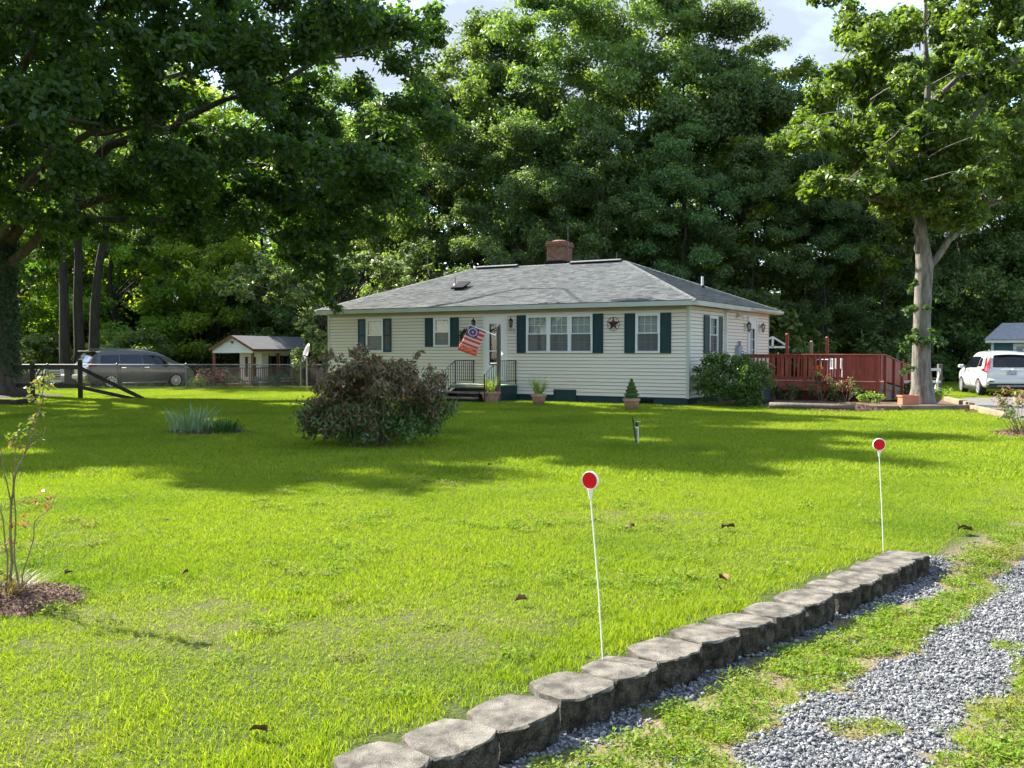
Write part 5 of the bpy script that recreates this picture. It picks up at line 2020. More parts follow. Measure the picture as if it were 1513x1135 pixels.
p1 = gnd(725, 595.5)
o = pot('potted_grass', 'square terracotta planter with spiky striped grass beside the front steps', (p1.x, p1.y, 0), 0.27, 0.36, square=0.75, rz=HRZ)
rs = np.random.RandomState(111)
V_, F_ = blades(rs, 90, 0.14, 0.82, 0.022, 0.75, seg=6, curl=0.9)
g_ = link('blades', np_mesh('blades', V_, F_, M['leaf_potgrass'], smooth=True), o, (0, 0, 0.32))
p2 = gnd(796, 600)
o = pot('potted_grass', 'round terracotta pot with spiky striped grass before the crawl space door', (p2.x, p2.y, 0), 0.235, 0.37)
V_, F_ = blades(rs, 80, 0.12, 0.78, 0.022, 0.85, seg=6, curl=1.0)
link('blades', np_mesh('blades', V_, F_, M['leaf_potgrass'], smooth=True), o, (0, 0, 0.33))
p3 = gnd(933, 607)
o = pot('potted_conifer', 'terracotta pot with a clipped cone-shaped evergreen on the lawn', (p3.x, p3.y, 0), 0.24, 0.35)
rs = np.random.RandomState(112)
N_ = 5200
zz = rs.rand(N_) ** 1.25
rad_ = 0.235 * (1 - zz) ** 0.72 * (0.9 + 0.16 * np.sin(zz * 34 + rs.rand(N_) * 1.2)) * (0.72 + 0.32 * rs.rand(N_))
rad_ *= np.clip(zz / 0.06 + 0.72, 0, 1)
an = rs.rand(N_) * 6.283
P_ = np.stack([np.cos(an) * rad_, np.sin(an) * rad_, 0.33 + zz * 0.57], -1)
Nn = np.stack([np.cos(an), np.sin(an), 0.5 * np.ones(N_)], -1) + rs.randn(N_, 3) * 0.5
V_, F_ = leaf_quads(rs, P_, Nn, 0.035, 0.016, 0.0)
link('foliage', np_mesh('foliage', V_, F_, M['leaf_box']), o)
tb = MB()
tb.tube([(0, 0, 0.28), (0, 0, 0.8)], [0.02, 0.008], 6)
tb.build('stem', M['stem'], o)
# rectangular planter by the tree
pl_ = gnd(1342, 600)
o = thing('rectangular_planter', 'orange rectangular terracotta planter beside the pale tree trunk', 'planter', (pl_.x, pl_.y, 0.05), R(8))
q = MB()
for (a, b, c, d) in ((-.34, .34, -.17, -.14), (-.34, .34, .14, .17), (-.34, -.31, -.14, .14), (.31, .34, -.14, .14)):
    q.box(a, b, c, d, 0, 0.30)
q.build('body', M['terra2'], o)
q = MB()
for (a, b, c, d) in ((-.37, .37, -.195, -.171), (-.37, .37, .171, .195), (-.37, -.341, -.171, .171), (.341, .37, -.171, .171)):
    q.box(a, b, c, d, 0.26, 0.315)
q.build('rim', M['terra2'], o)
boxo('soil', M['soil'], o, -.309, .309, -.139, .139, 0.02, 0.24)
o.scale = (0.8, 0.8, 0.9)

# ================================================================== air conditioner
ac = thing('air_conditioner', 'dark grey boxy air conditioner unit behind the corner shrub', 'air conditioner', hw(1.35, 2.3, 0), HRZ)
boxo('base_pad', M['black'], ac, -.48, .48, -.48, .48, 0, 0.14)
boxo('cabinet', mat('ac_grey', (0.045, 0.058, 0.07), (0.06, 0.075, 0.085), scale=3, rough=0.5), ac, -.40, .40, -.40, .40, 0.14, 0.86, bevel=0.02)
q = MB()
for k in range(14):
    zz = 0.20 + k * 0.045
    q.box(-.36, .36, -.412, -.401, zz, zz + 0.018)
    q.box(.401, .412, -.36, .36, zz, zz + 0.018)
q.build('grille', M['flash'], ac)
q = MB()
q.lathe([(0.34, 0.861), (0.33, 0.89), (0.10, 0.90)], 20)
q.build('fan_guard', M['black'], ac)

# ================================================================== deck with ramp
dk = thing('red_deck', 'raised red-stained wooden deck with slatted railing and ramp beside the house', 'deck', HOUSE, HRZ)
DX0, DX1, DY0, DY1, DZ = 0.08, 4.66, 5.02, 9.6, 0.66
RT = 1.57
k = 0
yy = DY0
while yy < DY1 - 0.01:
    boxo('floor_board', M['deck2'], dk, DX0, DX1, yy, min(yy + 0.135, DY1), DZ - 0.035, DZ)
    yy += 0.142
boxo('rim_board', M['deck2'], dk, DX0, DX1 - 0.0, DY0 - 0.045, DY0 - 0.005, 0.44, DZ - 0.002)
boxo('skirt_rail', M['deck'], dk, DX0, DX1, DY0 - 0.04, DY0 - 0.006, 0.34, 0.436)
boxo('edge_trim', mat('pale_trim', (0.42, 0.30, 0.22), (0.34, 0.22, 0.16), scale=4, rough=0.8), dk, DX0, DX1, DY0 - 0.075, DY0 + 0.0, DZ + 0.002, DZ + 0.022)
lt = MB()
w_ = DX1 - DX0
n = 52
zlo, zhi = 0.0, 0.34
for k in range(-4, n):
    for sgn in (1, -1):
        xa = DX0 + w_ * k / n
        dxx = (zhi - zlo)
        a_, b_ = (xa, zlo), (xa + dxx, zhi)
        if sgn < 0:
            a_, b_ = (xa + dxx, zlo), (xa, zhi)
        if min(a_[0], b_[0]) < DX0 or max(a_[0], b_[0]) > DX1:
            continue
        lt.bar((a_[0], DY0 - 0.02 - (0.006 if sgn > 0 else 0), a_[1]), (b_[0], DY0 - 0.02 - (0.006 if sgn > 0 else 0), b_[1]), 0.006, 0.03, up=(0, 1, 0))
lt = lt.build('lattice', M['deck'], dk)
lt['kind'] = 'stuff'
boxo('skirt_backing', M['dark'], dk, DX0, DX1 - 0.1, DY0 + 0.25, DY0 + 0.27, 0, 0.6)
# front railing
boxo('rail_cap', M['deck2'], dk, DX0 - 0.02, DX1 + 0.07, DY0 - 0.09, DY0 + 0.06, RT - 0.03, RT, bevel=0.006)
boxo('top_rail', M['deck'], dk, DX0, DX1, DY0 - 0.02, DY0 + 0.02, RT - 0.13, RT - 0.032)
boxo('bottom_rail', M['deck'], dk, DX0, DX1, DY0 - 0.02, DY0 + 0.02, DZ + 0.06, DZ + 0.15)
for xx in (DX0 + 0.05, 1.20, 2.28, 3.36, DX1 - 0.05):
    boxo('rail_post', M['deck'], dk, xx - 0.05, xx + 0.05, DY0 - 0.075, DY0 + 0.025 - 0.0, 0.35, RT - 0.031, bevel=0.004)
rnk = random.Random(3)
xx = DX0 + 0.14
while xx < DX1 - 0.1:
    if xx > 3.42:
        wd, gap = 0.135, 0.006
    elif 2.75 < xx < 3.3:
        wd, gap = 0.05, 0.11
    else:
        wd, gap = 0.055, 0.085
    if not any(abs(xx + wd / 2 - pz) < 0.055 + wd / 2 for pz in (1.20, 2.28, 3.36)):
        y_o = 0.0 if gap > 0.02 else rnk.uniform(-0.004, 0.004)
        boxo('baluster', M['deck2'] if rnk.random() < 0.4 else M['deck'], dk, xx, xx + wd, DY0 - 0.052 + y_o, DY0 - 0.0215, DZ + 0.03, RT - 0.034)
    xx += wd + gap
# tall posts on the far side, house-side far rail
for (px, top, mt, lab) in ((1163, 493, 'deck', None), (1199, 504, 'palewood', 'unpainted pale tall post'), (1222, 498, 'deck', None)):
    Y = HOUSE.y + 8.6
    P_ = at(px, top, Y + 0.0)
    rel = P_ - HOUSE
    lx, ly = rel.dot(HX), rel.dot(HV)
    s_ = MB()
    s_.box(lx - 0.055, lx + 0.055, ly - 0.055, ly + 0.055, 0.0, P_.z - 0.06)
    s_.lathe([(0.05, P_.z - 0.06), (0.07, P_.z - 0.03), (0.05, P_.z + 0.0), (0.01, P_.z + 0.02)], 8, Matrix.Translation((lx, ly, 0)))
    o = s_.build('tall_post', M[mt], dk)
    if lab:
        o['label'] = lab
boxo('rail_cap', M['deck2'], dk, DX0, DX1 - 1.5, DY1 - 0.1, DY1 + 0.04, RT - 0.03, RT)
for k in range(22):
    xx = DX0 + 0.1 + k * 0.14
    boxo('baluster', M['deck'], dk, xx, xx + 0.04, DY1 - 0.04, DY1 - 0.01, DZ + 0.02, RT - 0.034)
# ramp going back and down along the right side
RL = 7.6
rzf = lambda y: -0.62 * max(0.0, min(1.0, (y - DY0 - 0.6) / RL))
xr = DX1 + 0.0
rp = MB()
M2 = [(DY0, 0), (DY0 + 0.6, 0), (DY0 + 0.6 + RL, -0.62)]
for (ya, da), (yb, db) in zip(M2[:-1], M2[1:]):
    rp.add([(xr - 0.06, ya, RT - 0.03 + da), (xr + 0.07, ya, RT - 0.03 + da), (xr + 0.07, yb, RT - 0.03 + db), (xr - 0.06, yb, RT - 0.03 + db),
            (xr - 0.06, ya, RT + da + 0.002), (xr + 0.07, ya, RT + da + 0.002), (xr + 0.07, yb, RT + db + 0.002), (xr - 0.06, yb, RT + db + 0.002)],
           [(0, 3, 2, 1), (4, 5, 6, 7), (0, 1, 5, 4), (1, 2, 6, 5), (2, 3, 7, 6), (3, 0, 4, 7)])
rp.build('ramp_rail_cap', M['deck2'], dk)
yy = DY0 + 0.02
while yy < DY0 + 0.6 + RL:
    za, zb = rzf(yy), rzf(yy + 0.132)
    s_ = MB()
    y2 = yy + 0.132
    of = rnk.uniform(-0.003, 0.003)
    zl0, zl1 = 0.70 + za * 1.03, 0.70 + zb * 1.03
    s_.add([(xr + 0.005, yy, zl0), (xr + 0.03 + of, yy, zl0), (xr + 0.03 + of, y2, zl1), (xr + 0.005, y2, zl1), (xr + 0.005, yy, RT - 0.03 + za), (xr + 0.03 + of, yy, RT - 0.03 + za), (xr + 0.03 + of, y2, RT - 0.03 + zb), (xr + 0.005, y2, RT - 0.03 + zb)],
           [(0, 3, 2, 1), (4, 5, 6, 7), (0, 1, 5, 4), (1, 2, 6, 5), (2, 3, 7, 6), (3, 0, 4, 7)])
    s_.build('ramp_board', M['deck2'] if rnk.random() < 0.35 else M['deck'], dk)
    yy += 0.139
for k in range(5):
    yy = DY0 + 0.55 + k * 1.75
    z_ = rzf(yy)
    boxo('ramp_post', M['deck'], dk, xr + 0.034, xr + 0.11, yy, yy + 0.09, 0.0, RT - 0.032 + z_)
q = MB()
ya, yb = DY0 + 0.0, DY0 + 0.6 + RL
for (z_a, z_b, x_a, x_b) in ((0.44, 0.68, xr + 0.0, xr + 0.032), (0.0, 0.425, xr - 0.03, xr + 0.012)):
    z_e, z_s = max(0.0, z_a - 0.62), max(0.02, z_b - 0.64)
    q.add([(x_a, ya, z_a), (x_b, ya, z_a), (x_b, yb, z_e), (x_a, yb, z_e), (x_a, ya, z_b), (x_b, ya, z_b), (x_b, yb, z_s), (x_a, yb, z_s)],
          [(0, 3, 2, 1), (4, 5, 6, 7), (0, 1, 5, 4), (1, 2, 6, 5), (2, 3, 7, 6), (3, 0, 4, 7)])
q.build('ramp_skirt', M['logwood'], dk)
q = MB()
q.add([(xr - 1.3, DY1, DZ - .03), (xr - 0.02, DY1, DZ - .03), (xr - 0.02, yb, 0.03), (xr - 1.3, yb, 0.03), (xr - 1.3, DY1, DZ), (xr - 0.02, DY1, DZ), (xr - 0.02, yb, 0.06), (xr - 1.3, yb, 0.06)],
      [(0, 3, 2, 1), (4, 5, 6, 7), (0, 1, 5, 4), (1, 2, 6, 5), (2, 3, 7, 6), (3, 0, 4, 7)])
q.build('ramp_floor', M['deck2'], dk)
# patio table, chair and an orange flower pot seen between the balusters
tb_ = thing('patio_table', 'white metal patio table glimpsed through the deck balusters', 'table', hw(2.6, 7.3, DZ), HRZ)
q = MB()
q.lathe([(0.48, 0.70), (0.5, 0.715), (0.48, 0.73)], 20)
q.build('table_top', M['white'], tb_)
for k in range(4):
    a = k * math.pi / 2 + 0.5
    q = MB()
    q.tube([(0.36 * math.cos(a), 0.36 * math.sin(a), 0.0), (0.3 * math.cos(a), 0.3 * math.sin(a), 0.70)], 0.018, 6)
    q.build('leg', M['white'], tb_)
chr_ = thing('patio_chair', 'white slatted patio chair glimpsed behind the deck railing', 'chair', hw(3.1, 6.3, DZ), HRZ + 0.6)
boxo('seat', M['white'], chr_, -.24, .24, -.22, .22, .40, .43)
for k in range(5):
    boxo('back_slat', M['white'], chr_, -.22 + k * .095, -.16 + k * .095, .22, .24, .43, .86)
boxo('back_rail', M['white'], chr_, -.24, .24, .215, .245, .861, .91)
for sx in (-1, 1):
    for sy in (-1, 1):
        boxo('leg', M['white'], chr_, sx * .22 - .018, sx * .22 + .018, sy * .2 - .018, sy * .2 + .018, 0, .399)
o = pot('potted_flower', 'clay pot of orange flowers standing on the deck', hw(2.55, 5.7, DZ), 0.17, 0.24)
rs = np.random.RandomState(120)
P_, Nn = clump_points(rs, np.array([0, 0, 0.38]), 0.2, 200, 0.8, 0.2)
V_, F_ = leaf_quads(rs, P_, Nn, 0.06, 0.05)
link('blossoms', np_mesh('blossoms', V_, F_, M['flower_orange']), o)
P_, Nn = clump_points(rs, np.array([0, 0, 0.30]), 0.17, 160, 0.8, 0.2)
V_, F_ = leaf_quads(rs, P_, Nn, 0.08, 0.04)
link('foliage', np_mesh('foliage', V_, F_, M['leaf_lime']), o)

# white garden arbour behind the deck
Y = 45.0
pa, pb, pc = at(1136, 513, Y), at(1166, 510, Y), at(1150, 498, Y)
ar = thing('garden_arbour', 'weathered white gabled arbour frame standing behind the deck', 'arbour', (pa.x, Y, 0))
wx = pb.x - pa.x + 0.9
q = MB()
q.bar((-0.8, 0, pa.z), (wx - 0.9, 0, pa.z), 0.06, 0.09)
q.bar((-0.75, 0, pa.z + .04), (wx / 2 - 0.75, 0, pc.z), 0.05, 0.08)
q.bar((wx - 0.95, 0, pa.z + .04), (wx / 2 - 0.75, 0, pc.z), 0.05, 0.08)
q.bar((wx / 2 - 0.75, 0, pa.z), (wx / 2 - 0.75, 0, pc.z), 0.1, 0.06)
q.build('gable_frame', M['trim'], ar)
for xx in (-0.7, wx - 1.0):
    boxo('post', M['trim'], ar, xx - 0.05, xx + 0.05, -0.05, 0.05, -0.1, pa.z - 0.046)

# ================================================================== edging timbers
def timber(name, label, a, b, w, h, mt, rnd_=False, z=0.0):
    a, b = Vector(a), Vector(b)
    mid = (a + b) / 2
    o = MB()
    d_ = (b - a)
    L_ = d_.length
    if rnd_:
        o.tube([(-L_ / 2, 0, h / 2), (-L_ / 4, 0.01, h / 2), (0, -0.012, h / 2 + .004), (L_ / 4, 0.01, h / 2), (L_ / 2, 0, h / 2)], [h * .5, h * .52, h * .49, h * .51, h * .5], 10)
    else:
        o.box(-L_ / 2, L_ / 2, -w / 2, w / 2, 0, h)
    ob = o.build(name, M[mt], None, (mid.x, mid.y, z - 0.01), math.atan2(d_.y, d_.x), smooth=rnd_, bevel=0 if rnd_ else 0.012)
    return tag(ob, label, 'timber', 'timbers edging the deck bed')


timber('edging_log', 'long round grey log resting on flat timbers before the deck', gnd(1137, 600, .13), gnd(1263, 603.5, .13), .16, .15, 'greywood', True, z=0.10)
timber('edging_timber', 'flat grey half-sunken timber under the round log', gnd(1135, 606), gnd(1196, 607), .18, .11, 'logwood')
timber('edging_timber', 'brown square timber meeting the end of the round log', gnd(1262, 607), gnd(1328, 608), .16, .17, 'logwood')
timber('edging_timber', 'brown square timber running in front of the pale tree trunk', gnd(1329, 608), gnd(1435, 606.5), .16, .17, 'logwood')
timber('edging_timber', 'pale yellowish timber angling along the parking gravel', gnd(1437, 607), gnd(1487, 619), .16, .17, 'palewood')
timber('edging_timber', 'pale short timber behind the tree along the parking gravel', gnd(1398, 593), gnd(1436, 603), .16, .17, 'palewood')
for k, (a, b, lab, mt) in enumerate((((-30, 598), (22, 600), 'dark old timber lying at the oak base', 'darkwood'), ((20, 601), (50, 596), 'short dark timber angled at the oak base', 'darkwood'))):
    timber('edging_timber', lab, gnd(*a), gnd(*b), .18, .2, mt)

# ================================================================== retaining wall blocks
BC = [(560, 1122), (662, 1087), (755, 1046), (841, 1010), (915, 984), (980, 958), (1040, 935), (1092, 916), (1143, 899), (1188, 881), (1229, 863), (1260, 851), (1292, 838), (1317, 827), (1336, 819)]


def block_mesh(seed):
    rs = random.Random(seed)
    W_, D2, H_ = 0.400, 0.30, 0.185
    outline = []
    # front (y negative = driveway side) with chamfered, slightly bulging split face
    nF = 13
    fr = []
    for k in range(nF):
        q = k / (nF - 1)
        x = -W_ / 2 + W_ * q
        ch = max(0, abs(q - 0.5) * 2 - 0.55) / 0.45
        y = -D2 / 2 - 0.015 * (1 - (2 * q - 1) ** 2) + 0.034 * ch ** 1.3
        fr.append((x, y))
    outline += fr
    outline += [(W_ / 2 - 0.005, 0.02), (W_ * 0.40, D2 * 0.30), (W_ * 0.33, D2 / 2), (W_ * 0.11, D2 / 2 + .006), (-W_ * 0.11, D2 / 2 + .006), (-W_ * 0.33, D2 / 2), (-W_ * 0.40, D2 * 0.30), (-W_ / 2 + 0.005, 0.02)]
    n = len(outline)
    levels = [(0.0, 1.0), (0.05, 1.0), (0.10, 1.0), (0.15, 1.0), (0.176, 0.995), (H_, 0.965)]
    V, F = [], []
    for li, (z, s) in enumerate(levels):
        for k, (x, y) in enumerate(outline):
            jf = 0.011 if (k < nF and li < 5) else 0.004
            V.append((x * s + rs.uniform(-.5, .5) * jf, y * s + rs.uniform(-1, 1) * jf, z + rs.uniform(-1, 1) * (0.003 if li > 3 else 0.006)))
    for li in range(len(levels) - 1):
        for k in range(n):
            k2 = (k + 1) % n
            F.append((li * n + k, li * n + k2, (li + 1) * n + k2, (li + 1) * n + k))
    # top: rings towards the centre
    base_ = (len(levels) - 1) * n
    prev = base_
    for s in (0.7, 0.38):
        o = len(V)
        for k, (x, y) in enumerate(outline):
            V.append((x * 0.965 * s, y * 0.965 * s, H_ + 0.004 * (1 - s) + rs.uniform(-1, 1) * 0.0025))
        for k in range(n):
            k2 = (k + 1) % n
            F.append((prev + k, prev + k2, o + k2, o + k))
        prev = o
    o = len(V)
    V.append((0, 0, H_ + 0.003))
    for k in range(n):
        F.append((prev + k, prev + (k + 1) % n, o))
    mb = MB()
    mb.add(V, F)
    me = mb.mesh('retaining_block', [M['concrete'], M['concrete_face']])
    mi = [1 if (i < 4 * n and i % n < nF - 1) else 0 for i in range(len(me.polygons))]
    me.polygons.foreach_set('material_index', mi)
    return me


def gritty(m_, amt):
    t = m_.node_tree
    p = t.nodes['Principled BSDF']
    src_ = p.inputs['Base Color'].links[0].from_socket
    tc = t.nodes.new('ShaderNodeTexCoord')
    oi = t.nodes.new('ShaderNodeObjectInfo')
    ad = t.nodes.new('ShaderNodeVectorMath')
    ad.operation = 'ADD'
    sc_ = t.nodes.new('ShaderNodeMath')
    sc_.operation = 'MULTIPLY'
    sc_.inputs[1].default_value = 37.0
    t.links.new(oi.outputs['Random'], sc_.inputs[0])
    t.links.new(tc.outputs['Object'], ad.inputs[0])
    t.links.new(sc_.outputs[0], ad.inputs[1])
    for n_ in t.nodes:
        if n_.type == 'MAPPING':
            t.links.new(ad.outputs[0], n_.inputs['Vector'])
    no = t.nodes.new('ShaderNodeTexNoise')
    no.inputs['Scale'].default_value = 210.0
    no.inputs['Detail'].default_value = 3.0
    t.links.new(ad.outputs[0], no.inputs['Vector'])
    rp = t.nodes.new('ShaderNodeValToRGB')
    rp.color_ramp.elements[0].position = 0.40
    rp.color_ramp.elements[1].position = 0.62
    rp.color_ramp.elements[0].color = (0.25, 0.24, 0.22, 1)
    rp.color_ramp.elements[1].color = (1.35, 1.32, 1.25, 1)
    t.links.new(no.outputs['Fac'], rp.inputs['Fac'])
    mx = t.nodes.new('ShaderNodeMixRGB')
    mx.blend_type = 'MULTIPLY'
    mx.inputs['Fac'].default_value = amt
    t.links.new(src_, mx.inputs['Color1'])
    t.links.new(rp.outputs['Color'], mx.inputs['Color2'])
    t.links.new(mx.outputs['Color'], p.inputs['Base Color'])
    return m_


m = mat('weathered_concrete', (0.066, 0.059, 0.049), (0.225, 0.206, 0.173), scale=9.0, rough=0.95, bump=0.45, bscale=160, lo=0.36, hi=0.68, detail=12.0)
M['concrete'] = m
M['concrete_face'] = mat('dark_split_concrete', (0.028, 0.025, 0.019), (0.12, 0.105, 0.08), scale=16.0, rough=1.0, bump=1.0, bscale=60, lo=0.36, hi=0.7, detail=9.0, spec=0.1)  # darker tone on the driveway-side split faces only
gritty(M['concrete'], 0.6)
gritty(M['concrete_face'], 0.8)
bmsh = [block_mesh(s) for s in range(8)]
bw = [gnd(*q, 0.045) for q in BC]
rb = random.Random(17)
ORD = 'first second third fourth fifth sixth seventh eighth ninth tenth eleventh twelfth thirteenth fourteenth fifteenth'.split()
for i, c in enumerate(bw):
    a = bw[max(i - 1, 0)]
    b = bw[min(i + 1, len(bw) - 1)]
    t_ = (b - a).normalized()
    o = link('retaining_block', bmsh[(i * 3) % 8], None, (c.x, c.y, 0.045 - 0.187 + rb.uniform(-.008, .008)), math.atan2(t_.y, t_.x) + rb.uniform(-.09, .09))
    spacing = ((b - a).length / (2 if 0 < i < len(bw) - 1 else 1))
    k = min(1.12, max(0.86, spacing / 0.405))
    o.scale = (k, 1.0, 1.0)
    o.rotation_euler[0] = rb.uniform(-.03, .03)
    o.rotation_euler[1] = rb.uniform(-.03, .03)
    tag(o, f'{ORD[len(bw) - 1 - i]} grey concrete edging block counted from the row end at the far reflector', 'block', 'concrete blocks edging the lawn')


# ================================================================== driveway markers
def marker(label, base_px, top_px, disc, yaw):
    b = gnd(*base_px)
    zt = at(*top_px, b.y)
    o = thing('driveway_marker', label, 'reflector stake', (b.x, b.y, hzf(b.x, b.y)), 0)
    top = Vector((zt.x - b.x, 0, zt.z))
    q = MB()
    q.tube([(0, 0, -0.1), (top.x * 0.4, 0.004, top.z * 0.4), (top.x * 0.98, 0, top.z - disc * 0.5 - 0.03)], 0.0036, 6)
    q.build('rod', M['ring_white'], o)
    Mx = Matrix.Translation(top) @ Matrix.Rotation(yaw, 4, 'Z') @ Matrix.Rotation(R(90), 4, 'X')
    r = disc / 2
    q = MB()
    q.lathe([(r * .90, -0.008), (r * .97, -0.008), (r, -0.005), (r, 0.005), (r * .97, 0.008), (r * .90, 0.008), (r * .88, 0.003), (r * .88, -0.003), (r * .90, -0.008)], 32, Mx, cap=False)
    q.build('ring', M['ring_white'], o, smooth=False)
    for s in (-1, 1):
        q = MB()
        q.lathe([(r * .89, s * 0.003), (r * .87, s * 0.006), (r * .4, s * 0.007)], 32, Mx)
        q.build('reflector', M['red_reflector'], o)
    q = MB()
    q.lathe([(0.006, -0.045), (0.010, -0.02), (0.017, 0.012)], 10, Matrix.Translation((top.x * .985, 0, top.z - r - 0.006)))
    q.build('neck', M['ring_white'], o)
    return o


marker('red round reflector on a white rod stuck by the middle of the block row', (893, 985), (872, 710), 0.096, R(-32))
marker('red round reflector on a white rod at the far end of the block row', (1306, 818), (1299, 657), 0.102, R(-8))

# ================================================================== small garden stake in the lawn
fg_c = gnd(941, 657)
gs = thing('garden_stake', 'small two-legged pale garden ornament with a dark leaning rod on the lawn', 'ornament', (fg_c.x, fg_c.y, 0))
q = MB()
q.tube([(-0.01, 0.02, -0.02), (-0.045, 0.02, 0.25), (-0.075, 0.02, 0.50)], [0.010, 0.011, 0.012], 6)
q.build('rod', M['black'], gs)
for (x_, xt) in ((-0.012, -0.04), (0.028, 0.018)):
    q = MB()
    q.tube([(x_, 0, -0.02), (x_ * .8, 0, 0.12), (xt, 0, 0.31)], [0.010, 0.011, 0.010], 6)
    q.build('leg', M['greywood'] if x_ < 0 else M['trim'], gs)
q = MB()
q.lathe([(0.0, -0.05), (0.022, -0.03), (0.028, 0.0), (0.02, 0.03), (0.0, 0.045)], 8, Matrix.Translation((-0.005, 0.0, 0.36)))
q.build('body', M['bronze'], gs, smooth=True)
q = MB()
q.bar((-0.015, 0, 0.415), (0.065, 0, 0.405), 0.012)
q.bar((-0.03, 0, 0.305), (0.03, 0, 0.305), 0.03, 0.025)
q.build('crossbar', M['trim'], gs)

# ================================================================== vehicles
def eval_body(sts, name, mats, parent, arches, arch_r):
    """sts: (x, zb, zmid, zbelt, zroof, wb, wm, wbelt, wroof); loft with smooth sections; wheel arches cut"""
    nS = len(sts)
    sec = []
    for (x, zb, zm, zl, zr, wb, wm, wl, wr) in sts:
        half = [(0.0, zb), (wb * .86, zb), (wb, zb + .07), (wm, zm), (wm * .995, zm + (zl - zm) * .6), (wl, zl), (wl + (wr - wl) * .93, zl + (zr - zl) * .86), (wr * .9, zr - .008), (wr * .5, zr + .018), (0.0, zr + .025)]
        sec.append([Vector((x, y, z)) for y, z in half])
    m_ = len(sec[0])
    V, F = [], []
    for s in sec:
        V += [tuple(v) for v in s]
        V += [(v.x, -v.y, v.z) for v in s[1:-1]]
    stride = m_ + m_ - 2

    def ix(i, k):
        return i * stride + k
    ringi = list(range(m_)) + [m_ + j for j in range(m_ - 3, -1, -1)]
    L_ = len(ringi)
    for i in range(nS - 1):
        for k in range(L_):
            k2 = (k + 1) % L_
            F.append((ix(i, ringi[k]), ix(i, ringi[k2]), ix(i + 1, ringi[k2]), ix(i + 1, ringi[k])))
    F.append(tuple(ix(0, r) for r in reversed(ringi)))
    F.append(tuple(ix(nS - 1, r) for r in ringi))
    mb = MB()
    mb.add(V, F)
    ob = mb.build(name, mats, parent, smooth=True)
    bm = bmesh.new()
    bm.from_mesh(ob.data)
    bmesh.ops.recalc_face_normals(bm, faces=bm.faces)
    bm.to_mesh(ob.data)
    bm.free()
    sub = ob.modifiers.new('sub', 'SUBSURF')
    sub.levels = sub.render_levels = 2
    cut = MB()
    for ax_ in arches:
        for s in (-1, 1):
            cut.tube([(ax_, s * 0.60, arch_r * .93), (ax_, s * 1.3, arch_r * .93)], arch_r, 28)
    cu = cut.build('cutter', M['car_trim'])
    bo = ob.modifiers.new('arch', 'BOOLEAN')
    bo.operation = 'DIFFERENCE'
    bo.solver = 'EXACT'
    bo.object = cu
    dg = bpy.context.evaluated_depsgraph_get()
    me = bpy.data.meshes.new_from_object(ob.evaluated_get(dg))
    ob.modifiers.clear()
    ob.data = me
    bpy.data.objects.remove(cu)
    return ob


def wheel(parent, x, y, r, w, side):
    q = MB()
    Mx = Matrix.Translation((x, y, r)) @ Matrix.Rotation(R(90), 4, 'X')
    q.lathe([(r * .62, -w / 2), (r * .93, -w / 2), (r, -w * .36), (r, w * .36), (r * .93, w / 2), (r * .62, w / 2), (r * .6, 0), (r * .62, -w / 2)], 36, Mx, cap=False)
    wh = q.build('wheel', M['rubber'], parent, smooth=False)
    q = MB()
    ro = -side * w * 0.42
    Mf = Matrix.Translation((x, y, r)) @ Matrix.Rotation(R(90), 4, 'X')
    for k in range(10):
        a = 2 * math.pi * k / 10
        a0, a1 = a - 0.16, a + 0.16
        vs = []
        for zz in (ro - 0.012, ro + 0.012):
            vs += [Mf @ Vector((math.cos(a0) * r * .16, math.sin(a0) * r * .16, zz)), Mf @ Vector((math.cos(a1) * r * .16, math.sin(a1) * r * .16, zz)), Mf @ Vector((math.cos(a + .10) * r * .62, math.sin(a + .10) * r * .62, zz)), Mf @ Vector((math.cos(a - .10) * r * .62, math.sin(a - .10) * r * .62, zz))]
        q.add(vs, [(0, 3, 2, 1), (4, 5, 6, 7), (0, 1, 5, 4), (1, 2, 6, 5), (2, 3, 7, 6), (3, 0, 4, 7)])
    q.lathe([(r * .60, ro - .02), (r * .66, ro - .02), (r * .66, ro + .02), (r * .60, ro + .02), (r * .60, ro - .02)], 36, Mf, cap=False)
    q.lathe([(r * .2, ro - .016), (r * .17, ro + .016)], 14, Mf)
    q.build('rim', M['alloy'], wh)
    q = MB()
    q.lathe([(r * .6, -0.01), (r * .55, 0.01)], 24, Mf)
    q.build('brake_disc', M['car_trim'], wh)


def interp(sts, x):
    for a, b in zip(sts[:-1], sts[1:]):
        if a[0] <= x <= b[0]:
            k = (x - a[0]) / (b[0] - a[0])
            return [p_ + (q_ - p_) * k for p_, q_ in zip(a, b)]
    return sts[-1]


def side_glass(sts, name, parent, x0, x1, side, lo=0.06, hi=0.80, out=0.012, n=10, slant0=0.0, slant1=0.0):
    q = MB()
    lows, tops = [], []
    for k in range(n + 1):
        f_ = k / n
        for arr, tt, in ((lows, lo), (tops, hi)):
            xx = x0 + (x1 - x0) * f_
            if tt == hi:
                xx += slant0 * (1 - f_) + slant1 * f_
            s = interp(sts, xx)
            zl, zr, wl, wr = s[3], s[4], s[7], s[8]
            y_ = wl + (wr - wl) * .93 * tt + out
            arr.append(Vector((xx, side * y_, zl + (zr - zl) * .86 * tt + 0.0)))
    vs = lows + tops
    m_ = n + 1
    q.add(vs, [(k, k + 1, m_ + k + 1, m_ + k) for k in range(n)])
    o = q.build(name, M['car_glass'], parent, smooth=True)
    return o


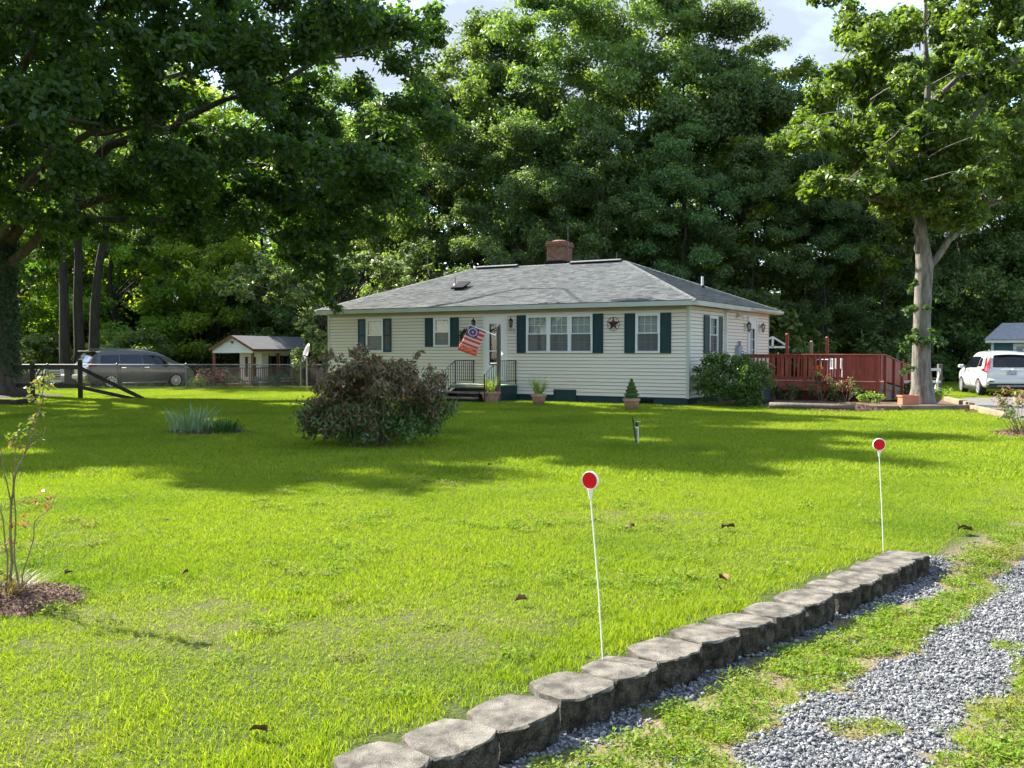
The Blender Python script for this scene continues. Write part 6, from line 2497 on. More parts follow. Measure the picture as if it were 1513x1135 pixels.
def seams(sts, parent, xs_, sd):
    for x_ in xs_:
        s_ = interp(sts, x_)
        zb, zm, zl, wb, wm, wl = s_[1], s_[2], s_[3], s_[5], s_[6], s_[7]
        q = MB()
        q.tube([(x_, sd * (wb + .012), zb + .12), (x_, sd * (wm + .001), zm), (x_, sd * (wm * .995 + .001), zm + (zl - zm) * .6), (x_, sd * (wl + .002), zl - .01)], .006, 5)
        q.build('door_seam', M['car_trim'], parent)


# ---- white SUV, rear towards us
f_ = gnd(1421, 580.6)
r_ = gnd(1449, 585.5)
hd = (f_ - r_).normalized()
suv_yaw = math.atan2(hd.y, hd.x)
mid = r_ + hd * 1.31
right = Vector((hd.y, -hd.x, 0))
suv_c = mid + right * 0.80
suv = thing('parked_suv', 'white compact sport utility car parked on gravel with red tail lamps', 'car', (suv_c.x, suv_c.y, 0.02), suv_yaw)
S1 = [(-2.26, .50, .66, .86, .95, .62, .74, .72, .60), (-2.22, .36, .62, .98, 1.06, .74, .86, .83, .72), (-2.10, .30, .62, 1.02, 1.22, .80, .895, .87, .72), (-1.92, .27, .62, 1.04, 1.50, .83, .905, .88, .66), (-1.70, .26, .62, 1.04, 1.60, .84, .91, .885, .655), (-0.9, .24, .62, 1.02, 1.655, .85, .912, .89, .66),
      (-0.1, .24, .61, 1.0, 1.66, .85, .912, .89, .66), (.45, .24, .61, .985, 1.60, .85, .91, .885, .64), (.95, .24, .60, .98, 1.32, .85, .908, .88, .68), (1.35, .25, .60, .98, 1.06, .84, .905, .87, .74), (1.8, .26, .58, .93, .99, .83, .89, .85, .70), (2.15, .28, .55, .82, .88, .76, .82, .78, .62), (2.29, .36, .52, .68, .72, .60, .66, .62, .50)]
eval_body(S1, 'body', M['car_white'], suv, (-1.31, 1.31), 0.385)
for (x_, y_, sd) in ((-1.31, .80, 1), (1.31, .80, 1), (-1.31, -.80, -1), (1.31, -.80, -1)):
    wheel(suv, x_, y_, 0.345, 0.225, sd)
for sd in (1, -1):
    side_glass(S1, 'side_window', suv, -1.05, -0.05, sd, slant0=0.05)
    side_glass(S1, 'side_window', suv, 0.02, 0.98, sd, hi=0.82, slant1=-0.42)
    side_glass(S1, 'quarter_window', suv, -1.62, -1.14, sd, lo=.12, hi=.72, slant0=0.28, slant1=0.05, n=5)
    q = MB()
    q.box(.72, .92, sd * .93 - .0, sd * 1.12, 1.0, 1.14)
    q.build('mirror', M['car_white'], suv, bevel=0.03)
    seams(S1, suv, (-0.85, 0.0, 1.0), sd)
    for hx in (-0.75, 0.15):
        q = MB()
        q.box(hx - .1, hx + .1, sd * .905, sd * .93, .90, .93)
        q.build('door_handle', M['chrome'], suv)
    # tail lamp: tall strip by the glass widening to a wedge
    q = MB()
    pts_ = [(-1.86, .70, 1.50), (-1.92, .80, 1.36), (-2.03, .845, 1.20), (-2.10, .885, 1.05), (-2.14, .90, .93), (-2.25, .80, .92), (-2.245, .72, 1.02), (-2.16, .70, 1.14), (-2.07, .67, 1.30), (-1.95, .62, 1.50)]
    ctr = Vector((sum(p_[0] for p_ in pts_) / 10 - .03, sd * (sum(p_[1] for p_ in pts_) / 10 + .03), sum(p_[2] for p_ in pts_) / 10))
    pv_ = [Vector((p_[0] - .025, sd * (p_[1] + .018), p_[2])) for p_ in pts_]
    q.add(pv_ + [ctr], [(k, (k + 1) % 10, 10) for k in range(10)])
    # wedge reaching forward along the flank
    q.add([Vector((-2.10, sd * .915, 1.04)), Vector((-1.72, sd * .925, .97)), Vector((-2.13, sd * .915, .92)), Vector((-2.2, sd * .90, .98))], [(0, 1, 2, 3)])
    q.build('tail_lamp', M['car_lamp'], suv)
    q = MB()
    q.add([Vector((-2.275, sd * .80, .92)), Vector((-2.275, sd * .70, .92)), Vector((-2.265, sd * .70, 1.0)), Vector((-2.255, sd * .79, 1.02))], [(0, 1, 2, 3)])
    q.build('reversing_lamp', M['car_clear'], suv)
q = MB()
q.add([(-2.22, .62, 1.07), (-2.22, -.62, 1.07), (-1.915, -.545, 1.505), (-1.915, .545, 1.505), (-2.23, 0, 1.065), (-1.93, 0, 1.53)], [(0, 4, 5, 3), (4, 1, 2, 5)])
q.build('rear_window', M['car_glass'], suv)
q = MB()
q.box(-2.06, -1.82, -.56, .56, 1.585, 1.615)
q.build('roof_spoiler', M['car_white'], suv, bevel=0.012)
q = MB()
q.box(-2.31, -2.265, -.36, .36, .965, 1.0)
q.build('tailgate_chrome', M['chrome'], suv, bevel=0.012)
q = MB()
q.lathe([(0.0, 0), (.055, 0), (.055, .02), (.03, .028)], 16, Matrix.Translation((-2.30, 0, 1.0)) @ Matrix.Rotation(R(-90), 4, 'Y'))
q.build('tailgate_badge', M['chrome'], suv)
boxo('number_plate', M['plate'], suv, -2.292, -2.282, -.155, .155, .79, .94)
boxo('rear_bumper', M['car_white'], suv, -2.33, -2.20, -.80, .80, .48, .66, bevel=0.045)
boxo('bumper_trim', M['car_trim'], suv, -2.30, -2.1, -.82, .82, .30, .478, bevel=0.04)
boxo('skid_plate', M['metal'], suv, -2.315, -2.28, -.5, .5, .36, .43, bevel=0.01)
for sd in (1, -1):
    boxo('bumper_reflector', M['car_trim'], suv, -2.336, -2.31, sd * .70 - .09, sd * .70 + .09, .53, .57)
    boxo('sill_trim', M['car_trim'], suv, -.92, .92, sd * .885 - .02, sd * .885 + .02, .21, .33, bevel=0.01)
    boxo('roof_rail', M['chrome'], suv, -1.5, .2, sd * .59 - .014, sd * .59 + .014, 1.685, 1.71)

# ---- grey minivan behind the fence, right side and rear in view
hv = Vector((math.cos(R(44)), math.sin(R(44)), 0))
vr_ = Vector((gnd(163, 577).x * 43.3 / gnd(163, 577).y, 43.3, 0))      # rear right wheel
left_ = Vector((-hv.y, hv.x, 0))
vc = vr_ + hv * 1.515 + left_ * 0.84
van = thing('parked_minivan', 'dark grey minivan parked behind the chain link fence', 'car', (vc.x, vc.y, hzf(vc.x, vc.y) + 0.0), R(44))
S2 = [(-2.52, .50, .66, .90, .98, .66, .78, .76, .66), (-2.47, .34, .62, 1.02, 1.10, .80, .92, .90, .80), (-2.36, .28, .62, 1.08, 1.30, .86, .965, .94, .80), (-2.16, .25, .62, 1.09, 1.60, .90, .98, .955, .76), (-1.9, .24, .62, 1.09, 1.71, .91, .99, .96, .76), (-1.0, .22, .62, 1.07, 1.77, .92, .992, .965, .76),
      (0.0, .22, .61, 1.05, 1.775, .92, .992, .965, .76), (.7, .22, .61, 1.03, 1.70, .92, .99, .96, .74), (1.25, .22, .60, 1.02, 1.45, .915, .985, .95, .77), (1.75, .23, .60, 1.02, 1.14, .91, .975, .94, .80), (2.1, .25, .58, .96, 1.02, .88, .95, .90, .76), (2.42, .28, .55, .84, .90, .80, .87, .83, .66), (2.56, .36, .52, .70, .74, .62, .70, .66, .52)]
eval_body(S2, 'body', M['car_grey'], van, (-1.515, 1.515), 0.385)
for (x_, y_, sd) in ((-1.515, .86, 1), (1.515, .86, 1), (-1.515, -.86, -1), (1.515, -.86, -1)):
    wheel(van, x_, y_, 0.345, 0.225, sd)
for sd in (1, -1):
    side_glass(S2, 'side_window', van, -1.98, -1.12, sd, slant0=0.10, hi=.80)
    side_glass(S2, 'side_window', van, -1.06, -0.06, sd)
    side_glass(S2, 'side_window', van, 0.0, 1.25, sd, slant1=-0.5, hi=.80)
    q = MB()
    q.box(1.0, 1.2, sd * 1.0, sd * 1.2, 1.04, 1.20)
    q.build('mirror', M['car_grey'], van, bevel=0.03)
    seams(S2, van, (-1.1, -0.03, 1.2), sd)
    for hx in (-0.95, 0.10):
        q = MB()
        q.box(hx - .11, hx + .11, sd * .985, sd * 1.012, .95, .98)
        q.build('door_handle', M['chrome'], van)
    q = MB()
    q.add([Vector((-2.50, sd * .62, 1.03)), Vector((-2.50, sd * .90, 1.02)), Vector((-2.10, sd * .995, 1.06)), Vector((-2.34, sd * .975, 1.20)), Vector((-2.43, sd * .84, 1.22)), Vector((-2.47, sd * .66, 1.16))], [(0, 1, 2, 3, 4, 5)])
    q.build('tail_lamp', M['car_lamp'], van)
    q = MB()
    q.add([Vector((2.30, sd * .80, .84)), Vector((2.0, sd * .94, .88)), Vector((1.95, sd * .93, .98)), Vector((2.22, sd * .80, .97))], [(0, 1, 2, 3)])
    q.build('head_lamp', M['car_clear'], van)
    boxo('roof_rail', M['metal'], van, -1.8, .4, sd * .70 - .016, sd * .70 + .016, 1.79, 1.83)
    boxo('sill_trim', M['chrome'], van, -1.05, 1.05, sd * .985 - .012, sd * .985 + .012, .27, .30)
q = MB()
q.add([(-2.42, .72, 1.22), (-2.42, -.72, 1.22), (-2.13, -.66, 1.62), (-2.13, .66, 1.62), (-2.45, 0, 1.22), (-2.16, 0, 1.66)], [(0, 4, 5, 3), (4, 1, 2, 5)])
q.build('rear_window', M['car_glass'], van)
q = MB()
q.box(-2.36, -1.98, -.70, .70, 1.70, 1.735)
q.build('roof_spoiler', M['car_grey'], van, bevel=0.012)
boxo('rear_bumper', M['car_grey'], van, -2.60, -2.45, -.86, .86, .44, .66, bevel=0.05)
boxo('bumper_strip', M['chrome'], van, -2.61, -2.59, -.7, .7, .60, .625)
boxo('tailgate_chrome', M['chrome'], van, -2.50, -2.47, -.5, .5, 1.0, 1.03)
boxo('number_plate', M['plate'], van, -2.53, -2.515, -.155, .155, .80, .95)

# ---- pale box with bands beside the van's tail
g_ = at(82, 568, 42.6)
bx = thing('utility_cart', 'small pale cart with dark bands and a red stripe behind the van tail', 'cart', (g_.x, 42.6, 0), R(12))
boxo('box', M['car_clear'], bx, -.30, .30, -.3, .3, .30, .96, bevel=.02)
for z_ in (.90, .78, .68):
    boxo('dark_band', M['car_glass'], bx, -.27, .27, -.312, -.3005, z_ - .045, z_)
boxo('red_stripe', M['car_lamp'], bx, -.29, .29, -.314, -.3005, .52, .60)
boxo('tan_band', M['palewood'], bx, -.28, .28, -.312, -.3005, .42, .50)
for sx in (-1, 1):
    q = MB()
    q.tube([(sx * .24, -.16, .15), (sx * .24, .16, .15)], .15, 14)
    q.build('wheel', M['rubber'], bx)

# ================================================================== chain link fence
FY = 41.2
fn = thing('chain_link_fence', 'galvanised chain link fence with round posts along the back of the lawn', 'fence', (0, FY, 0))
xa, xb = at(-40, 540, FY).x, at(500, 540, FY).x
FT = at(275, 539, FY).z
q = MB()
q.tube([(xa, 0, FT), (xb, 0, FT)], 0.024, 8)
q.build('top_rail', M['metal'], fn)
for px in (-30, 70, 172.5, 275, 368.5, 444, 500):
    x_ = at(px, 540, FY).x
    q = MB()
    q.tube([(x_, .0, -.2), (x_, .0, FT + .03)], 0.032, 8)
    q.lathe([(.036, FT + .02), (.036, FT + .05), (.01, FT + .07)], 8, Matrix.Translation((x_, 0, 0)))
    q.build('post', M['metal'], fn)
# woven wire: zigzag strands
V_, F_ = [], []
cell = 0.11
nst = int((xb - xa) / cell)
hh = FT - 0.03
for k in range(nst):
    x0_ = xa + k * cell
    for sgn in (1, -1):
        a_ = np.array([x0_, 0.004 * sgn - 0.03, 0.02])
        n_ = 1
        b_ = np.array([x0_ + sgn * hh, 0.004 * sgn - 0.03, 0.02 + hh])
        # clip to fence ends
        if b_[0] > xb:
            kk = (xb - a_[0]) / (b_[0] - a_[0])
            b_ = a_ + (b_ - a_) * kk
        if b_[0] < xa:
            kk = (xa - a_[0]) / (b_[0] - a_[0])
            b_ = a_ + (b_ - a_) * kk
        w_ = 0.0032
        d_ = np.array([-(b_ - a_)[2], 0, (b_ - a_)[0]])
        ln = np.linalg.norm(d_)
        if ln < 1e-6:
            continue
        d_ = d_ / ln * w_
        e_ = np.array([0, w_, 0])
        o_ = len(V_)
        for p_ in (a_, b_):
            V_ += [p_ + d_, p_ + e_, p_ - d_, p_ - e_]
        for j in range(4):
            F_.append((o_ + j, o_ + (j + 1) % 4, o_ + 4 + (j + 1) % 4, o_ + 4 + j))
wm_ = link('wire_mesh', np_mesh('wire_mesh', V_, F_, M['metal']), fn)
wm_['kind'] = 'stuff'

# ---- dark broken board fence
fpz = gnd(119, 590)
wf = thing('board_fence', 'black-brown wooden fence whose last two boards slope to the ground', 'fence', (fpz.x, fpz.y, 0))
FYl = fpz.y


def wl_(px, py, dy=0.0):
    p_ = at(px, py, FYl + dy)
    return Vector((p_.x - fpz.x, dy, p_.z))


boxo('post', M['darkwood'], wf, -.065, .065, -.065, .065, -.3, wl_(119, 532).z, bevel=.01)
x2 = wl_(48, 560, 1.2).x
boxo('post', M['darkwood'], wf, x2 - .065, x2 + .065, 1.2 - .065, 1.2 + .065, -.3, 1.25, bevel=.01)
x3 = wl_(-20, 560, 2.4).x
boxo('post', M['darkwood'], wf, x3 - .065, x3 + .065, 2.4 - .065, 2.4 + .065, -.3, 1.25, bevel=.01)
zt_, zb_ = wl_(119, 543).z, wl_(119, 571).z
for z_ in (zt_, zb_):
    MB().bar((-.0, .09, z_), (x2 - .0, 1.29, z_), .035, .14).build('rail_board', M['darkwood'], wf)
    MB().bar((x2 - .05, 1.31, z_ - .02), (x3, 2.5, z_ - .02), .035, .14).build('rail_board', M['darkwood'], wf)
MB().bar((-.05, -.09, zt_ + .03), wl_(212, 589.5, -.1), .035, .13).build('fallen_board', M['darkwood'], wf)
MB().bar((-.05, -.14, zb_), wl_(200, 590, -.15), .035, .12).build('fallen_board', M['darkwood'], wf)

# ================================================================== neighbour cottage
CY = 56.0
ga, gb = at(314, 516, CY), at(379, 515.5, CY)
cb_ = hzf(ga.x, CY)
cot = thing('cottage', 'small white cottage with brown porch posts and grey gable roof behind the fence', 'cottage', (ga.x, CY, cb_), R(-20))
W2, ZEc = (gb - ga).length * 1.08, ga.z - cb_
ZRc = at(341, 497.5, CY).z - cb_
LEN = 13.0
ZF = 0.42
cw_ = MB()
MX = None
# roof planes with thickness, ridge along local y
ov = 0.12
for s in (0, 1):
    x_a, x_b = (-ov, W2 / 2) if s == 0 else (W2 + ov, W2 / 2)
    z_a = ZEc - 0.06
    cw_.add([(x_a, -ov, z_a), (x_b, -ov, ZRc), (x_b, LEN, ZRc), (x_a, LEN, z_a), (x_a, -ov, z_a + .07), (x_b, -ov, ZRc + .07), (x_b, LEN, ZRc + .07), (x_a, LEN, z_a + .07)],
            [(0, 1, 2, 3), (4, 7, 6, 5), (0, 4, 5, 1), (2, 6, 7, 3), (0, 3, 7, 4)])
croof = cw_.build('roof', M['cot_roof'], cot)
q = MB()
for s in (0, 1):
    x_a, x_b = (-ov - .02, W2 / 2) if s == 0 else (W2 + ov + .02, W2 / 2)
    q.bar((x_a, -ov - .03, ZEc - .06), (x_b, -ov - .03, ZRc + .02), .04, .13)
q.bar((W2 + ov + .03, -ov, ZEc - .07), (W2 + ov + .03, LEN, ZEc - .07), .04, .12)
q.build('barge_board', M['cot_brown'], croof)
# gable clapboards, one by one
z_ = ZEc - .02
while z_ < ZRc - .05:
    hw_ = (ZRc - z_) / (ZRc - ZEc + .02) * W2 / 2
    hw2 = max(.02, (ZRc - z_ - .13) / (ZRc - ZEc + .02) * W2 / 2)
    q = MB()
    q.add([(W2 / 2 - hw_, -.02, z_), (W2 / 2 + hw_, -.02, z_), (W2 / 2 + hw2, -.002, z_ + .13), (W2 / 2 - hw2, -.002, z_ + .13), (W2 / 2 - hw_, .03, z_), (W2 / 2 + hw_, .03, z_)], [(0, 1, 2, 3), (0, 4, 5, 1)])
    q.build('clapboard', M['cottage'], cot)
    z_ += .135
q = MB()
q.add([(W2 / 2 - .16, -.03, ZRc - .26), (W2 / 2 + .16, -.03, ZRc - .26), (W2 / 2 + .05, -.03, ZRc - .40), (W2 / 2, -.03, ZRc - .46), (W2 / 2 - .05, -.03, ZRc - .40)], [(0, 1, 2, 3, 4)])
q.build('gable_ornament', M['cot_brown'], cot)
# body walls set back behind the porch
wy = 1.3
wx_r = W2 - 0.30
z_ = ZF
while z_ < ZEc - .1:
    q = MB()
    q.box(.95, wx_r, wy - .015, wy + .02, z_, z_ + .145)
    q.build('clapboard', M['cottage'], cot)
    q = MB()
    q.box(wx_r - .02, wx_r + .015, wy + .021, 4.6, z_, z_ + .145)
    q.build('clapboard', M['cottage'], cot)
    z_ += .15
boxo('wall_core', M['mortar'], cot, .97, wx_r - .025, wy + .022, LEN - .5, ZF, ZEc)
boxo('yellow_wall', M['cot_yellow'], cot, wx_r - .02, wx_r + .02, 4.61, LEN - .5, ZF, ZEc - .02)
boxo('porch_ceiling', M['cottage'], cot, 0.02, W2 - .02, .05, LEN - .2, ZEc - .12, ZEc - .07)
boxo('porch_beam', M['cottage'], cot, 0.0, W2, -.005, .1, ZEc - .22, ZEc - .021)
boxo('porch_beam', M['cottage'], cot, W2 - .08, W2 + .02, .11, LEN - .2, ZEc - .22, ZEc - .125)
boxo('porch_floor', M['cot_brown'], cot, 0.0, W2, 0.0, LEN - .2, ZF - .2, ZF - .03)
boxo('porch_skirt', M['cot_brown'], cot, 0.05, W2 - .03, .03, .08, -.3, ZF - .21)
for (x_, y_) in ((.07, .06), (W2 - .06, .06), (W2 - .06, 2.6), (W2 - .06, 5.2), (W2 - .06, 8.0), (W2 - .06, 10.8)):
    boxo('porch_post', M['cot_brown'], cot, x_ - .065, x_ + .065, y_ - .065, y_ + .065, -.3, ZEc - .225)
q = MB()
for z_ in (ZF + .85, ZF + .1):
    q.box(.14, W2 - .13, .04, .08, z_, z_ + .06)
    q.box(W2 - .08, W2 - .04, .13, LEN - .3, z_, z_ + .06)
q.build('porch_rail', M['cot_brown'], cot)
for k in range(18):
    x_ = .18 + k * (W2 - .36) / 17
    boxo('baluster', M['cot_brown'], cot, x_ - .014, x_ + .014, .045, .075, ZF + .16, ZF + .85)
for k in range(48):
    y_ = .2 + k * .2
    boxo('baluster', M['cot_brown'], cot, W2 - .075, W2 - .045, y_ - .014, y_ + .014, ZF + .16, ZF + .85)
# windows and dark shutters
cwx = (0.95 + wx_r) / 2
for (a, b, nm, mt) in ((cwx - .17, cwx + .17, 'window', 'blind'), (cwx - .36, cwx - .19, 'shutter', 'dark'), (cwx + .19, cwx + .36, 'shutter', 'dark')):
    boxo(nm, M[mt], cot, a, b, wy - .05, wy - .016, ZF + .35, ZEc - .45)
for y0_ in (2.2, 3.4):
    boxo('window', M['car_glass'], cot, wx_r + .016, wx_r + .04, y0_, y0_ + .55, ZF + .3, ZEc - .4)
    for yy in (y0_ - .26, y0_ + .6):
        boxo('shutter', M['dark'], cot, wx_r + .016, wx_r + .05, yy, yy + .2, ZF + .28, ZEc - .38)
boxo('door', M['dark'], cot, wx_r + .021, wx_r + .05, 5.6, 6.5, ZF, ZEc - .3)
boxo('window', M['car_glass'], cot, wx_r + .021, wx_r + .05, 7.4, 8.4, ZF + .6, ZEc - .4)

# satellite dish left of the house
sd_ = at(451, 522, 38.5)
dish = thing('satellite_dish', 'pale satellite dish seen edge-on on a pole near the left house corner', 'dish', (sd_.x, 38.5, 0))
q = MB()
Mx = Matrix.Translation((0.05, 0, sd_.z)) @ Matrix.Rotation(R(-62), 4, 'Z') @ Matrix.Rotation(R(72), 4, 'X')
q.lathe([(0.0, -.07), (.15, -.055), (.28, -.02), (.40, .035), (.405, .04), (.28, -.01), (.15, -.045), (.0, -.06)], 24, Mx @ Matrix.Diagonal((.85, 1.0, 1, 1)))
q.build('reflector', M['metal'], dish, smooth=True)
q = MB()
q.tube([(0.05, 0, -.2), (0.05, 0, sd_.z - .1)], .03, 8)
q.build('pole', M['metal'], dish)
q = MB()
q.tube([(0.05, -.05, sd_.z - .3), (-.45, -.3, sd_.z + .02)], .014, 6)
q.lathe([(.03, -.04), (.04, .04)], 8, Matrix.Translation((-.45, -.3, sd_.z + .03)))
q.build('feed_arm', M['metal'], dish)

# ================================================================== shed on the right
SY = 46.0
sa = at(1461, 499, SY)
sb = at(1463, 574, SY)
shd = thing('garden_shed', 'blue-green shed with white trim and grey shingle roof behind the white car', 'shed', (at(1464, 560, SY).x, SY, 0), R(-25))
SW, SD, SE = 4.6, 3.2, at(1465, 503, SY).z
STop = at(1490, 479, SY + 1.4).z
boxo('core', M['shed_wall'], shd, 0.02, SW - .02, .03, SD, 0.0, SE)
k = 0
x_ = 0.0
while x_ < SW - .05:
    boxo('wall_board', M['shed_wall'], shd, x_ + .004, x_ + .146, 0.0, .029, .05, SE - .1)
    x_ += .15
boxo('corner_trim', M['trim'], shd, -.02, .10, -.03, -.001, 0.02, SE - .1)
boxo('corner_trim', M['trim'], shd, SW - .10, SW + .02, -.03, -.001, 0.02, SE - .1)
boxo('eave_board', M['trim'], shd, -.28, SW + .28, -.36, -.30, SE - .12, SE + .04)
boxo('soffit', M['trim'], shd, -.26, SW + .26, -.299, .2, SE - .10, SE - .06)
q = MB()
q.add([(-.30, -.38, SE + .0), (SW + .30, -.38, SE), (SW - .5, SD / 2, STop), (.5, SD / 2, STop), (-.30, SD + .3, SE), (SW + .30, SD + .3, SE),
       (-.30, -.38, SE + .05), (SW + .30, -.38, SE + .05), (SW - .5, SD / 2, STop + .05), (.5, SD / 2, STop + .05), (-.30, SD + .3, SE + .05), (SW + .30, SD + .3, SE + .05)],
      [(6, 7, 8, 9), (11, 10, 9, 8), (10, 6, 9), (7, 11, 8), (0, 1, 7, 6), (4, 0, 6, 10), (1, 5, 11, 7), (0, 4, 5, 1)])
q.build('roof', M['shed_roof'], shd)
w_ = MB()
for (a, b, c_, d_) in ((.92, 1.06, .9, SE - .16), (1.86, 2.0, .9, SE - .16), (1.06, 1.86, SE - .30, SE - .16), (1.06, 1.86, .9, 1.02)):
    w_.box(a, b, -.05, -.002, c_, d_)
wnd = w_.build('window', M['trim'], shd)
boxo('pane', M['greybox'], wnd, 1.06, 1.86, -.02, -.003, 1.02, SE - .30)

# ---- post with rails by the tree
tr = at(1388, 576, 35.5)
tf = thing('rail_frame', 'weathered post with two pale rails and a slanted brace behind the tree', 'fence end', (tr.x, 35.5, 0))
zt_ = at(1388, 538, 35.5).z
boxo('post', M['greywood'], tf, -.075, .075, -.075, .075, -.2, zt_, bevel=.012)
for (py, nm) in ((546, 'rail'), (564, 'rail')):
    z_ = at(1380, py, 35.5).z
    MB().bar((.0, -.09, z_), (-1.6, -.09, z_), .04, .09).build(nm, M['trim'], tf)
MB().bar((-.04, -.13, at(1386, 547, 35.5).z), (-.28, -.13, 0.0), .04, .08, up=(0, 1, 0)).build('brace', M['trim'], tf)
boxo('post', M['greywood'], tf, -1.7, -1.56, -.07, .07, -.2, zt_ - .2)

# ================================================================== fallen leaves on the lawn
fm = []
for s in range(3):
    rs = random.Random(s)
    q = MB()
    n = 9
    top_, bot_ = [], []
    for k in range(n):
        t_ = k / (n - 1)
        w_ = 0.026 * math.sin(math.pi * t_) * (1 + .35 * math.sin(9 * t_ + s)) + .001
        zc_ = 0.02 + 0.014 * math.sin(3 * t_ + s)
        top_.append((t_ * .095 - .047, w_, zc_ + w_ * .8))
        bot_.append((t_ * .095 - .047, -w_, zc_ + w_ * .5))
    midl = [(a[0], 0, .006 + .01 * math.sin(3 * k / n)) for k, a in enumerate(top_)]
    q.add(top_ + midl + bot_, [(k, k + 1, n + k + 1, n + k) for k in range(n - 1)] + [(n + k, n + k + 1, 2 * n + k + 1, 2 * n + k) for k in range(n - 1)])
    q.tube([(-.047, 0, .008), (-.075, .01, .014)], .002, 5)
    fm.append(q.mesh('fallen_leaf', M['dead'], smooth=True))
rf = random.Random(77)
for i, (px, py, sc) in enumerate(((1068, 866, 1.1), (1063, 879, .7), (1072, 787, 1.3), (1080, 786, .9), (1418, 790, 1.6), (1428, 791, 1.2), (770, 896, .8), (945, 731, .7), (380, 1095, .9), (1446, 716, 1.0), (724, 692, .9), (930, 785, 1.0), (275, 855, .7), (101, 856, .8))):
    g_ = gnd(px, py)
    o = link('fallen_leaf', fm[i % 3], None, (g_.x, g_.y, hzf(g_.x, g_.y) + 0.035), rf.uniform(0, 6.28))
    o.scale = (sc,) * 3
    o.rotation_euler[0] = rf.uniform(-.5, .5)
    tag(o, 'curled brown dead leaf lying on the lawn grass', 'dead leaf', 'dead leaves on the lawn')

# ================================================================== grass and gravel (scattered)
def scatter(name, sources, pts, rot, scl, idx, kind_label=None):
    """one object whose points carry instances of unlinked source meshes"""
    me = bpy.data.meshes.new(name)
    n = len(pts)
    me.vertices.add(n)
    me.vertices.foreach_set('co', np.asarray(pts, np.float32).ravel())
    a = me.attributes.new('rot', 'FLOAT_VECTOR', 'POINT')
    a.data.foreach_set('vector', np.asarray(rot, np.float32).ravel())
    a = me.attributes.new('scl', 'FLOAT_VECTOR', 'POINT')
    a.data.foreach_set('vector', np.asarray(scl, np.float32).ravel())
    a = me.attributes.new('pick', 'INT', 'POINT')
    a.data.foreach_set('value', np.asarray(idx, np.int32))
    o = link(name, me)
    ng = bpy.data.node_groups.new(name + '_nodes', 'GeometryNodeTree')
    ng.interface.new_socket('Geometry', in_out='INPUT', socket_type='NodeSocketGeometry')
    ng.interface.new_socket('Geometry', in_out='OUTPUT', socket_type='NodeSocketGeometry')
    N = ng.nodes
    gi, go = N.new('NodeGroupInput'), N.new('NodeGroupOutput')
    iop = N.new('GeometryNodeInstanceOnPoints')
    jn = N.new('GeometryNodeJoinGeometry')
    for s in sources:
        oi = N.new('GeometryNodeObjectInfo')
        oi.inputs['Object'].default_value = s
        oi.inputs['As Instance'].default_value = True
        ng.links.new(oi.outputs['Geometry'], jn.inputs['Geometry'])

    def attr(nm, ty, sock):
        q = N.new('GeometryNodeInputNamedAttribute')
        q.data_type = ty
        q.inputs['Name'].default_value = nm
        return [s for s in q.outputs if s.enabled and s.name == 'Attribute'][0]
    ng.links.new(gi.outputs[0], iop.inputs['Points'])
    ng.links.new(jn.outputs['Geometry'], iop.inputs['Instance'])
    iop.inputs['Pick Instance'].default_value = True
    ng.links.new(attr('pick', 'INT', 0), iop.inputs['Instance Index'])
    e2r = N.new('FunctionNodeEulerToRotation')
    ng.links.new(attr('rot', 'FLOAT_VECTOR', 0), e2r.inputs[0])
    ng.links.new(e2r.outputs[0], iop.inputs['Rotation'])
    ng.links.new(attr('scl', 'FLOAT_VECTOR', 0), iop.inputs['Scale'])
    ng.links.new(iop.outputs['Instances'], go.inputs[0])
    md = o.modifiers.new('scatter', 'NODES')
    md.node_group = ng
    tag(o, kind='stuff')
    return o


def src(name, me):
    return bpy.data.objects.new(name, me)     # never linked: only a source for the scatter


def grass_patch(name, rs, n, size, h, w, mat_, lean=0.55, hj=0.5):
    x = (rs.rand(n) - .5) * size
    y = (rs.rand(n) - .5) * size
    a = rs.rand(n) * 6.283
    hh = h * (1 - hj + 2 * hj * rs.rand(n) ** 1.3)
    ww = w * (.7 + .6 * rs.rand(n))
    ln = lean * (.15 + rs.rand(n)) * hh
    d = np.stack([np.cos(a), np.sin(a), np.zeros(n)], -1)
    b = rs.rand(n) * 6.283
    sd = np.stack([np.cos(b), np.sin(b), np.zeros(n)], -1)
    P0 = np.stack([x, y, np.full(n, -0.01)], -1)
    P1 = P0 + d * ln[:, None] * .35 + np.array([0, 0, 1]) * (hh * .55)[:, None]
    P2 = P0 + d * ln[:, None] * 1.1 + np.array([0, 0, 1]) * (hh * .95)[:, None]
    W = sd * ww[:, None] * .5
    V = np.stack([P0 - W, P0 + W, P1 + W * .85, P1 - W * .85, P2 + W * .12, P2 - W * .12], 1).reshape(-1, 3)
    i = np.arange(n)[:, None] * 6
    F = np.concatenate([i + np.array([[0, 1, 2, 3]]), i + np.array([[3, 2, 4, 5]])], 0)
    return np_mesh(name, V, F, mat_)


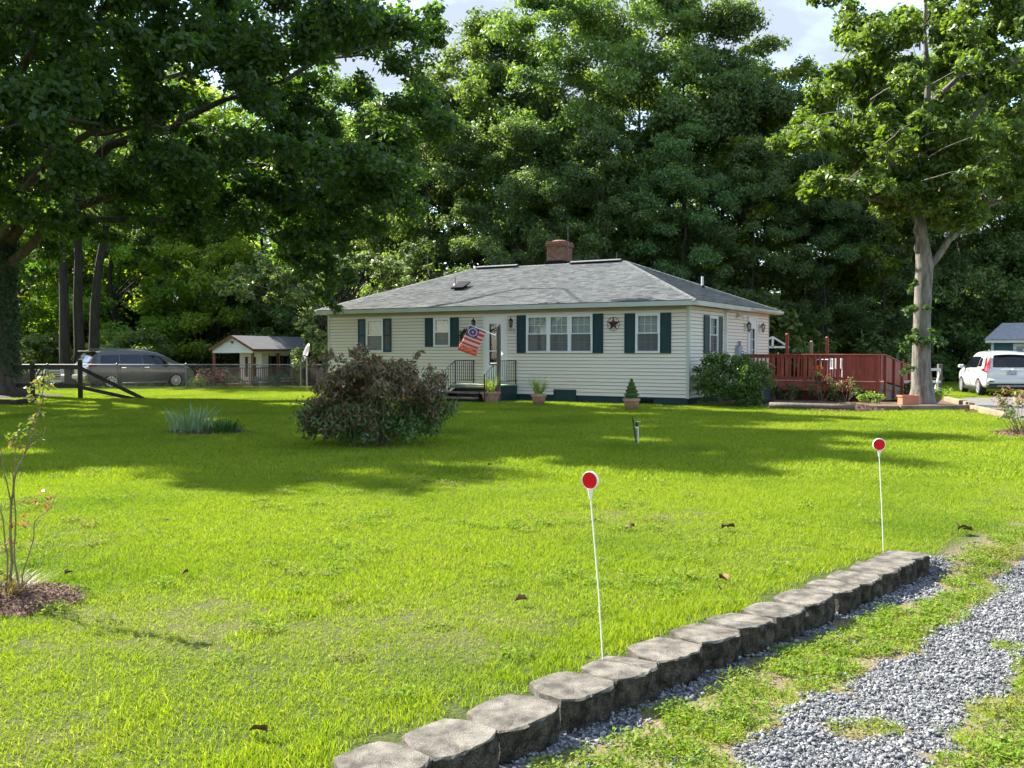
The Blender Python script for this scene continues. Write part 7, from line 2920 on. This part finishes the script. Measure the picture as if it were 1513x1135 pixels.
GRASS_COLS = [(0.10, 0.17, 0.012), (0.20, 0.29, 0.018), (0.30, 0.37, 0.022), (0.18, 0.27, 0.016), (0.24, 0.33, 0.02), (0.40, 0.42, 0.08), (0.13, 0.21, 0.014)]
M['grass'] = leafmat('lawn_grass', GRASS_COLS, transl=0.42, rough=0.6, tcol=(1.3, 1.35, 0.35), spec=0.15,
                     world_patch=[((0.085, 0.175, 0.018), 0.35, 0.50, 0.70, 0.7), ((0.34, 0.31, 0.08), 0.9, 0.58, 0.74, 0.3), ((0.22, 0.31, 0.02), 0.22, 0.45, 0.75, 0.5)])
M['weed'] = leafmat('weed_leaf', [(0.09, 0.18, 0.02), (0.14, 0.23, 0.025), (0.18, 0.27, 0.03), (0.27, 0.26, 0.08)], transl=0.4, rough=0.7, tcol=(1.4, 1.5, 0.5), spec=0.12,
                    world_patch=[((0.24, 0.20, 0.10), 1.6, 0.52, 0.70, 0.8)])
rs = np.random.RandomState(1234)
G_NEAR = [src('turf', grass_patch('turf', rs, 280, 0.28, 0.030, 0.0046, M['grass'], lean=.9)) for _ in range(4)]
G_VERGE = [src('turf', grass_patch('turf', rs, 95, 0.17, 0.045, 0.0048, M['grass'], lean=.9)) for _ in range(3)]
G_TALL = [src('turf', grass_patch('turf', rs, 120, 0.24, 0.052, 0.0052, M['grass'], lean=.55)) for _ in range(2)]
G_FAR = [src('turf', grass_patch('turf', rs, 1300, 1.2, 0.058, 0.011, M['grass'], lean=.9)) for _ in range(3)]


def weed_patch(rs, n, size):
    x, y = (rs.rand(n) - .5) * size, (rs.rand(n) - .5) * size
    P = np.stack([x, y, 0.008 + 0.035 * rs.rand(n)], -1)
    Nn = np.tile([0, 0, 1.], (n, 1)) + rs.randn(n, 3) * .5
    V, F = leaf_quads(rs, P, Nn, 0.026, 0.010, 0.0, lj=.5)
    return np_mesh('weeds', V, F, M['weed'])


G_WEED = [src('weeds', weed_patch(rs, 110, 0.17)) for _ in range(3)]


def spread(x0, x1, y0, y1, step, jit=0.5):
    xx, yy = np.meshgrid(np.arange(x0, x1, step), np.arange(y0, y1, step))
    xx = xx.ravel() + (rs.rand(xx.size) - .5) * step * 2 * jit
    yy = yy.ravel() + (rs.rand(yy.size) - .5) * step * 2 * jit
    return xx, yy


def in_view(x, y, pad=1.2):
    return (np.abs(x) < y * 0.545 + pad) & (y > 1.6)


def grass_layer(name, srcs, xx, yy, sc=(0.8, 1.25), zscale=None):
    n = len(xx)
    s = sc[0] + (sc[1] - sc[0]) * rs.rand(n)
    zs = s if zscale is None else zscale
    rot = np.stack([np.zeros(n), np.zeros(n), rs.rand(n) * 6.283], -1)
    scatter(name, srcs, np.stack([xx, yy, hz(xx, yy)], -1), rot, np.stack([np.ones(n), np.ones(n), zs], -1), rs.randint(0, len(srcs), n))


# near lawn
xx, yy = spread(-12, 12, 1.6, 13.5, 0.145)
s_, d_ = wall_sd(xx, yy)
drive = (d_ > 0.03) & (s_ < WL + 1.6)
ok = in_view(xx, yy, 3.8) & lawn_ok(xx, yy) & ~drive
thin = fbm(xx, yy, 0.55)
keep = ok & (rs.rand(len(xx)) > 0.25 * sm(thin, 0.60, 0.78))
tall_zone = np.exp(-((d_ + 0.33) / 0.16) ** 2) * (s_ > -1) * (s_ < WL + .3)
zs = (0.72 + 0.65 * fbm(xx, yy, 0.9)) * (1 - 0.15 * sm(thin, 0.5, 0.7)) * (1 + 0.35 * tall_zone)
grass_layer('grass', G_NEAR, xx[keep], yy[keep], zscale=zs[keep])
t_ok = ok & ((tall_zone * rs.rand(len(xx)) > 0.12) | ((fbm(xx, yy, 1.7) > 0.66) & (rs.rand(len(xx)) < .4)))
grass_layer('tall_grass', G_TALL, xx[t_ok], yy[t_ok], zscale=0.7 + 0.35 * rs.rand(int(t_ok.sum())))
# broad-leaved weeds and clover among the near grass
w_ok = ok & (rs.rand(len(xx)) < 0.02 + 0.25 * sm(fbm(xx + 31, yy, 0.8), 0.60, 0.75))
grass_layer('clover', G_WEED, xx[w_ok], yy[w_ok], zscale=.9 + .7 * rs.rand(int(w_ok.sum())))
# far lawn
xx, yy = spread(-38, 38, 13.0, 52, 0.62)
ok = in_view(xx, yy, 7.0)
for dx, dy in ((0, 0), (.5, 0), (-.5, 0), (0, .5), (0, -.5)):
    ok &= lawn_ok(xx + dx, yy + dy)
grass_layer('far_grass', G_FAR, xx[ok], yy[ok], zscale=0.8 + 0.4 * rs.rand(int(ok.sum())))
# close filling around beds and walls in the far lawn
xx, yy = spread(-18, 22, 13.0, 36, 0.24)
ok2 = in_view(xx, yy, 4.0) & lawn_ok(xx, yy)
near_edge = np.zeros(len(xx), bool)
for dx, dy in ((.62, 0), (-.62, 0), (0, .62), (0, -.62)):
    near_edge |= ~lawn_ok(xx + dx, yy + dy)
ok2 &= near_edge
grass_layer('edge_grass', G_TALL + G_NEAR, xx[ok2], yy[ok2], zscale=0.9 + 0.5 * rs.rand(int(ok2.sum())))
# driveway verge: weeds and short grass
xx, yy = spread(-3.5, 13, 1.6, 14, 0.10)
s_, d_ = wall_sd(xx, yy)
vg = (d_ > 0.02) & (s_ < WL + 1.8) & in_view(xx, yy, 4.5) & (gravel_mask(xx, yy) < .5)
bare = fbm(xx, yy, 2.6)
vg &= rs.rand(len(xx)) > 0.30 * sm(bare, .55, .72)
for dx, dy in ((.045, 0), (-.045, 0), (0, .045), (0, -.045)):
    vg &= gravel_mask(xx + dx, yy + dy) < .5
vg &= ~((d_ < .30) & (rs.rand(len(xx)) < .85))
wd = vg & (rs.rand(len(xx)) < .55)
grass_layer('weeds', G_WEED, xx[wd], yy[wd], zscale=.8 + .5 * rs.rand(int(wd.sum())))
gd = vg & (rs.rand(len(xx)) < .60)
grass_layer('verge_grass', G_VERGE, xx[gd], yy[gd], zscale=.5 + .45 * rs.rand(int(gd.sum())))

# gravel stones
M['stone'] = leafmat('gravel_stone', [(0.07, 0.072, 0.075), (0.16, 0.163, 0.17), (0.22, 0.223, 0.23), (0.33, 0.328, 0.32), (0.19, 0.193, 0.20), (0.13, 0.13, 0.13)], transl=0.0, rough=0.8, spec=0.3)


def stone_mesh(seed, k=12):
    """a small heap of separate angular stones"""
    rg = np.random.RandomState(seed)
    bm = bmesh.new()
    for i in range(k):
        c = Vector(((rg.rand() - .5) * .075, (rg.rand() - .5) * .075, rg.rand() * .006))
        s = .0045 + .0075 * rg.rand() ** 1.4
        r = bmesh.ops.create_icosphere(bm, subdivisions=1, radius=1.0)
        mt = Matrix.Rotation(rg.rand() * 6.28, 3, Vector((rg.randn(), rg.randn(), rg.randn())).normalized())
        for v in r['verts']:
            co = v.co * (0.75 + .5 * rg.rand())
            co = mt @ Vector((co.x * 1.35, co.y * .95, co.z * .7))
            v.co = c + co * s
    me = bpy.data.meshes.new('stones')
    bm.to_mesh(me)
    bm.free()
    me.materials.append(M['stone'])
    return me


ST = [src('stones', stone_mesh(i)) for i in range(8)]
xx, yy = spread(-2, 12, 1.8, 11.5, 0.036, .7)
gmk = gravel_mask(xx, yy)
s_, d_ = wall_sd(xx, yy)
inn = (gmk > .5) & in_view(xx, yy, 3.5)
strip = (d_ < .4) & (s_ < WL + .5)
inn &= ~(strip & (rs.rand(len(xx)) < .35))
stray = (gmk <= .5) & in_view(xx, yy, .3) & (d_ > .1) & (s_ < WL + 1.5) & (rs.rand(len(xx)) < .022)
sel = inn | stray
n = int(sel.sum())
scatter('gravel', ST, np.stack([xx[sel], yy[sel], hz(xx[sel], yy[sel]) + 0.004], -1),
        np.stack([(rs.rand(n) - .5) * .5, (rs.rand(n) - .5) * .5, rs.rand(n) * 6.283], -1),
        np.repeat((.55 + .70 * rs.rand(n) ** 1.6)[:, None], 3, 1), rs.randint(0, len(ST), n))
